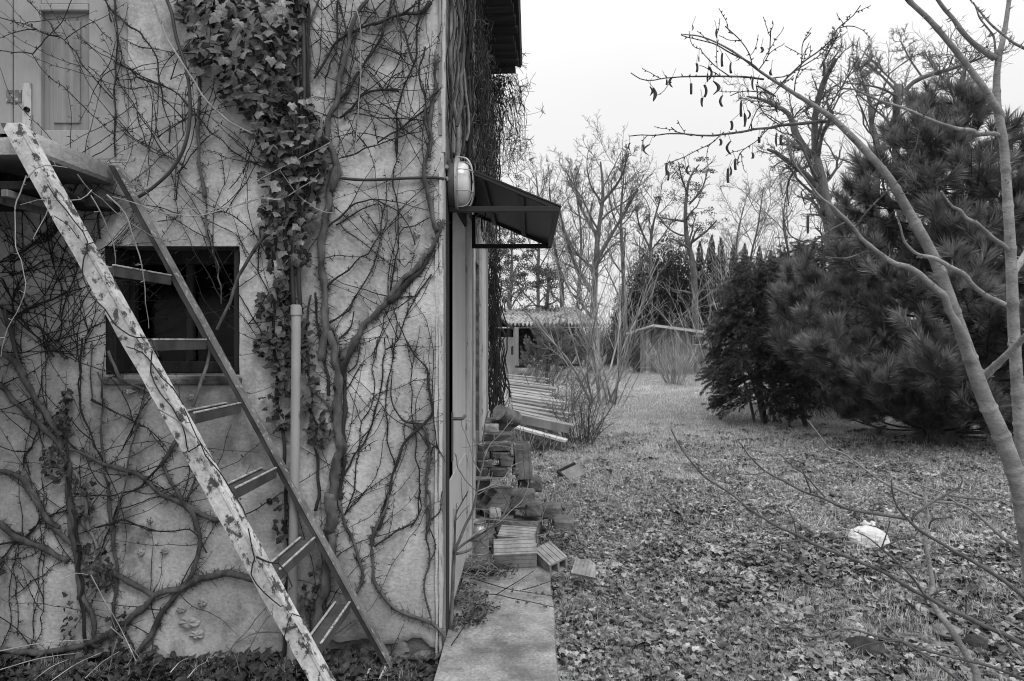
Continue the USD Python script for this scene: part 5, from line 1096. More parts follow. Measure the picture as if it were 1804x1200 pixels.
for pts in ([(830, 1020), (860, 1030), (895, 1040), (925, 1045), (985, 1054)], [(850, 1049), (875, 1050), (900, 1056), (935, 1063), (980, 1073)], [(875, 1050), (895, 1037), (915, 1025), (940, 1008)], [(795, 1140), (815, 1110), (835, 1075), (852, 1068), (880, 1075)], [(920, 1042), (945, 1035), (970, 1026)]):
    p = chain([PG(*q) + [0, 0, 0.008] for q in pts], 0.02); mb = MB(); mb.tube(p, np.linspace(0.0032, 0.0018, len(p)), 5); mb.tubes(spurs(p, np.full(len(p), .003), rp, 0.05, 0.014), 4); obj('shoot', mb, 'twig_dark', PV, smooth=True)
for px, py in ((903, 1043), (911, 1063), (927, 1065), (945, 1050), (960, 1072), (955, 1048)):
    v, f = leaf_mesh(0.02, rp, 0.2); mb = MB(); mb.add(v @ rotm(rp.uniform(0, 3), rp.uniform(0, 3), 0).T + PG(px, py) + [0, 0, 0.012], f); obj('dead_leaf', mb, 'litter_leaf', PV, smooth=True)
# tilted board in the leaves and some field stones
TB = thing('buried_board', 'small dark rimmed board half buried in the dead leaves right of the rubble', 'board', P(1008, 850, 7.4) * [1, 1, 0])
c = P(1008, 834, 7.6); mb = MB(); cbox(mb, c, (0.24, 0.18, 0.018), rotm(0.5, -0.25, 0.65), ch=0.003); obj('plate', mb, 'far_board', TB)
mb = MB(); R = rotm(0.5, -0.25, 0.65); bar(mb, c + R @ [-0.13, -0.09, 0.012], c + R @ [-0.13, 0.10, 0.012], 0.03, 0.03); bar(mb, c + R @ [-0.13, 0.1, 0.012], c + R @ [0.13, 0.1, 0.012], 0.03, 0.03); obj('rim', mb, 'dark_wood', TB)
def field_stone(px, py, w, h, label, m='stone', name='field_stone'):
    Y = GY(py); c = P(px, py, Y); s = trimesh.creation.icosphere(3, 1.0); k = F / Y
    v = s.vertices * [w / k / 2, w / k / 2, h / k / 2]; v = v * (0.72 + 0.56 * meshkit.fbm(s.vertices * 1.7 + px, 4, 3)[:, None])
    t = thing(name, label, 'stone', c); obj('body', (v + c + [0, 0, h / k * 0.1], s.faces), m, t, smooth=50)
field_stone(1523, 1150, 70, 40, 'largest dark stone in the ground cover at the lower right', 'dark_stone'); field_stone(1383, 1130, 24, 18, 'small round dark stone left of the largest dark stone', 'dark_stone')
field_stone(1330, 1112, 52, 14, 'flat dark stone sunk in the ivy at the lower middle right', 'dark_stone'); field_stone(1718, 1140, 40, 34, 'dark stone under the low branches at the lower right edge', 'dark_stone'); field_stone(1517, 1128, 14, 12, 'left one of two pale pebbles on the largest dark stone', 'white_peel', 'pebble'); field_stone(1533, 1130, 14, 14, 'right one of two pale pebbles on the largest dark stone', 'white_peel', 'pebble')
field_stone(1670, 1115, 46, 22, 'pale weathered stone chunk under the low branches', 'hollow_clay_dark'); field_stone(1025, 1150, 26, 16, 'dark clod of earth beside the pad edge', 'dark_stone')

# ------------------------------------------------------------------ white crumpled bag
bg = P(1532, 975, GY(975)); BGt = thing('white_bag', 'crumpled white plastic bag lying on the leafy ground under the branches', 'bag', bg)
s = trimesh.creation.icosphere(5, 1.0); d = s.vertices.copy()
n1 = meshkit.fbm(d * 1.6 + 7, 3, 5)[:, None]; rid = np.abs(meshkit.fbm(d * [2.2, 2.2, 5] + 11, 4, 8) - 0.5)[:, None]
v = d * (0.86 + 0.25 * n1 + 0.22 * rid); v = v * [0.150, 0.11, 0.135]
v[:, 2] = np.where(v[:, 2] < 0, v[:, 2] * 0.55, v[:, 2]); v[:, 0] -= 0.15 * v[:, 2]
obj('bag_body', (v + bg + [0, 0, 0.07], s.faces), 'white_bag', BGt, smooth=True)
for (dx, dy, dz, w, rz) in ((-0.155, -0.02, 0.035, 0.05, 0.4), (-0.03, 0.02, 0.225, 0.035, 0.2), (0.02, 0.02, 0.22, 0.03, -0.4), (-0.02, -0.09, 0.01, 0.06, 1.0)):
    gx, gy_ = np.meshgrid(np.linspace(-1, 1, 9), np.linspace(-1, 1, 7)); pp = np.stack([gx * w, gy_ * 0.012 * (1 + gx), 0.35 * w * np.sin(gx * 3 + gy_)], -1).reshape(-1, 3)
    pp += (np.stack([meshkit.noise(pp * 60 + q * 9) for q in range(3)], 1) - 0.5) * 0.02
    i, j = np.meshgrid(np.arange(6), np.arange(8), indexing='ij'); a = (i * 9 + j).ravel()
    obj('fold', (pp @ rotm(0.6, 0, rz).T + bg + [dx, dy, dz], np.stack([a, a + 1, a + 10, a + 9], 1)), 'white_bag', BGt, smooth=True)

# ------------------------------------------------------------------ low plank roof of the cold frame
CF = thing('cold_frame', 'low lean-to cover of weathered planks on a rendered base beside the house', 'cold frame', (0.0, 9.6, 0))
A0, A1 = P(908, 733, 9.7), P(1000, 753, 9.5)       # near edge, left and right
B0, B1 = P(884, 660, 15.5), P(960, 668, 15.5)      # far edge
npl = 27
for k in range(npl):
    t0, t1 = k / npl, (k + 1) / npl - 0.006
    l0, l1 = A0 + (B0 - A0) * t0, A0 + (B0 - A0) * t1; r0, r1 = A1 + (B1 - A1) * t0, A1 + (B1 - A1) * t1
    nz = np.array([0, 0, 0.03]); j = np.array([0, 0, 0.022 * rp.normal()]); e = rp.normal(0, 0.08)
    q = np.array([l0 + j, l1 + j, r1 + j + [e, 0, 0], r0 + j + [e, 0, 0]]); q = np.vstack([q, q - nz])
    v = q; f = ConvexHull(q + rp.normal(0, 1e-5, q.shape)).simplices; m = trimesh.Trimesh(v, f, process=False); m.fix_normals(); mb = MB(); mb.mesh(m); obj('plank', mb, 'plank_wood', CF)
mb = MB(); bar(mb, A0 + [-0.02, -0.05, -0.02], A1 + [0.02, -0.05, -0.02], 0.03, 0.12); obj('edge_board', mb, 'far_board', CF)
mb = MB(); bar(mb, A0 + [-0.02, -0.12, -0.13], A1 + [-0.02, -0.12, -0.17], 0.16, 0.035); obj('edge_board', mb, 'plank_wood_pale', CF, label='pale board along the front edge')
mb = MB(); bar(mb, A0 + [0.28, -0.08, -0.075], A0 + [0.62, -0.08, -0.11], 0.03, 0.02); obj('batten', mb, 'plank_wood_pale', CF)
c0, c1 = P(908, 800, 9.75), P(988, 800, 9.6)
mb = MB(); q = np.array([c0 * [1, 1, 0], c1 * [1, 1, 0], c1 * [1, 1, 0] + [0, 0, A1[2] - 0.22], c0 * [1, 1, 0] + [0, 0, A0[2] - 0.18]]); q = np.vstack([q, q + [0.0, 5.5, 0]]); m = trimesh.convex.convex_hull(q); mb.mesh(m); obj('base_wall', mb, 'rubble', CF)

# ------------------------------------------------------------------ open shelter, far left
SH = thing('open_shelter', 'open shelter with a worn corrugated roof behind the shrubs', 'shelter', P(905, 672, 25))
E0, E1, K0, K1 = P(902, 572, 25), P(1057, 571, 28), P(866, 547, 29.5), P(1012, 541, 32.5)
nu, nw = 260, 8; u = np.linspace(0, 1, nu)[:, None, None]; w = np.linspace(0, 1, nw)[None, :, None]
pt = (E0 + (E1 - E0) * u) * (1 - w) + (K0 + (K1 - K0) * u) * w; pt = np.broadcast_to(pt, (nu, nw, 3)).copy(); pt[..., 2] += 0.055 * np.sin(u[..., 0] * 2 * np.pi * 24) + 0.02 * (meshkit.noise(pt * 1.4) - 0.5)
i, j = np.meshgrid(np.arange(nu - 1), np.arange(nw - 1), indexing='ij'); a = (i * nw + j).ravel(); vv = pt.reshape(-1, 3); ff = np.stack([a, a + nw, a + nw + 1, a + 1], 1)
mb = MB(); mb.add(vv, ff); mb.add(vv - [0, 0, 0.05], ff[:, ::-1]); obj('roof_sheet', mb, 'roof_sheet', SH, smooth=True)
mb = MB(); bar(mb, P(858, 577.5, 25), P(1056, 576.5, 28), 0.06, 0.05); obj('eave_rail', mb, 'plank_wood_pale', SH)
mb = MB(); bar(mb, E0 + [0.05, 0.05, -0.12], K0 + [0.05, 0, -0.12], 0.06, 0.14); obj('rafter', mb, 'dark_wood', SH)
for px, Y in ((909, 25.05), (985, 26.5), (1052, 27.9)):
    b = P(px, 640, Y); mb = MB(); cbox(mb, (b[0], b[1], 1.03), (0.16, 0.16, 2.1), rotm(0, 0, 0.3), ch=0.01); obj('post', mb, 'far_board', SH)
mb = MB(); bar(mb, K0 + [0, 0, -0.2] - [0, 0, 1], K1 - [0, 0, 1.2], 0.05, 2.0); obj('back_wall', mb, 'dark_wood', SH)
WL = thing('pale_wall', 'pale wall with a small arched window seen under the shelter roof', 'wall', P(888, 665, 28.5)); a, b = P(858, 665, 28.8), P(907, 594, 28.8)
mb = MB(); mb.box((a[0], 28.8, -0.1), (b[0], 29.0, b[2])); obj('panel', mb, 'pale_board', WL)
aw = P(904, 616, 28.78); mb = MB(); th = np.linspace(0, np.pi, 10); pl = np.array([(0.09, -0.22), *[(0.09 * math.cos(q), 0.07 + 0.09 * math.sin(q)) for q in th], (-0.09, -0.22)]); mb.add(np.stack([aw[0] + pl[:, 0], 0 * pl[:, 0] + 28.79, aw[2] + pl[:, 1]], 1), [[0, k, k + 1] for k in range(1, len(pl) - 1)]); obj('window', mb, 'far_bark', WL)
for k in range(9):
    px = 912 + k * 16 + rp.uniform(-3, 3); b = P(px, 690, 24.2 - (k % 3) * 0.1); b[2] = 0.02; L = rp.uniform(1.1, 1.6); d = np.array([0.45, 0.55, 0.75]); d /= np.linalg.norm(d)
    t = thing('leaning_board', ['leftmost', 'second', 'third', 'fourth', 'fifth', 'sixth', 'seventh', 'eighth', 'rightmost'][k] + ' of the nine weathered boards leaning in a row before the shelter', 'board', b, 'boards leaning before the shelter'); mb = MB(); bar(mb, b, b + d * L, 0.22, 0.03, up=(-0.6, 0.5, 0.5)); obj('plank', mb, 'plank_wood', t)
for k, (x0, x1, py) in enumerate(((908, 928, 646), (915, 930, 642), (985, 1025, 643))):
    t = thing('cross_batten', ['lower dark batten across the leaning boards at the left', 'upper short dark batten across the leaning boards at the left', 'long dark batten across the leaning boards at the right'][k], 'batten', P(x0, py, 24)); mb = MB(); bar(mb, P(x0, py, 24), P(x1, py, 24.2), 0.05, 0.08); obj('body', mb, 'dark_wood', t)

# ------------------------------------------------------------------ shed, far right
SD = thing('garden_shed', 'small plank shed with a lean-to roof among the far shrubs', 'shed', P(1190, 662, 31))
Ys = 31.0; sx0, sx1 = P(1128, 600, Ys)[0], P(1252, 600, Ys)[0]; npk = 26
def ztop(x): 
    t = (x - P(1155, 600, Ys)[0]) / (sx1 - P(1155, 600, Ys)[0]); return EYE + (CY - (575 + 13 * max(t, 0) + (0 if t > 0 else -t * 22))) / F * Ys
wx0, wx1 = P(1221, 600, Ys)[0], P(1241, 600, Ys)[0]; wzz0, wzz1 = P(0, 607, Ys)[2], P(0, 592, Ys)[2]
for k in range(npk):
    a = sx0 + (sx1 - sx0) * k / npk; b = sx0 + (sx1 - sx0) * (k + 1) / npk - 0.006; zt = ztop((a + b) / 2) - 0.02; yo = 0.008 * (k % 2)
    spans = [(-0.05, zt)] if b < wx0 or a > wx1 else [(-0.05, wzz0), (wzz1, zt)]
    for z0, z1 in spans:
        mb = MB(); cbox(mb, ((a + b) / 2, Ys + yo, (z0 + z1) / 2), (b - a, 0.02, z1 - z0), ch=0.003); obj('wall_plank', mb, 'far_board', SD)
w_ = SD + '/window'; UsdGeom.Xform.Define(stage, w_); LOC[w_] = LOC[SD]; fr = MB()
for lo, hi in (((wx0 - .03, wzz0 - .03), (wx1 + .03, wzz0 + .02)), ((wx0 - .03, wzz1 - .02), (wx1 + .03, wzz1 + .03)), ((wx0 - .03, wzz0 + .021), (wx0 + .02, wzz1 - .021)), ((wx1 - .02, wzz0 + .021), (wx1 + .03, wzz1 - .021))): fr.box((lo[0], Ys - 0.035, lo[1]), (hi[0], Ys + 0.02, hi[1]))
obj('frame', fr, 'pale_board', w_); mb = MB(); mb.box((wx0, Ys - 0.01, wzz0), (wx1, Ys - 0.006, wzz1)); obj('pane', mb, 'window_glass', w_)
mb = MB(); mb.box((sx0 + 0.02, Ys + 0.08, 0), (sx1 - 0.02, Ys + 2.4, EYE + (CY - 590) / F * Ys)); obj('inner_wall', mb, 'dark_wood', SD)
mb = MB(); bar(mb, P(1150, 574, Ys - 0.3), P(1256, 588, Ys - 0.3), 0.5, 0.09); obj('roof_edge', mb, 'plank_wood_pale', SD)
mb = MB(); bar(mb, P(1153, 574, Ys - 0.3), P(1108, 588, Ys + 0.6), 0.5, 0.07); obj('roof_edge', mb, 'plank_wood_pale', SD)
mb = MB(); q = np.array([P(1150, 572, Ys - 0.2), P(1256, 586, Ys - 0.2), P(1240, 582, Ys + 2.6), P(1145, 570, Ys + 2.6)]); mb.mesh(trimesh.convex.convex_hull(np.vstack([q, q - [0, 0, 0.06]]))); obj('roof', mb, 'far_bark', SD)
sg = thing('white_sheet', 'small white sheet fixed to the shed wall right of its window', 'sheet', P(1244, 605, Ys - 0.05)); mb = MB(); a, b = P(1240.5, 607, Ys - .05), P(1248, 592, Ys - .05); mb.box((a[0], Ys - 0.06, a[2]), (b[0], Ys - 0.045, b[2])); obj('body', mb, 'white_bag', sg)
# wire fence under the pine
FN = thing('wire_fence', 'low rusty wire fence panel beside the leaning pine trunk', 'fence', P(1700, 795, 10.4)); a, b = P(1672, 780, 10.4), P(1738, 776, 10.2)
for q in (a, b): mb = MB(); mb.tube([q * [1, 1, 0], q + [0, 0, 0.08]], 0.012, 6); obj('post', mb, 'dark_metal', FN)
for h in (0.0, 0.07, -0.12): mb = MB(); mb.tube([a + [0, 0, h], b + [0, 0, h]], 0.006, 5); obj('wire', mb, 'dark_metal', FN)
its = [(np.array([a + (b - a) * t + [0, 0, 0.07], a + (b - a) * t - [0, 0, 0.2]]), 0.0022) for t in np.linspace(0, 1, 32)]; mb = MB(); mb.tubes(its, 3); obj('upright_wires', mb, 'dark_metal', FN, kind='stuff')
# ------------------------------------------------------------------ bare trees
def grow(rng, path, rad, spec):
    """Branches level by level from a trunk path. spec: list of dicts n, t0, L, fall, ang, up, jit, seg. Returns a list (per level) of (pts, radii)."""
    levels = []; parents = [(np.asarray(path), np.asarray(rad))]
    for sp in spec:
        new = []
        for pp, rr in parents:
            Lp = np.linalg.norm(np.diff(pp, axis=0), axis=1).sum()
            n = sp['n'] if np.isscalar(sp['n']) else rng.integers(sp['n'][0], sp['n'][1] + 1)
            if sp.get('per_m'): n = max(1, int(round(Lp * sp['per_m'] * rng.uniform(0.7, 1.3))))
            ph = rng.uniform(0, 6.28)
            for k in range(n):
                t = sp['t0'] + (1 - sp['t0']) * (k + rng.random()) / n
                x = t * (len(pp) - 1); i = min(int(x), len(pp) - 2); fr = x - i
                p = pp[i] + (pp[i + 1] - pp[i]) * fr; r = rr[i] + (rr[i + 1] - rr[i]) * fr
                T_ = pp[i + 1] - pp[i]; T_ /= np.linalg.norm(T_) + 1e-9
                ph += 2.4 + rng.normal(0, 0.5)
                a = np.cross(T_, [0.3, 0.2, 1.0] if abs(T_[2]) < 0.9 else [1, 0, 0]); a /= np.linalg.norm(a); b = np.cross(T_, a)
                ang = sp['ang'] * rng.uniform(0.7, 1.25)
                d = T_ * math.cos(ang) + (a * math.cos(ph) + b * math.sin(ph)) * math.sin(ang)
                L = (sp['L'] if sp.get('abs') else Lp * sp['L']) * rng.uniform(0.6, 1.2) * (1 - sp['fall'] * t)
                ns = sp['seg']; q = [p]
                for s in range(ns):
                    d = d + rng.normal(0, sp['jit'], 3) + [0, 0, sp['up']]; d /= np.linalg.norm(d); q.append(q[-1] + d * L / ns)
                r0 = min(r * sp.get('rr', 0.62), r * 0.95); r1 = max(r0 * sp.get('taper', 0.35), sp['rmin'])
                new.append((np.array(q), np.linspace(max(r0, sp['rmin']), r1, ns + 1)))
        levels.append(new); parents = new
    return levels
def tree_thing(name, label, cat, base, trunk, rad, spec, mt, mtw, rng, sides=8, limb_levels=1, limbs=(), group=None):
    t = thing(name, label, cat, base, group)
    p = chain(np.c_[trunk, rad], 0.25 if trunk[-1][2] - trunk[0][2] > 2 else 0.06)
    mb = MB(); mb.tube(p[:, :3], p[:, 3], sides); obj('trunk', mb, mt, t, smooth=True)
    allp = [(p[:, :3], p[:, 3])]
    for lp, lr in limbs:
        q = chain(np.c_[lp, lr], 0.2); mb = MB(); mb.tube(q[:, :3], q[:, 3], max(5, sides - 2)); obj('limb', mb, mt, t, smooth=True); allp.append((q[:, :3], q[:, 3]))
    its = []; first = []
    for k, (pp, rr) in enumerate(allp):
        lv = grow(rng, pp, rr, spec)
        for li, l in enumerate(lv):
            if li < limb_levels and mt != mtw and k == 0: first += l
            else: its += l
    for q, r in first: mb = MB(); mb.tube(q, r, 5); obj('branch', mb, mt, t, smooth=True)
    if its: mb = MB(); mb.tubes(its, 3); obj('twigs', mb, mtw, t, kind='stuff')
    return t
def PX(pts, Y): return np.array([P(a, b, Y) for a, b, *_ in pts]), np.array([p[2] / 2 / F * Y for p in pts])
rt = np.random.default_rng(51)
FAR = [dict(n=12, t0=.25, L=.42, fall=.45, ang=.75, up=.10, jit=.16, seg=6, rmin=.012, rr=.5), dict(n=7, t0=.2, L=.5, fall=.4, ang=.7, up=.07, jit=.2, seg=5, rmin=.008), dict(n=6, t0=.15, L=.5, fall=.3, ang=.7, up=.05, jit=.25, seg=4, rmin=.006), dict(n=4, t0=.1, L=.55, fall=.2, ang=.7, up=.04, jit=.25, seg=3, rmin=.005)]
def far_tree(pts, Y, label, spec=FAR, name='bare_tree', limbs=(), **k):
    tp, tr = PX(pts, Y); tp[0][2] = -0.1
    lm = [PX(l, Y) for l in limbs]
    for i, (lp, lr) in enumerate(lm): lp[:, 1] += np.linspace(0, rt.uniform(-1.5, 1.5), len(lp))
    return tree_thing(name, label, 'tree', tp[0] * [1, 1, 0], tp, tr, spec, 'far_bark', 'far_twig', rt, 8, 1, lm, **k)
far_tree([(1042, 660, 15), (1046, 540, 12), (1052, 430, 9), (1062, 345, 6), (1058, 285, 3)], 33, 'tallest bare tree behind the shelter with a wide rounded crown', limbs=[[(1055, 420, 7), (1025, 360, 5), (1010, 290, 2)], [(1058, 360, 6), (1090, 320, 4), (1105, 275, 2)], [(1046, 520, 9), (1010, 460, 6), (985, 380, 3)], [(1050, 460, 8), (1085, 400, 5), (1120, 340, 2)]])
far_tree([(950, 660, 8), (948, 500, 6), (950, 380, 4), (944, 305, 2)], 42, 'slim bare tree rising just right of the canopy tip', FAR)
far_tree([(1105, 660, 8), (1098, 480, 7), (1094, 380, 5), (1100, 300, 2)], 36, 'thin bare tree at the right edge of the tallest crown', FAR)
far_tree([(985, 660, 10), (990, 520, 8), (975, 420, 5), (968, 330, 2)], 38, 'bare tree between the canopy tip and the tallest crown', FAR)
far_tree([(1022, 660, 7), (1018, 540, 6), (1024, 420, 4), (1015, 340, 2)], 46, 'faint bare tree standing behind the left side of the tallest crown', FAR)
far_tree([(1150, 640, 8), (1146, 460, 6), (1150, 400, 4), (1165, 345, 2)], 40, 'small open bare tree left of the tree with dark leaf clumps', FAR, limbs=[[(1146, 440, 4), (1125, 400, 3), (1118, 372, 1.5)]])
far_tree([(1318, 640, 5), (1320, 480, 4), (1335, 400, 3), (1345, 330, 1.5)], 40, 'slender bare tree above the conifer row, left of the forked tree', FAR)
far_tree([(1290, 640, 4), (1296, 480, 3.5), (1300, 410, 2.5), (1312, 360, 1.5)], 44, 'very thin bare tree above the middle of the conifer row', FAR)
far_tree([(1385, 640, 6), (1392, 480, 5), (1380, 390, 3), (1390, 320, 1.5)], 40, 'thin bare tree right behind the forked tree trunk', FAR)
POL = [dict(n=14, t0=.3, L=.30, fall=.1, ang=.8, up=.05, jit=.3, seg=7, rmin=.012, rr=.35), dict(n=7, t0=.15, L=.5, fall=.3, ang=.7, up=.06, jit=.3, seg=5, rmin=.007), dict(n=6, t0=.1, L=.5, fall=.2, ang=.7, up=.04, jit=.3, seg=4, rmin=.005)]
far_tree([(1500, 660, 26), (1480, 500, 24), (1462, 400, 21), (1444, 310, 20), (1432, 265, 16)], 23, 'forked bare tree with thick dark limbs behind the leaning stem', POL, limbs=[[(1438, 290, 14), (1410, 235, 13), (1400, 190, 9), (1360, 160, 6), (1335, 148, 3)], [(1436, 275, 13), (1428, 210, 11), (1434, 160, 10), (1446, 128, 7)], [(1455, 345, 12), (1420, 310, 10), (1385, 285, 8), (1362, 270, 7), (1348, 266, 4)], [(1440, 282, 9), (1436, 250, 6), (1442, 215, 6)], [(1432, 268, 8), (1416, 250, 7), (1412, 235, 5)], [(1445, 120, 4), (1446, 90, 2)]])
far_tree([(1600, 680, 17), (1590, 420, 15), (1580, 300, 13), (1578, 230, 12), (1582, 150, 14)], 24, 'pollarded bare tree with a cut top above the pine', POL, limbs=[[(1584, 172, 8), (1605, 148, 8), (1630, 138, 8), (1655, 133, 7), (1690, 122, 4), (1740, 105, 2)], [(1626, 138, 4), (1615, 95, 3), (1608, 50, 1.5)], [(1577, 158, 5), (1560, 110, 3), (1545, 75, 1.5)], [(1580, 150, 4), (1572, 110, 3), (1556, 60, 1.5)]])
far_tree([(1550, 680, 14), (1544, 380, 12), (1545, 260, 11), (1536, 220, 9), (1534, 186, 9)], 24, 'shorter pollarded tree left of the one with the cut top', POL, limbs=[[(1536, 188, 5), (1560, 180, 5), (1580, 195, 3)], [(1534, 186, 5), (1522, 150, 3), (1512, 110, 1.5)], [(1545, 240, 5), (1565, 250, 4), (1575, 258, 2)], [(1534, 186, 5), (1545, 150, 3), (1540, 110, 1.5)]])
far_tree([(1690, 680, 14), (1692, 300, 11), (1690, 170, 9), (1700, 120, 6)], 26, 'bare tree mostly hidden behind the top of the pine', POL, limbs=[[(1690, 170, 7), (1720, 140, 5), (1760, 118, 3)], [(1692, 165, 6), (1660, 120, 4), (1650, 80, 2)]])
# tree with leaf clumps left on it
lt = far_tree([(1228, 640, 12), (1222, 480, 11), (1210, 420, 8), (1208, 360, 6), (1215, 315, 4), (1232, 290, 2)], 38, 'tree with dark clumps of clinging leaves above the conifers', [dict(n=12, t0=.3, L=.26, fall=.3, ang=1.0, up=.1, jit=.2, seg=6, rmin=.012, rr=.5), dict(n=5, t0=.3, L=.5, fall=.3, ang=.7, up=.05, jit=.3, seg=4, rmin=.008)], name='leafy_tree', limbs=[[(1208, 390, 5), (1180, 385, 3), (1165, 380, 1.5)], [(1215, 430, 5), (1240, 410, 3), (1252, 395, 2)], [(1212, 345, 4), (1195, 310, 2.5), (1188, 295, 1.5)], [(1218, 440, 5), (1185, 425, 3), (1170, 425, 1.5)], [(1214, 360, 4), (1235, 335, 3), (1245, 300, 2)]])
def clump_leaves(mb, c, r, n, s, rng):
    for k in range(n):
        d = rng.normal(0, 1, 3); d *= rng.random() ** 0.4 / np.linalg.norm(d); p = c + d * r
        a, b = rng.normal(0, 1, 3), rng.normal(0, 1, 3); a /= np.linalg.norm(a); b -= a * (a @ b); b /= np.linalg.norm(b)
        mb.add(np.array([p - a * s, p - b * s * .5, p + a * s, p + b * s * .5]), [[0, 1, 2], [0, 2, 3]])
mb = MB()
for px, py, w in [(1190, 300, 10), (1205, 320, 11), (1238, 285, 8), (1228, 305, 9), (1180, 345, 14), (1205, 350, 14), (1232, 340, 12), (1165, 385, 12), (1185, 425, 12), (1172, 392, 10), (1235, 400, 13), (1252, 395, 10), (1240, 420, 10), (1215, 375, 10), (1245, 300, 7), (1198, 290, 7), (1222, 330, 9), (1160, 350, 7), (1250, 370, 8), (1170, 430, 9), (1222, 395, 9)]:
    for q in range(4): clump_leaves(mb, P(px + rt.normal(0, w * .8), py + rt.normal(0, w * .45), 38 + rt.normal(0, .8)), np.array([w * 1.0, w * 1.0, w * .5]) / F * 38, 40, 0.052, rt)
obj('leaf_clumps', mb, 'yew_needle', lt, kind='stuff')
# evergreen, loose foliage left behind the shelter and canopy
for (px, py, w, h, Y, n, lb) in [(900, 480, 62, 95, 30, 26, 'dark loose evergreen behind the canopy bracket'), (872, 400, 40, 90, 33, 16, 'dark evergreen close beside the end of the house wall'), (965, 500, 40, 45, 31, 10, 'low dark evergreen above the shelter roof ridge')]:
    tp, tr = PX([(px, 665, 10), (px - 3, 560, 8), (px + 2, py, 5), (px, py - h * .8, 2)], Y); tp[0][2] = -.1
    t = tree_thing('evergreen_tree', lb, 'tree', tp[0] * [1, 1, 0], tp, tr, [dict(n=16, t0=.2, L=.3, fall=.3, ang=.9, up=.06, jit=.2, seg=5, rmin=.012, rr=.5), dict(n=4, t0=.2, L=.5, fall=.3, ang=.7, up=.03, jit=.2, seg=4, rmin=.008)], 'far_bark', 'far_twig', rt); mb = MB()
    for k in range(n * 3):
        d = rt.normal(0, .5, 2); clump_leaves(mb, P(px + d[0] * w, py + d[1] * h, Y + rt.normal(0, 1)), np.array([11, 11, 7]) / F * Y * rt.uniform(.6, 1.4), 80, 0.05, rt)
    obj('leaf_clumps', mb, 'yew_needle', t, kind='stuff')

# ------------------------------------------------------------------ dark conifer row
def conifer_mesh(H, R, rng, n=9500, top=0.02, ex=0.75):
    mb = MB(); v = []; f = []
    for k in range(n):
        t = 1 - rng.random() ** 0.62; z = H * (0.03 + 0.97 * t); r = R * (1 - t) ** ex * rng.uniform(0.55, 1.05) * (0.86 + 0.14 * math.sin(z * 7)) + top
        a = rng.uniform(0, 2 * np.pi); c = np.array([r * math.cos(a), r * math.sin(a), z]); out = np.array([math.cos(a), math.sin(a), 0])
        up = np.array([0, 0, 1.0]) + out * rng.uniform(0.15, 0.7) + rng.normal(0, 0.15, 3); up /= np.linalg.norm(up); sd = np.cross(up, out + rng.normal(0, .4, 3)); sd /= np.linalg.norm(sd)
        L = rng.uniform(0.12, 0.26) * (0.5 + 0.6 * (1 - t)); w = L * 0.30
        b = len(v); v += [c - up * L * .3, c + sd * w - up * .05 * L, c + up * L * .7, c - sd * w + up * .1 * L]; f += [[b, b + 1, b + 2], [b, b + 2, b + 3]]
    mb.add(np.array(v), f); return mb
rk = np.random.default_rng(61)
protos = []
for nm, H, R in (('conifer_tree', 8.0, 1.15), ('conifer_tree', 8.0, 1.6)):
    protos.append((conifer_mesh(H, R, rk, ex=0.75 if R < 1.3 else 0.42), H, R))
CONI = [(1140, 428, 44, 1), (1170, 414, 44, 1), (1200, 420, 45, 1), (1233, 424, 44, 0), (1254, 413, 46, 0), (1270, 418, 46, 0), (1292, 430, 45, 0), (1312, 428, 46, 0), (1338, 432, 45, 0), (1358, 440, 44, 0), (1382, 436, 45, 0), (1404, 446, 46, 0), (1120, 455, 43, 1), (1425, 440, 46, 0), (1450, 450, 45, 0), (1215, 455, 42, 1), (1262, 470, 41, 1), (1300, 475, 41, 1), (1345, 480, 41, 1), (1395, 480, 41, 1), (1160, 455, 41, 1), (1185, 440, 43, 1), (1125, 490, 40, 1), (1240, 490, 39, 1), (1420, 470, 41, 1), (1095, 500, 42, 1)]
order = ['first', 'second', 'third', 'fourth', 'fifth', 'sixth', 'seventh', 'eighth', 'ninth', 'tenth', 'eleventh', 'twelfth']
made = {}
fr_ = sorted([c for c in CONI[:15]]); 
for c in CONI:
    px, top, Y, kind = c; H = EYE + (CY - top) / F * Y; b = P(px, 600, Y) * [1, 1, 0]
    if c in CONI[:15]:
        i = fr_.index(c); lb = (f'{order[i]} dark spire from the left in the far conifer row' if i < 12 else f'dark conifer spire behind the pine, {order[14 - i]} from the right in the far row')
    else:
        i = sorted(CONI[15:]).index(c); lb = f'broad lower conifer before the far row, {order[i]} from the left'
    mbp, H0, R0 = protos[kind]
    path = '/World/' + numbered('/World', 'conifer_tree')
    if kind not in made:
        x = UsdGeom.Xform.Define(stage, path); LOC[path] = np.zeros(3)
        obj('crown', mbp, 'conifer_spray', path, kind='stuff'); mb = MB(); mb.tube([(0, 0, -0.1), (0, 0, H0 * .9)], [0.14, 0.02], 7); obj('trunk', mb, 'far_bark', path, smooth=True); made[kind] = path
    else:
        x = UsdGeom.Xform.Define(stage, path); x.GetPrim().GetReferences().AddInternalReference(made[kind]); x.GetPrim().SetInstanceable(True)
        x.ClearXformOpOrder()
    s = H / H0
    op = x.MakeMatrixXform(); op.Set(Gf.Matrix4d().SetScale(Gf.Vec3d(s * (1.0 if kind == 0 else 1.15), s, s)) * Gf.Matrix4d().SetRotate(Gf.Rotation(Gf.Vec3d(0, 0, 1), float(rk.uniform(0, 360)))) * Gf.Matrix4d().SetTranslate(Gf.Vec3d(*map(float, b))))
    setdata(x.GetPrim(), lb, 'tree', 'far row of dark conifers')

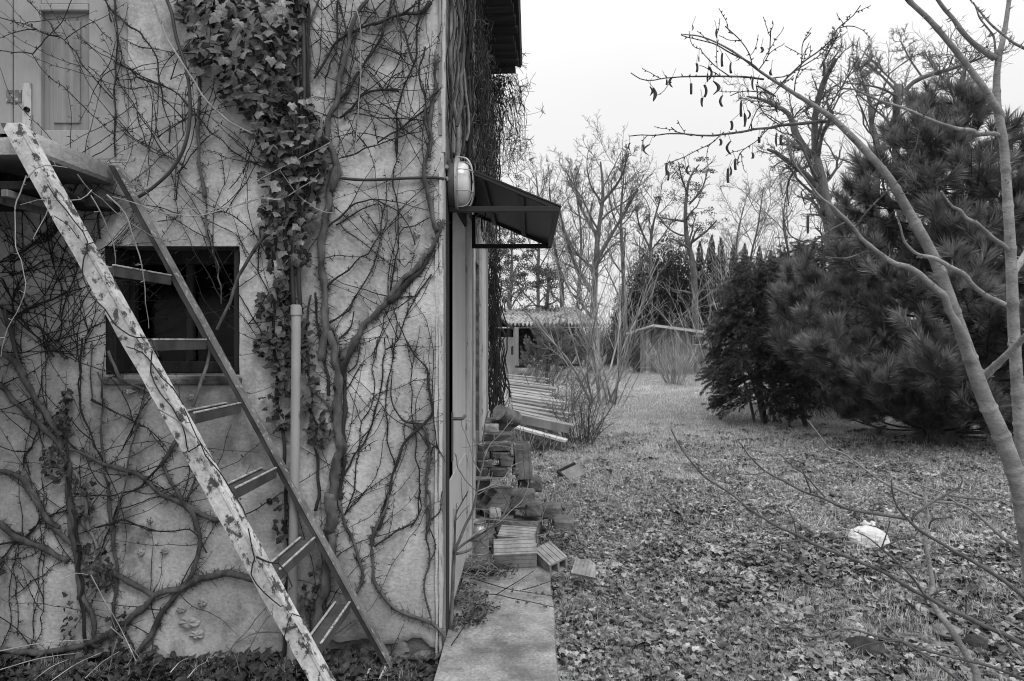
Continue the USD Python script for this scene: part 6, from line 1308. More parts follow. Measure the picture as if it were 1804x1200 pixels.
# ------------------------------------------------------------------ multi-stem shrubs
def shrub(name, label, base_px, Y, stems, spread, H, spec, m='shrub_twig', r0=0.012, curve=0.15, base_r=0.15, rng=rt, cat='shrub'):
    b = P(base_px, 600, Y) * [1, 1, 0]; t = thing(name, label, cat, b); its = []
    for k in range(stems):
        an = rng.uniform(0, 2 * np.pi); out = np.array([math.cos(an), math.sin(an), 0]); s0 = b + out * rng.uniform(0, base_r); lean = spread * rng.random() ** 0.7
        d = np.array([0, 0, 1.0]) + out * lean; d /= np.linalg.norm(d); L = H * rng.uniform(0.65, 1.05); n = 10; q = [s0 - [0, 0, .05]]
        for i in range(n): d = d + rng.normal(0, .07, 3) + out * curve * .06 + [0, 0, 0.01]; d /= np.linalg.norm(d); q.append(q[-1] + d * L / n)
        q = np.array(q); r = np.linspace(r0 * rng.uniform(.6, 1.2), 0.004, n + 1); mb = MB(); mb.tube(q, r, 6); obj('stem', mb, m, t, smooth=True)
        for l in grow(rng, q, r, spec): its += l
    mb = MB(); mb.tubes(its, 3); obj('twigs', mb, m, t, kind='stuff'); return t
SPW = [dict(n=(6, 11), t0=.25, L=.32, fall=.3, ang=.5, up=.05, jit=.12, seg=5, rmin=.0035, rr=.5), dict(n=(3, 6), t0=.2, L=.5, fall=.3, ang=.55, up=.04, jit=.15, seg=4, rmin=.003)]
shrub('lilac_shrub', 'large many stemmed bare shrub before the shelter, taller left clump', 1058, 16.4, 12, 0.7, 4.8, SPW, r0=0.03, base_r=0.3)
shrub('lilac_shrub', 'slender stemmed bare shrub right of the taller clump', 1082, 16.0, 10, 0.6, 3.6, SPW, r0=0.018, base_r=0.15)
shrub('twiggy_shrub', 'low dense shrub of fine upright twigs before the plank shed', 1190, 24.5, 46, 0.75, 2.0, [dict(n=(4, 7), t0=.2, L=.5, fall=.3, ang=.4, up=.05, jit=.1, seg=4, rmin=.004, rr=.6)], m='shrub_twig', r0=0.016, base_r=0.35)
shrub('pale_shrub', 'tall pale bare shrub in front of the conifers, right of the shed', 1312, 25, 9, 0.6, 6.2, SPW, r0=0.04, base_r=0.2)
shrub('pale_shrub', 'spreading pale bare shrub above the shed roof', 1255, 27, 12, 0.9, 4.6, SPW, r0=0.03, base_r=0.3)
shrub('dry_bush', 'tangled dry bush at the right end of the cold frame', 1022, 10.2, 30, 0.7, 0.95, [dict(n=(4, 8), t0=.15, L=.5, fall=.3, ang=.8, up=-.02, jit=.25, seg=4, rmin=.002, rr=.6), dict(n=3, t0=.1, L=.5, fall=.2, ang=.8, up=-.05, jit=.3, seg=3, rmin=.0018)], m='brush_twig', r0=0.008, base_r=0.22)
shrub('dry_bush', 'low tangled dry bush beyond the cold frame planks', 990, 14.5, 34, 0.9, 1.3, [dict(n=(5, 8), t0=.15, L=.5, fall=.3, ang=.8, up=0, jit=.25, seg=4, rmin=.003, rr=.6), dict(n=3, t0=.1, L=.5, fall=.2, ang=.8, up=-.03, jit=.3, seg=3, rmin=.0025)], m='brush_twig', r0=0.01, base_r=0.6)
shrub('dry_weeds', 'low dead weeds standing among the stones right of the rubble pile', 958, 5.7, 34, .7, .42, [dict(n=(3, 6), t0=.2, L=.45, fall=.3, ang=.7, up=0, jit=.25, seg=4, rmin=.001, rr=.6)], m='twig_mid', r0=.0028, base_r=.2, cat='weeds')
shrub('dry_weeds', 'dead weed stalks at the foot of the cold frame wall', 935, 8.9, 30, .6, .55, [dict(n=(3, 6), t0=.2, L=.45, fall=.3, ang=.7, up=0, jit=.25, seg=4, rmin=.0015, rr=.6)], m='twig_mid', r0=.004, base_r=.3, cat='weeds')
# far thicket behind the sheds
mb = MB(); its = []
for k in range(15000):
    Y = rt.uniform(36, 56); px = rt.uniform(845, 1480) if k % 3 else rt.uniform(1480, 1900); b = P(px, 600, Y); b[2] = rt.uniform(0, 2.6) * rt.random(); d = np.array([rt.normal(0, .4), rt.normal(0, .4), 1.0]); L = rt.uniform(0.8, 2.4); q = [b]
    for i in range(3): d = d + rt.normal(0, .3, 3); d /= np.linalg.norm(d); q.append(q[-1] + d * L / 3)
    its.append((np.array(q), np.linspace(0.014, 0.007, 4)))
mb.tubes(its, 3); obj('thicket', mb, 'brush_twig', label='far grey thicket of bare brush closing the garden behind the sheds', cat='thicket', kind='stuff')
# young pine in front of the shelter
def tuft_mesh(rng, n, L, nl, w, spread, droop=0.0):
    """A shoot with needles, along +z."""
    mb = MB(); v = []; f = []
    for k in range(n):
        t = rng.random() ** 0.6; p = np.array([0, 0, L * t]); a = rng.uniform(0, 2 * np.pi); o = np.array([math.cos(a), math.sin(a), 0]); d = o * math.sin(spread) * rng.uniform(.5, 1.1) + np.array([0, 0, math.cos(spread)]); d[2] += 0.5 * (t - .5); d /= np.linalg.norm(d)
        l = nl * rng.uniform(.7, 1.15); s = np.cross(d, rng.normal(0, 1, 3)); s /= np.linalg.norm(s); b = len(v); mid = p + d * l * .55 + o * 0.0; tip = p + d * l + np.array([0, 0, -droop * l]) + o * l * 0.06
        v += [p - s * w, p + s * w, mid + s * w, mid - s * w, tip]; f += [[b, b + 1, b + 2], [b, b + 2, b + 3], [b + 3, b + 2, b + 4]]
    mb.add(np.array(v), f); return mb
def instancer(name, parent, protos, pos, dirs, scales, idx, m, label=None, cat=None, rng=rt, spin=True):
    path = parent + '/' + numbered(parent, name); pi = UsdGeom.PointInstancer.Define(stage, path); base = LOC.get(parent, np.zeros(3)); targets = []
    for k, mbp in enumerate(protos):
        pp = f'{path}/{name}_kind_{k + 1:03d}'; v, f = mbp.arr(); usdkit.mesh(stage, pp, (v, f), '/World/Looks/' + (m if isinstance(m, str) else m[k])); targets.append(Sdf.Path(pp))
    pi.CreatePrototypesRel().SetTargets(targets); pi.CreatePositionsAttr(Vt.Vec3fArray.FromNumpy((np.asarray(pos) - base).astype(np.float32))); pi.CreateProtoIndicesAttr(Vt.IntArray.FromNumpy(np.asarray(idx, np.int32)))
    pi.CreateScalesAttr(Vt.Vec3fArray.FromNumpy(np.repeat(np.asarray(scales, np.float32)[:, None], 3, 1) if np.ndim(scales) == 1 else np.asarray(scales, np.float32)))
    q = []
    for d in dirs:
        d = np.asarray(d, float); d /= np.linalg.norm(d); r0 = Gf.Rotation(Gf.Vec3d(0, 0, 1), float(rng.uniform(0, 360))) if spin else Gf.Rotation(Gf.Vec3d(0, 0, 1), 0.0); r = r0 * Gf.Rotation(Gf.Vec3d(0, 0, 1), Gf.Vec3d(*map(float, d))); u = r.GetQuat(); q.append(Gf.Quath(float(u.GetReal()), *map(float, u.GetImaginary())))
    pi.CreateOrientationsAttr(Vt.QuathArray(q)); setdata(pi.GetPrim(), label, cat, None, 'stuff'); return path
rn = np.random.default_rng(71)
PT = [tuft_mesh(rn, 95, 0.15, 0.165, 0.0027, 0.72) for _ in range(4)]
YT = [tuft_mesh(rn, 90, 0.22, 0.05, 0.0022, 1.0, 0.1) for _ in range(3)]
def conifer_plant(name, label, base, trunk, trad, profile, nl, per, protos, m, bark, zr, lift, rng, tscale, droop=0.0, limb_r=0.02, inner=0.25, ysq=1.0, dead=0):
    """profile(z) -> (axis x, axis y, radius) ; limbs run from the axis to the profile, their outer parts carry needle shoots."""
    t = thing(name, label, 'tree', base); p = chain(np.c_[trunk, trad], 0.12)
    mb = MB(); rough_tube(mb, p[:, :3], p[:, 3], 24, 0.16, (14, 14, 5), 4); obj('trunk', mb, bark, t, smooth=True)
    pos, dirs, sc, idx = [], [], [], []; small = []
    for k in range(nl):
        z = zr[0] + (zr[1] - zr[0]) * ((k + rng.random()) / nl) ** 0.9; ax, ay, R = profile(z); a = k * 2.4 + rng.normal(0, .4); out = np.array([math.cos(a), math.sin(a) * ysq, 0]); R *= rng.uniform(.8, 1.08)
        s = np.array([ax, ay, z - R * lift]); j = int(np.argmin(np.abs(p[:, 2] - s[2]))); s0 = p[j, :3] * [1, 1, 0] + [0, 0, max(s[2], 0.3)]; e = np.array([ax, ay, z]) + out * R
        c = (s0 + e) / 2 + [0, 0, -R * 0.08 + rng.normal(0, .05)]; q = chain([s0, c, e, e + (e - c) * 0.12 + [0, 0, R * 0.1 - droop * .2]], 0.12); r = np.linspace(limb_r * (0.4 + R * .35), 0.006, len(q))
        if k < 110: mb = MB(); mb.tube(q, r, 6); obj('limb', mb, bark, t, smooth=True)
        else: small.append((q, r))
        L = len(q)
        for h in range(int(per * (0.4 + R) * (0.62 if ysq == 1.0 and z > 3.3 else 1.0))):
            u = inner + (1 - inner) * rng.random() ** 0.75; i = min(int(u * (L - 1)), L - 2); b = q[i]; ta = q[i + 1] - q[i]; ta /= np.linalg.norm(ta)
            sd = np.cross(ta, [0, 0, 1.0]); sd /= np.linalg.norm(sd) + 1e-9; bl = rng.uniform(.05, .42) * (1.1 - u * .6); d = ta * rng.uniform(.3, 1) + sd * rng.normal(0, .8) + [0, 0, rng.uniform(.0, .55) - droop]; d /= np.linalg.norm(d); tip = b + d * bl
            small.append((np.array([b, (b + tip) / 2 + rng.normal(0, .01, 3), tip + d * .1]), 0.004))
            dd = d + [0, 0, 0.45 - 1.4 * droop] + rng.normal(0, .2, 3); pos.append(tip); dirs.append(dd); sc.append(tscale * rng.uniform(.75, 1.2)); idx.append(rng.integers(len(protos)))
            if rng.random() < .6: pos.append((b + tip) / 2); dirs.append(d + rng.normal(0, .4, 3)); sc.append(tscale * rng.uniform(.6, .95)); idx.append(rng.integers(len(protos)))
    mb = MB(); mb.tubes(small, 3); obj('branchlets', mb, bark, t, kind='stuff'); instancer('needles', t, protos, pos, dirs, sc, idx, m, rng=rng); return t, len(pos)
YP = 9.9
def prof_pine(z):
    zz = [0.45, 0.8, 1.3, 1.9, 2.5, 3.1, 3.6, 4.1, 4.6, 5.0, 5.3]; R = np.interp(z, zz, [1.6, 1.95, 2.2, 2.3, 1.9, 1.5, 1.35, 1.1, 0.8, 0.45, 0.1]); x = np.interp(z, zz, [6.15, 6.1, 6.1, 6.15, 6.2, 6.25, 6.25, 6.3, 6.3, 6.3, 6.3]); return x, YP + 0.6, R
tp = np.array([P(1632, 800, YP), P(1655, 765, YP), P(1692, 725, YP + .1), P(1725, 670, YP + .25), P(1738, 560, YP + .5), P(1722, 420, YP + .6), P(1705, 280, YP + .6), P(1698, 185, YP + .6)]); tp[0][2] = -.08
_, npn = conifer_plant('pine_tree', 'bushy long needled pine on a leaning trunk at the right', tp[0] * [1, 1, 0], tp, np.array([74, 56, 50, 46, 30, 20, 11, 4]) / 2 / F * YP, prof_pine, 150, 10.5, PT, 'pine_needle', 'pine_bark', (0.32, 5.2), 0.25, rn, 1.25)
def prof_yew(z):
    zz = [0.5, 0.9, 1.5, 2.2, 2.8, 3.3]; R = np.interp(z, zz, [.78, .85, .74, .66, .55, .2]); return 4.35, 13.0, R
tb = np.array([4.45, 13.0, 0])
YEW, _ = conifer_plant('yew_tree', 'dark drooping evergreen left of the long needled pine', tb, np.array([tb, tb + [-.1, 0, .8], tb + [-.15, 0, 1.8], tb + [-.1, 0, 3.1]]), np.array([.06, .05, .04, .01]), prof_yew, 115, 15, YT, 'yew_needle', 'pine_bark', (0.35, 3.2), -0.15, rn, 1.15, droop=0.45, limb_r=0.012)
tb2 = np.array([P(1440, 600, 15.2)[0], 15.2, 0])
conifer_plant('yew_tree', 'dark evergreen rising between the drooping evergreen and the pine', tb2, np.array([tb2, tb2 + [0, 0, 1.2], tb2 + [.1, 0, 2.6], tb2 + [.1, 0, 4.0]]), np.array([.1, .08, .05, .01]), lambda z: (tb2[0], 15.2, float(np.interp(z, [.5, 1.2, 2.2, 3.2, 4.0], [1.1, 1.6, 1.5, 1.0, .2]))), 95, 13, YT, 'yew_needle', 'pine_bark', (0.45, 3.9), -0.1, rn, 1.5, droop=0.3, limb_r=0.012)
for k, (x0, x1, lb) in enumerate(((1330, 1298, 'thin leaning bare stem at the left foot of the dark evergreen'), (1345, 1312, 'second thin leaning stem beside the one at the evergreen foot'), (1420, 1385, 'thicker leaning stem under the evergreen, nearer the pine'))):
    Y = 13.2 - .3 * k; a = P(x0, 600, Y) * [1, 1, 0]; e = P(x1, 640, Y); t = YEW; mb = MB(); mb.tube(chain([a, (a + e) / 2 + [.03, 0, .05], e, e + [-.1, 0, .5]], .1), np.linspace(.03 + .02 * (k == 2), .015, len(chain([a, (a + e) / 2 + [.03, 0, .05], e, e + [-.1, 0, .5]], .1))), 7); obj('leaning_stem', mb, 'far_bark', t, smooth=True, label=lb)
yb = np.array([P(966, 600, 18.5)[0], 18.5, 0])
conifer_plant('young_pine', 'young sparse pine standing in front of the shelter', yb, np.array([yb, yb + [-.05, 0, .7], yb + [-.02, 0, 1.3], yb + [0, 0, 1.85]]), np.array([.05, .04, .03, .01]), lambda z: (yb[0], 18.5, np.interp(z, [.7, 1.0, 1.5, 1.95], [.5, .65, .5, .1])), 34, 13, YT, 'pine_needle', 'pine_bark', (0.85, 1.9), .1, rn, 1.1, limb_r=.012)
# dark undergrowth filling the space behind the pine (far hedge at the right)
its = []
for k in range(9000):
    Y = rt.uniform(13.5, 30); px = rt.uniform(1400, 1960); b = P(px, 600, Y); b[2] = rt.uniform(0, 1.8) * rt.random(); d = np.array([rt.normal(0, .5), rt.normal(0, .5), 1.0]); L = rt.uniform(0.4, 1.3); q = [b]
    for i in range(3): d = d + rt.normal(0, .35, 3); d /= np.linalg.norm(d); q.append(q[-1] + d * L / 3)
    its.append((np.array(q), np.linspace(0.009, 0.004, 4)))
mb = MB(); mb.tubes(its, 3); obj('undergrowth', mb, 'brush_twig', label='tangled bare undergrowth behind the pine at the right', cat='undergrowth', kind='stuff')

# ------------------------------------------------------------------ the smooth barked locust tree in the right foreground
LT = thing('locust_tree', 'smooth barked young tree with leaning stem and hanging pods, right foreground', 'tree', P(1850, 1345, 2.6) * [1, 1, 0])
rq = np.random.default_rng(81); YL = 2.6
def stemline(pts, Y0, Y1=None, step=0.03):
    Y1 = Y0 if Y1 is None else Y1; n = len(pts)
    q = np.array([[*P(p[0], p[1], Y0 + (Y1 - Y0) * i / (n - 1)), p[2] / 2 / F * (Y0 + (Y1 - Y0) * i / (n - 1))] for i, p in enumerate(pts)]); return chain(q, step)
def thorns(p, r, n, rng, L=0.018):
    its = []
    for k in range(n):
        i = rng.integers(1, len(p) - 1); a = rng.uniform(0, 6.28); T_ = p[i + 1] - p[i]; T_ /= np.linalg.norm(T_); s = np.cross(T_, [0, 1, 0.1]); s /= np.linalg.norm(s); u = np.cross(T_, s); d = s * math.cos(a) + u * math.sin(a)
        b = p[i] + d * r[i] * .8; its.append((np.array([b, b + d * L * .5, b + d * L + T_ * L * .3]), np.array([.0035, .002, .0004])))
    return its
def nodes(p, r, every, rng):
    """Leaf-scar rings: small swellings along a stem."""
    s = np.concatenate([[0], np.cumsum(np.linalg.norm(np.diff(p, axis=0), axis=1))]); rr = r.copy(); d = rng.uniform(0, every)
    while d < s[-1]: rr *= 1 + 0.15 * np.exp(-((s - d) / 0.008) ** 2); d += every * rng.uniform(.7, 1.3)
    return rr
STEMS = [
 ('trunk', [(1856, 1350, 72), (1840, 1120, 64), (1822, 980, 56), (1806, 900, 46), (1794, 850, 39), (1765, 770, 37), (1730, 690, 34), (1690, 575, 28), (1650, 465, 25), (1600, 372, 22), (1560, 306, 19), (1500, 240, 15), (1455, 200, 12), (1400, 165, 9), (1345, 130, 6), (1290, 90, 4.5), (1240, 66, 3.5), (1200, 60, 2)], 2.6, 2.35),
 ('trunk', [(1818, 960, 42), (1806, 850, 31), (1795, 720, 27), (1786, 580, 25), (1781, 450, 23), (1775, 350, 21), (1768, 250, 19), (1757, 190, 18), (1757, 120, 14), (1769, 60, 11), (1780, -15, 9)], 2.6, 2.6),
 ('limb', [(1764, 205, 19), (1740, 165, 15), (1715, 130, 14), (1680, 85, 13), (1640, 38, 12), (1604, 4, 11), (1580, -22, 10)], 2.6, 2.45),
 ('limb', [(1752, 102, 16), (1726, 85, 12), (1708, 70, 11), (1692, 52, 11), (1679, 33, 9.5), (1664, 16, 9), (1648, -6, 8)], 2.6, 2.5),
 ('limb', [(1728, 668, 22), (1750, 648, 18), (1771, 628, 16), (1805, 594, 15), (1840, 560, 13)], 2.57, 2.3),
 ('limb', [(1780, 486, 20), (1792, 470, 16), (1806, 448, 14), (1830, 400, 12)], 2.6, 2.8),
 ('limb', [(1815, 90, 8), (1790, 78, 6), (1777, 69, 5), (1748, 45, 5), (1731, 26, 4), (1720, 12, 3.5), (1706, -4, 3)], 2.6, 2.5),
 ('branch', [(1754, 96, 5), (1751, 66, 4.5), (1741, 51, 4), (1726, 32, 3.5), (1721, 18, 3), (1715, 4, 2.6)], 2.6, 2.5)]
for nm, pts, y0, y1 in STEMS:
    pts = [(a, b, w * .74) for a, b, w in pts]; p = stemline(pts, y0, y1, 0.006 if nm == 'trunk' else 0.01); r = nodes(p[:, :3], p[:, 3], 0.16, rq); mb = MB(); rough_tube(mb, p[:, :3], r, 20, 0.035, (50, 50, 130), 4); mb.tubes(thorns(p[:, :3], r, 30 if nm == 'trunk' else 14, rq), 4); obj(nm, mb, 'locust_bark', LT, smooth=60)
T1 = lambda a, b: (1100 + a / 2.5526, b / 2.5526)
BR = [([(905, 550, 13), (750, 560, 10), (600, 585, 8), (450, 600, 7), (300, 605, 5.5), (200, 600, 4.5), (110, 605, 4), (25, 615, 2.5)], 2.45, 2.3), ([(620, 352, 7), (480, 342, 6), (300, 340, 5), (190, 345, 4), (105, 358, 3.5), (25, 328, 2)], 2.38, 2.25), ([(610, 330, 7), (560, 280, 6), (480, 240, 5), (400, 200, 4), (330, 180, 3.5), (255, 155, 2)], 2.38, 2.3),
 ([(760, 430, 4), (790, 290, 3.5), (810, 190, 3), (840, 150, 2)], 2.42, 2.35), ([(690, 395, 5), (790, 300, 5), (900, 200, 4.5), (960, 130, 4), (1030, 70, 3), (1065, 25, 2)], 2.4, 2.3), ([(960, 130, 3), (1000, 120, 2.5), (1035, 122, 2)], 2.33, 2.3), ([(905, 512, 5), (1000, 350, 4), (1050, 260, 2)], 2.45, 2.35), ([(1000, 350, 3), (1040, 300, 2), (1055, 285, 1.5)], 2.4, 2.36),
 ([(575, 290, 4), (560, 240, 4), (520, 180, 3.5), (450, 120, 2)], 2.37, 2.3), ([(600, 310, 4), (650, 240, 3), (660, 140, 2)], 2.38, 2.3), ([(640, 360, 4), (740, 330, 4), (830, 280, 4), (890, 240, 3), (930, 180, 2)], 2.4, 2.35), ([(480, 345, 4), (420, 300, 3), (350, 240, 2.5), (340, 222, 2)], 2.32, 2.28),
 ([(1702, 606, 15), (1600, 600, 14), (1500, 578, 12), (1380, 540, 11), (1270, 488, 9), (1150, 452, 8), (1040, 408, 6), (980, 395, 5), (915, 350, 3)], 2.6, 2.4), ([(1010, 400, 4), (930, 440, 4), (840, 480, 3.5), (740, 540, 3), (640, 585, 2)], 2.45, 2.4), ([(600, 385, 6), (680, 430, 5), (560, 410, 3), (480, 430, 2)], 2.4, 2.35),
 ([(1570, 1630, 20), (1510, 1490, 18), (1425, 1325, 16), (1300, 1220, 13), (1200, 1175, 12), (1100, 1100, 11), (1030, 1030, 10), (970, 960, 8), (890, 900, 6), (830, 830, 5), (760, 720, 4), (730, 610, 2.5)], 2.45, 2.3), ([(1030, 1025, 6), (1100, 940, 5), (1210, 830, 4), (1290, 760, 3)], 2.38, 2.3), ([(1235, 915, 9), (1180, 880, 8), (1160, 780, 7), (1140, 690, 6), (1100, 580, 5), (1065, 480, 3)], 2.52, 2.4), ([(1740, 1135, 11), (1600, 1020, 9), (1490, 940, 7), (1420, 860, 4)], 2.6, 2.4),
 ([(1255, 850, 5), (1310, 640, 4.5), (1370, 480, 4), (1440, 290, 3)], 2.5, 2.35), ([(990, 1000, 6), (940, 1030, 5), (860, 1080, 5), (800, 1085, 4.5), (740, 1060, 4), (710, 970, 3)], 2.38, 2.3), ([(1040, 1070, 5), (950, 1068, 4), (870, 1068, 3)], 2.4, 2.35), ([(1160, 1130, 5), (1080, 1140, 4), (990, 1165, 4), (910, 1150, 3)], 2.42, 2.35),
 ([(1715, 1370, 13), (1610, 1320, 12), (1500, 1220, 11), (1400, 1170, 10), (1330, 1150, 8), (1260, 1090, 6), (1230, 1000, 4), (1225, 980, 3)], 2.5, 2.35), ([(300, 605, 4), (240, 590, 3), (215, 570, 2)], 2.35, 2.3), ([(450, 602, 4.5), (380, 650, 4), (300, 690, 3.5), (220, 720, 3), (175, 735, 2)], 2.38, 2.3), ([(560, 592, 4), (590, 500, 3), (660, 440, 3), (740, 340, 3), (790, 300, 2)], 2.4, 2.34), ([(640, 585, 3), (600, 620, 3), (520, 690, 2.5), (510, 740, 2)], 2.4, 2.36), ([(700, 570, 3), (620, 500, 3), (600, 440, 2.5), (590, 380, 2)], 2.41, 2.38)]
for (pts, y0, y1) in BR:
    bs = .72 if pts[0][1] > 1100 else .5
    pts = [(a, b, max(w * bs, 1.7)) for a, b, w in pts]
    p = stemline([(*T1(a, b), w) for a, b, w in pts], y0, y1, 0.02); s = np.arange(len(p)) * .4 + pts[0][0]
    p[:, :3] += (np.stack([meshkit.noise(np.stack([s, 0 * s + q, 0 * s], 1)) for q in range(3)], 1) - .5) * .010
    big = pts[0][2] > 4.6; r = nodes(p[:, :3], p[:, 3], .05, rq); mb = MB(); mb.tube(p[:, :3], r, 8 if big else 6); mb.tubes(thorns(p[:, :3], r, int(len(p) * .5), rq, .010), 3)
    if not big or pts[0][0] < 1000:
        for l in grow(rq, p[:, :3], p[:, 3], [dict(n=(2, 5), t0=.2, L=.10, abs=True, fall=.3, ang=.8, up=.03, jit=.2, seg=5, rmin=.0013, rr=.6)]): 
            mb.tubes([(q, np.linspace(min(rr[0], .0025), .0012, len(q))) for q, rr in l], 5)
            for q, rr in l: mb.tubes(thorns(q, rr, 3, rq, .007), 3)
    obj('branch', mb, 'locust_bark' if big and pts[0][0] > 1000 else 'locust_twig', LT, smooth=60)
# hanging pods
PODS = [(440, 270, 60), (580, 375, 60), (300, 400, 50), (130, 425, 60), (115, 410, 40), (380, 330, 60), (360, 410, 55), (400, 395, 60), (440, 455, 50), (350, 460, 40), (525, 490, 70), (540, 540, 60), (555, 515, 40), (685, 485, 40), (893, 310, 65), (912, 205, 30), (415, 150, 40), (305, 125, 25), (25, 660, 35), (85, 665, 30), (112, 675, 50), (430, 640, 30), (478, 665, 60), (500, 740, 50), (467, 790, 65), (476, 770, 40), (190, 760, 55), (290, 765, 40), (685, 630, 60), (706, 630, 45), (825, 1010, 80), (325, 305, 40), (215, 370, 45), (480, 305, 50), (575, 700, 28), (480, 565, 40), (570, 575, 35), (605, 630, 28), (660, 325, 30), (335, 265, 25), (615, 225, 25), (190, 370, 25), (375, 350, 40), (195, 790, 45)]
for a, b, h in PODS:
    px, py = T1(a, b); Y = rq.uniform(2.3, 2.42); h = h * 1.0 / 2.5526 / F * Y; c = P(px, py, Y); n = 9; t = np.linspace(0, 1, n); bend = rq.normal(0, .18) * h; tw = rq.uniform(0, 3.14); wd = h * rq.uniform(.09, .145) * np.sin(np.pi * (.08 + .88 * t)) ** .6
    ax = np.stack([c[0] + bend * np.sin(t * np.pi), c[1] + 0 * t, c[2] + h / 2 - h * t], 1); ta = tw + t * rq.normal(0, .8); o = np.stack([np.cos(ta), np.sin(ta), 0 * t], 1); nn = np.stack([-np.sin(ta), np.cos(ta), 0 * t], 1) * .0045
    v = np.vstack([ax + o * wd[:, None], ax + nn, ax - o * wd[:, None], ax - nn]); f = []
    for i in range(n - 1):
        for k in range(4): f.append([k * n + i, k * n + i + 1, ((k + 1) % 4) * n + i + 1, ((k + 1) % 4) * n + i])
    mb = MB(); mb.add(v, f); mb.tubes([(np.array([ax[0], ax[0] + [rq.normal(0, .01), 0, .03]]), .0009)], 3); obj('pod', mb, 'pod', LT)

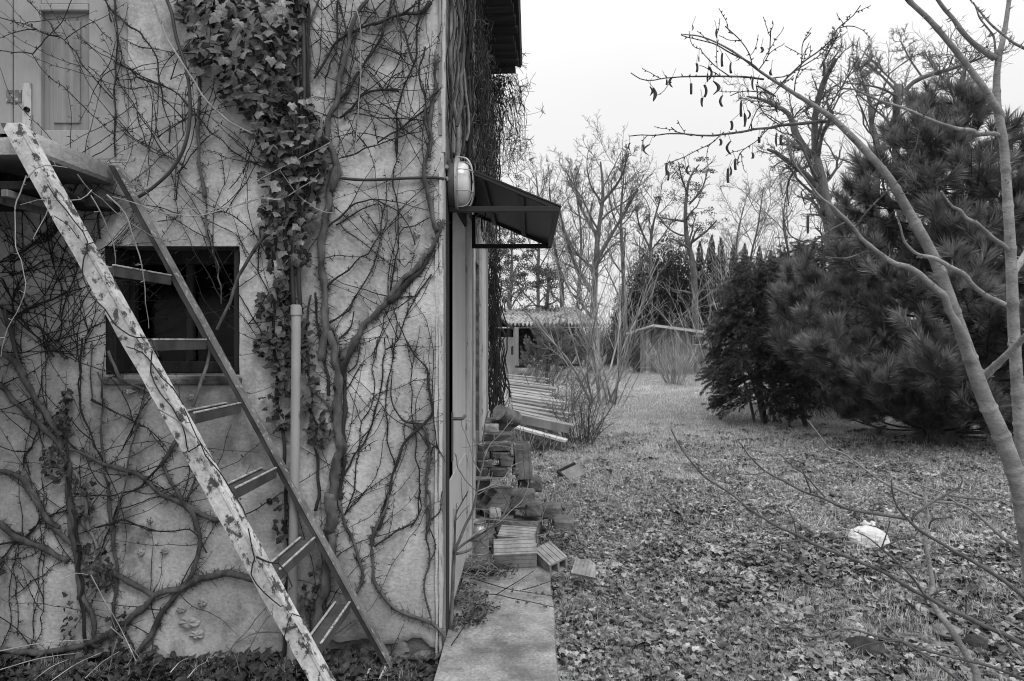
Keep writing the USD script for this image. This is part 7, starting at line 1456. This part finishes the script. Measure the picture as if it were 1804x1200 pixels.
# ------------------------------------------------------------------ low thin branches in the right foreground
LB = thing('thorny_sapling', 'thin thorny branches reaching in low from the right edge', 'shrub', P(1860, 1400, 2.4) * [1, 1, 0])
B1 = lambda a, b: (1404 + a / 4.51, 840 + b / 4.51)
B2 = lambda a, b: (1150 + a / 4.51, 740 + b / 4.51)
B3 = lambda a, b: (1304 + a / 3.604, 867 + b / 3.604)
LOW = [([B2(145, 75), B2(200, 180), B2(280, 300), B2(400, 440), B2(500, 510), B2(640, 600), B2(730, 680), B2(850, 760), B2(1000, 850), B2(1130, 905), B2(1250, 970), B2(1420, 1040), B2(1600, 1110), B1(640, 735), B1(760, 800), B1(900, 890), B1(1050, 965), B1(1200, 1050), B1(1340, 1110), B1(1500, 1190), B1(1720, 1290), B1(1900, 1400)], 2.2, 8, 2.2, 2.35, 1),
 ([B2(700, 190), B2(780, 300), B2(900, 410), B2(1050, 490), B2(1200, 570), B2(1350, 620), B2(1500, 690), B2(1620, 720), B1(654, 299), B1(850, 330)], 2.2, 5.5, 2.3, 2.42, 1), ([B1(750, 20), B1(760, 130), B1(800, 240), B1(900, 360), B1(980, 430), B1(1100, 500), B1(1250, 590), B1(1430, 690), B1(1650, 830), B1(1810, 960), B1(2000, 1130)], 2.5, 8, 2.35, 2.42, 1),
 ([B2(1230, 0), B2(1330, 130), B2(1400, 220), B2(1520, 270), B2(1660, 370), B2(1790, 470), B1(760, 80), B1(900, 140), B1(1050, 190), B1(1280, 215), B1(1380, 260), B1(1500, 360), B1(1620, 470), B1(1750, 560), B1(1820, 610)], 2.2, 6.5, 2.4, 2.58, 0), ([B1(1310, 0), B1(1300, 70), B1(1170, 150), B1(1080, 200), B1(940, 300), B1(915, 365), B1(985, 430)], 2.2, 5, 2.4, 2.39, 1),
 ([B1(1030, 20), B1(1020, 150), B1(1040, 300), B1(1050, 340), B1(1020, 500), B1(1050, 680), B1(1080, 880), B1(1060, 960), B1(1130, 1090), B1(1190, 1165), B1(1300, 1335), B1(1390, 1485), B1(1438, 1623), B1(1500, 2200), B1(1520, 2700)], 3.0, 14, 2.5, 2.3, 0), ([B1(670, 570), B1(820, 700), B1(940, 830), B1(1000, 920), B1(1060, 965)], 3.5, 4, 2.25, 2.3, 1), ([B1(450, 430), B1(560, 480), B1(670, 570)], 1.6, 2.5, 2.22, 2.25, 1), ([B1(740, 350), B1(710, 460), B1(670, 570)], 2.0, 2.8, 2.22, 2.25, 1), ([B1(1000, 530), B1(900, 480), B1(790, 510), B1(670, 570)], 2, 2.8, 2.22, 2.25, 1),
 ([B1(1430, 0), B1(1400, 130), B1(1380, 245)], 3.5, 3, 2.5, 2.5, 0), ([B1(830, 10), B1(1020, 80), B1(1150, 130), B1(1280, 215)], 2, 3.5, 2.45, 2.5, 0), ([B1(1660, 150), B1(1560, 185), B1(1400, 175), B1(1200, 150)], 2, 3, 2.4, 2.4, 1), ([B1(1050, 410), B1(1060, 360), B1(1100, 335), B1(1220, 320)], 3, 1.8, 2.4, 2.35, 1), ([B1(640, 740), B1(670, 710), B1(760, 700), B1(950, 730), B1(1050, 680)], 3.5, 2.5, 2.3, 2.3, 1),
 ([B1(1060, 950), B1(1120, 910), B1(1200, 890)], 3, 1.5, 2.31, 2.28, 1), ([B1(1340, 1110), B1(1350, 980), B1(1370, 930), B1(1450, 880)], 3, 1.6, 2.34, 2.3, 1), ([B3(100, 815), B3(300, 850), B3(400, 910), B3(500, 920), B3(650, 870), B3(750, 880), B3(900, 925), B3(1030, 950), B3(1200, 1010), B3(1400, 1060), B3(1600, 1110), B3(1800, 1190), B3(1950, 1270)], 1.8, 6, 2.05, 2.2, 1),
 ([B3(640, 1060), B3(720, 1000), B3(850, 960), B3(1030, 940)], 1.8, 3, 2.05, 2.08, 1), ([B3(1030, 950), B3(1180, 1040), B3(1300, 1130), B3(1420, 1220)], 3.5, 5, 2.1, 2.1, 1), ([B3(300, 850), B3(420, 800), B3(590, 740)], 2.2, 1.5, 2.06, 2.0, 1), ([B3(740, 660), B3(900, 810), B3(1020, 940)], 1.6, 2.6, 2.1, 2.12, 0), ([B2(1070, 700), B2(1120, 800), B2(1140, 900)], 1.6, 3, 2.2, 2.22, 1), ([B2(640, 1005), B2(760, 1012), B2(900, 990), B2(1060, 970), B2(1195, 955)], 1.6, 3, 2.15, 2.22, 1),
 ([B2(1010, 270), B2(1100, 360), B2(1200, 430), B2(1300, 540), B2(1370, 615)], 1.6, 3, 2.32, 2.35, 1), ([B2(1190, 400), B2(1230, 500), B2(1260, 575)], 2, 2.8, 2.3, 2.34, 1), ([B2(640, 420), B2(790, 435), B2(900, 412)], 1.4, 2.2, 2.28, 2.31, 1), ([B2(1390, 540), B2(1320, 560), B2(1240, 580)], 1.4, 2.2, 2.32, 2.34, 1), ([B1(950, 810), B1(990, 730), B1(1050, 680)], 1.5, 2.5, 2.25, 2.3, 1), ([B3(1480, 690), B3(1580, 760), B3(1700, 830), B3(1830, 900)], 1.6, 3, 2.2, 2.2, 0), ([B3(1590, 780), B3(1650, 900), B3(1800, 1080)], 1.8, 4, 2.1, 2.1, 0), ([B1(530, 180), B1(600, 90), B1(660, 30)], 2.2, 1.5, 2.4, 2.4, 0), ([B1(600, 290), B1(615, 220), B1(600, 180)], 2.2, 1.5, 2.38, 2.38, 1), ([B1(940, 465), B1(975, 420)], 2, 2, 2.38, 2.4, 1)]
for pts, w0, w1, y0, y1, dk in LOW:
    n = len(pts); q = stemline([(a, b, w0 + (w1 - w0) * i / (n - 1)) for i, (a, b) in enumerate(pts)], y0, y1, .015); r = nodes(q[:, :3], q[:, 3], .045, rq)
    mb = MB(); mb.tube(q[:, :3], r, 8 if max(w0, w1) > 5 else 6); mb.tubes(thorns(q[:, :3], r, int(len(q) * .28), rq, .009), 3)
    obj('branch', mb, 'locust_twig' if dk else 'locust_bark', LB, smooth=60)
# sapling growing against the side door
DS = thing('door_sapling', 'bare many twigged sapling growing from the pad edge before the side door', 'sapling', P(786, 1110, 3.45))
D6 = lambda a, b: (760 + a / 6, 750 + b / 6); E4 = lambda a, b: (760 + a / 4, 900 + b / 4)
SAP = [([E4(95, 850), E4(110, 760), E4(130, 600), E4(150, 400), E4(160, 290), E4(200, 200), E4(240, 100), E4(290, 0), D6(480, 700), D6(500, 600), D6(520, 500), D6(550, 380), D6(545, 200), D6(565, -20), D6(600, -150)], 7.5, 1.6, 3.45, 4.1), ([E4(160, 290), E4(240, 225), E4(370, 150), E4(480, 60), E4(560, -30), D6(950, 600)], 5, 1.6, 3.65, 4.2), ([E4(165, 305), E4(260, 280), E4(340, 210), E4(440, 100), E4(520, 0), D6(850, 700), D6(950, 500)], 5.5, 1.5, 3.65, 4.1), ([E4(150, 300), E4(135, 200), E4(145, 90), D6(230, 980), D6(300, 850), D6(390, 690)], 4.5, 2, 3.62, 3.75),
 ([D6(480, 695), D6(380, 600), D6(300, 480), D6(240, 400), D6(150, 330), D6(100, 300)], 2.4, 1.2, 3.85, 3.7), ([D6(490, 695), D6(620, 640), D6(760, 560), D6(850, 430), D6(960, 380)], 2.8, 1.2, 3.85, 4.1), ([D6(490, 730), D6(620, 660), D6(820, 620)], 2, 1.1, 3.85, 4.0), ([D6(520, 500), D6(450, 380), D6(400, 200), D6(330, 20), D6(280, -60)], 2.2, 1.2, 3.9, 4.0), ([D6(545, 380), D6(620, 200), D6(720, 100), D6(810, -10), D6(900, -120)], 2, 1.2, 3.95, 4.2), ([D6(430, 880), D6(640, 880), D6(800, 820)], 1.6, 1, 3.8, 4.0), ([D6(400, 1200), D6(480, 1130), D6(590, 1080), D6(720, 1020), D6(840, 900), D6(960, 790), D6(1020, 640), D6(1020, 560)], 2.6, 1.2, 3.75, 4.1), ([D6(410, 985), D6(600, 990), D6(720, 1000), D6(830, 1010), D6(960, 1020), D6(1160, 1010)], 1.6, 1, 3.8, 4.0), ([D6(1100, 1170), D6(1250, 1130), D6(1340, 1095), D6(1450, 1100)], 1.8, 1, 4.3, 4.3), ([D6(560, 900), D6(570, 1050), D6(600, 1160)], 1.4, 1.4, 3.9, 3.9), ([D6(550, 215), D6(480, 190), D6(420, 120)], 1.8, 1, 4.0, 4.0), ([D6(550, 300), D6(640, 210), D6(840, 230)], 1.5, 1, 4.0, 4.1), ([D6(1130, 1040), D6(1175, 960), D6(1170, 880), D6(1140, 840)], 1.6, 2.0, 4.6, 4.6)]
for pts, w0, w1, y0, y1 in SAP:
    n = len(pts); q = stemline([(a, b, w0 + (w1 - w0) * i / (n - 1)) for i, (a, b) in enumerate(pts)], y0, y1, .02); r = q[:, 3]
    q[:, 0] = np.maximum(q[:, 0], XW + .012); mb = MB(); mb.tube(q[:, :3], r, 7)
    if w0 < 6:
        for l in grow(rq, q[:, :3], r, [dict(n=(2, 5), t0=.2, L=.16, abs=True, fall=.3, ang=.7, up=.02, jit=.15, seg=5, rmin=.0011, rr=.7)]): mb.tubes([(np.maximum(u, [XW + .01, -9, -9]), rr) for u, rr in l], 4)
    obj('branch', mb, 'vine_bark' if w0 > 3 else 'twig_mid', DS, smooth=True)
# ------------------------------------------------------------------ ground cover
rg = np.random.default_rng(91)
def heart_patch(rng, n, R, s0, s1):
    mb = MB()
    for k in range(n):
        rr = R * math.sqrt(rng.random()); a = rng.uniform(0, 6.28); s = rng.uniform(s0, s1); h = rng.uniform(0.008, 0.06)
        v, f = leaf_mesh(s, rng, 0.05); v[:, 0] *= 1.15; M = rotm(rng.normal(0, .32), rng.normal(0, .32), rng.uniform(0, 6.28)); mb.add(v @ M.T + [rr * math.cos(a), rr * math.sin(a), h], f)
    return mb
def small_leaf(rng, s):
    a = np.linspace(0, 2 * np.pi, 8, endpoint=False); r = s * (0.8 + 0.4 * rng.random(8)); v = np.stack([r * np.cos(a), r * np.sin(a) * .75, rng.normal(0, s * .22, 8)], 1); v = np.vstack([[[0, 0, s * .12]], v]); return v, np.array([[0, 1 + i, 1 + (i + 1) % 8] for i in range(8)])
def litter_patch(rng, n, R, s0, s1):
    mb = MB()
    for k in range(n):
        rr = R * math.sqrt(rng.random()); a = rng.uniform(0, 6.28); v, f = small_leaf(rng, rng.uniform(s0, s1)); mb.add(v @ rotm(rng.normal(0, .4), rng.normal(0, .4), rng.uniform(0, 6.28)).T + [rr * math.cos(a), rr * math.sin(a), rng.uniform(0.004, .03)], f)
    return mb
def blades(rng, n, R, h0, h1, w, lean=0.7):
    v = []; f = []
    for k in range(n):
        rr = R * math.sqrt(rng.random()); a = rng.uniform(0, 6.28); p = np.array([rr * math.cos(a), rr * math.sin(a), -0.005]); b = rng.uniform(0, 6.28); o = np.array([math.cos(b), math.sin(b), 0]); s = np.array([-o[1], o[0], 0]); h = rng.uniform(h0, h1); l = rng.random() * lean; i = len(v)
        m = p + [0, 0, h * .55] + o * h * l * .35; t = p + [0, 0, h * (1 - .35 * l)] + o * h * l * 1.0
        v += [p - s * w, p + s * w, m + s * w * .8, m - s * w * .8, t]; f += [[i, i + 1, i + 2], [i, i + 2, i + 3], [i + 3, i + 2, i + 4]]
    mb = MB(); mb.add(np.array(v), f); return mb
def scatter(n, y0, y1, side=0.82, power=1.0):
    out = []
    while len(out) < n:
        y = y0 + (y1 - y0) * rg.random() ** power
        x0 = -0.35 * y if y > 7.5 else (-0.3 if y > 4.45 else 0.13); x1 = side * y + 0.3
        if rg.random() > (x1 - x0) / ((side + .35) * y1 + .3): continue
        out.append((rg.uniform(x0, x1), y))
    return np.array(out)
def place(pts, dz=0.0): return np.c_[pts, ground_z(pts[:, 0], pts[:, 1]) + dz]
def clear(p):   # not inside the cold frame, the rubble, the bag or the buildings
    x, y = p[:, 0], p[:, 1]
    k = ~((x > -0.42) & (x < 0.55 - (y - 9.5) * 0.04) & (y > 9.3) & (y < 15.6)); k &= ~((x < 0.0) & (y > 4.4) & (y < 6.3)); k &= ~((np.abs(x - 2.55) < 0.13) & (np.abs(y - 5.1) < .12)); k &= ~((x < XW + .05) & (y < YE) & (y > YW - .04)); k &= ~((x > XW - .1) & (x < .135) & (y < 4.45)); return k
def carpet(name, protos, pts, m, s0, s1, label, cat, tilt=0.12):
    pts = pts[clear(pts)]; n = len(pts); d = np.c_[rg.normal(0, tilt, (n, 2)), np.ones(n)]
    instancer(name, '/World', protos, place(pts), d, rg.uniform(s0, s1, n), rg.integers(0, len(protos), n), m, label, cat, rng=rg)
def dens(p, sc, lo, hi, seed):
    n = meshkit.fbm(np.c_[p * sc, 0 * p[:, :1]], 3, seed); return rg.random(len(p)) < np.clip((n - lo) / (hi - lo), 0, 1)
LP = [heart_patch(rg, 28, 0.20, 0.020, 0.044) for _ in range(7)]
LS = [heart_patch(rg, 42, 0.20, 0.013, 0.028) for _ in range(4)]
lit = [litter_patch(rg, 90, 0.22, 0.009, 0.032) for _ in range(5)]
p = scatter(3200, 2.3, 9.5, power=.85); p = p[rg.random(len(p)) < np.clip((9.5 - p[:, 1]) / 4.0, 0, 1)]; p = p[dens(p, 1.0, .30, .55, 12)]; carpet('ivy_ground_cover', LP, p, 'ground_leaf', .75, 1.15, 'low lobed leaves covering the near ground', 'ground cover')
p = scatter(3000, 2.3, 9.5, power=.85); p = p[dens(p, 1.1, .28, .6, 19)]; carpet('small_leaf_cover', LS, p, 'ground_leaf', .8, 1.2, 'small leaved weeds between the larger ground leaves', 'ground cover')
p = scatter(4200, 2.3, 13, power=.85); p = p[rg.random(len(p)) < np.clip((13 - p[:, 1]) / 6.0, 0.15, 1)]; carpet('leaf_litter', lit, p, 'litter_leaf', .8, 1.3, 'dead brown leaf litter lying between the weeds', 'leaf litter')
G1 = [blades(rg, 46, .10, .035, .10, .0014) for _ in range(6)]; G2 = [blades(rg, 150, .3, .04, .11, .0022, .9) for _ in range(6)]; G3 = [blades(rg, 200, .7, .05, .14, .005, .9) for _ in range(5)]
p = scatter(8500, 2.3, 9.5, power=.85); p = p[dens(p, 1.4, .28, .56, 25)]; carpet('grass', G1, p, 'grass_blade', .7, 1.25, 'tufts of grass between the near leaves', 'grass')
p = scatter(7500, 5.0, 20, power=.8); p = p[dens(p, .5, .22, .5, 29)]; carpet('grass', G2, p, 'grass_blade', .7, 1.2, 'short pale winter grass across the middle of the garden', 'grass')
p = scatter(5200, 13, 44, power=.8); carpet('grass', G3, p, 'grass_blade', .7, 1.2, 'pale winter grass of the far lawn before the sheds', 'grass')
p = np.c_[XW + .03 + np.abs(rg.normal(0, .09, 26)), rg.uniform(3.45, 4.4, 26)]; p = np.r_[p, np.c_[rg.uniform(XW + .05, -.1, 9), rg.normal(4.28, .08, 9)]]; p[:, 0] = np.clip(p[:, 0], XW + .03, .08); p[:, 1] = np.minimum(p[:, 1], 4.36)
plit = [litter_patch(rg, 26, 0.07, 0.004, 0.014) for _ in range(4)]
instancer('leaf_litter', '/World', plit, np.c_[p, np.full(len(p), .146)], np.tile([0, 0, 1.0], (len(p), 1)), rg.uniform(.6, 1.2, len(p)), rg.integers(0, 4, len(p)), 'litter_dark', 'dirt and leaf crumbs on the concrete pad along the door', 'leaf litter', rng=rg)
# straw and dead leaves along the foot of the front wall
x = rg.uniform(-3.0, -0.5, 900); y = YW - 0.06 - np.abs(rg.normal(0, .22, 900)); p = np.c_[x, y]
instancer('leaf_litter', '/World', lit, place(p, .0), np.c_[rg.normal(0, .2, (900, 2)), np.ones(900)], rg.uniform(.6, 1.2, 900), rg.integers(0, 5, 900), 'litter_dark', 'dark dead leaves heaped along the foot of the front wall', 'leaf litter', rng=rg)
x = rg.uniform(-3.0, -0.6, 420); y = YW - 0.10 - np.abs(rg.normal(0, .22, 420)); p = np.c_[x, y]
instancer('grass', '/World', G1, place(p), np.c_[rg.normal(0, .25, (420, 2)), np.ones(420)], rg.uniform(.6, 1.3, 420), rg.integers(0, 6, 420), 'grass_blade', 'thin grass along the foot of the front wall', 'grass', rng=rg)
st = thing('straw_stalks', 'pale dry straw stalks leaning against the foot of the front wall', 'straw', (-1.9, 3.2, 0))
for a, b, c, d_ in [(-5, 1148, 158, 1127), (90, 1200, 178, 1150), (0, 1180, 140, 1150), (195, 1105, 250, 1165), (160, 1013, 205, 1110), (115, 1017, 155, 1013), (205, 1130, 190, 1195), (240, 1165, 180, 1050), (60, 1198, 120, 1162), (280, 1168, 262, 1190), (150, 1195, 210, 1148), (300, 1185, 330, 1160), (330, 1195, 360, 1168), (66, 1190, 74, 1200)]:
    q = chain([P(a, b, 3.0), P((a + c) / 2, (b + d_) / 2 - 5, 3.05), P(c, d_, 3.12)], .03); mb = MB(); mb.tube(q, np.linspace(.0024, .0014, len(q)), 5); obj('stalk', mb, 'straw', st, smooth=True)
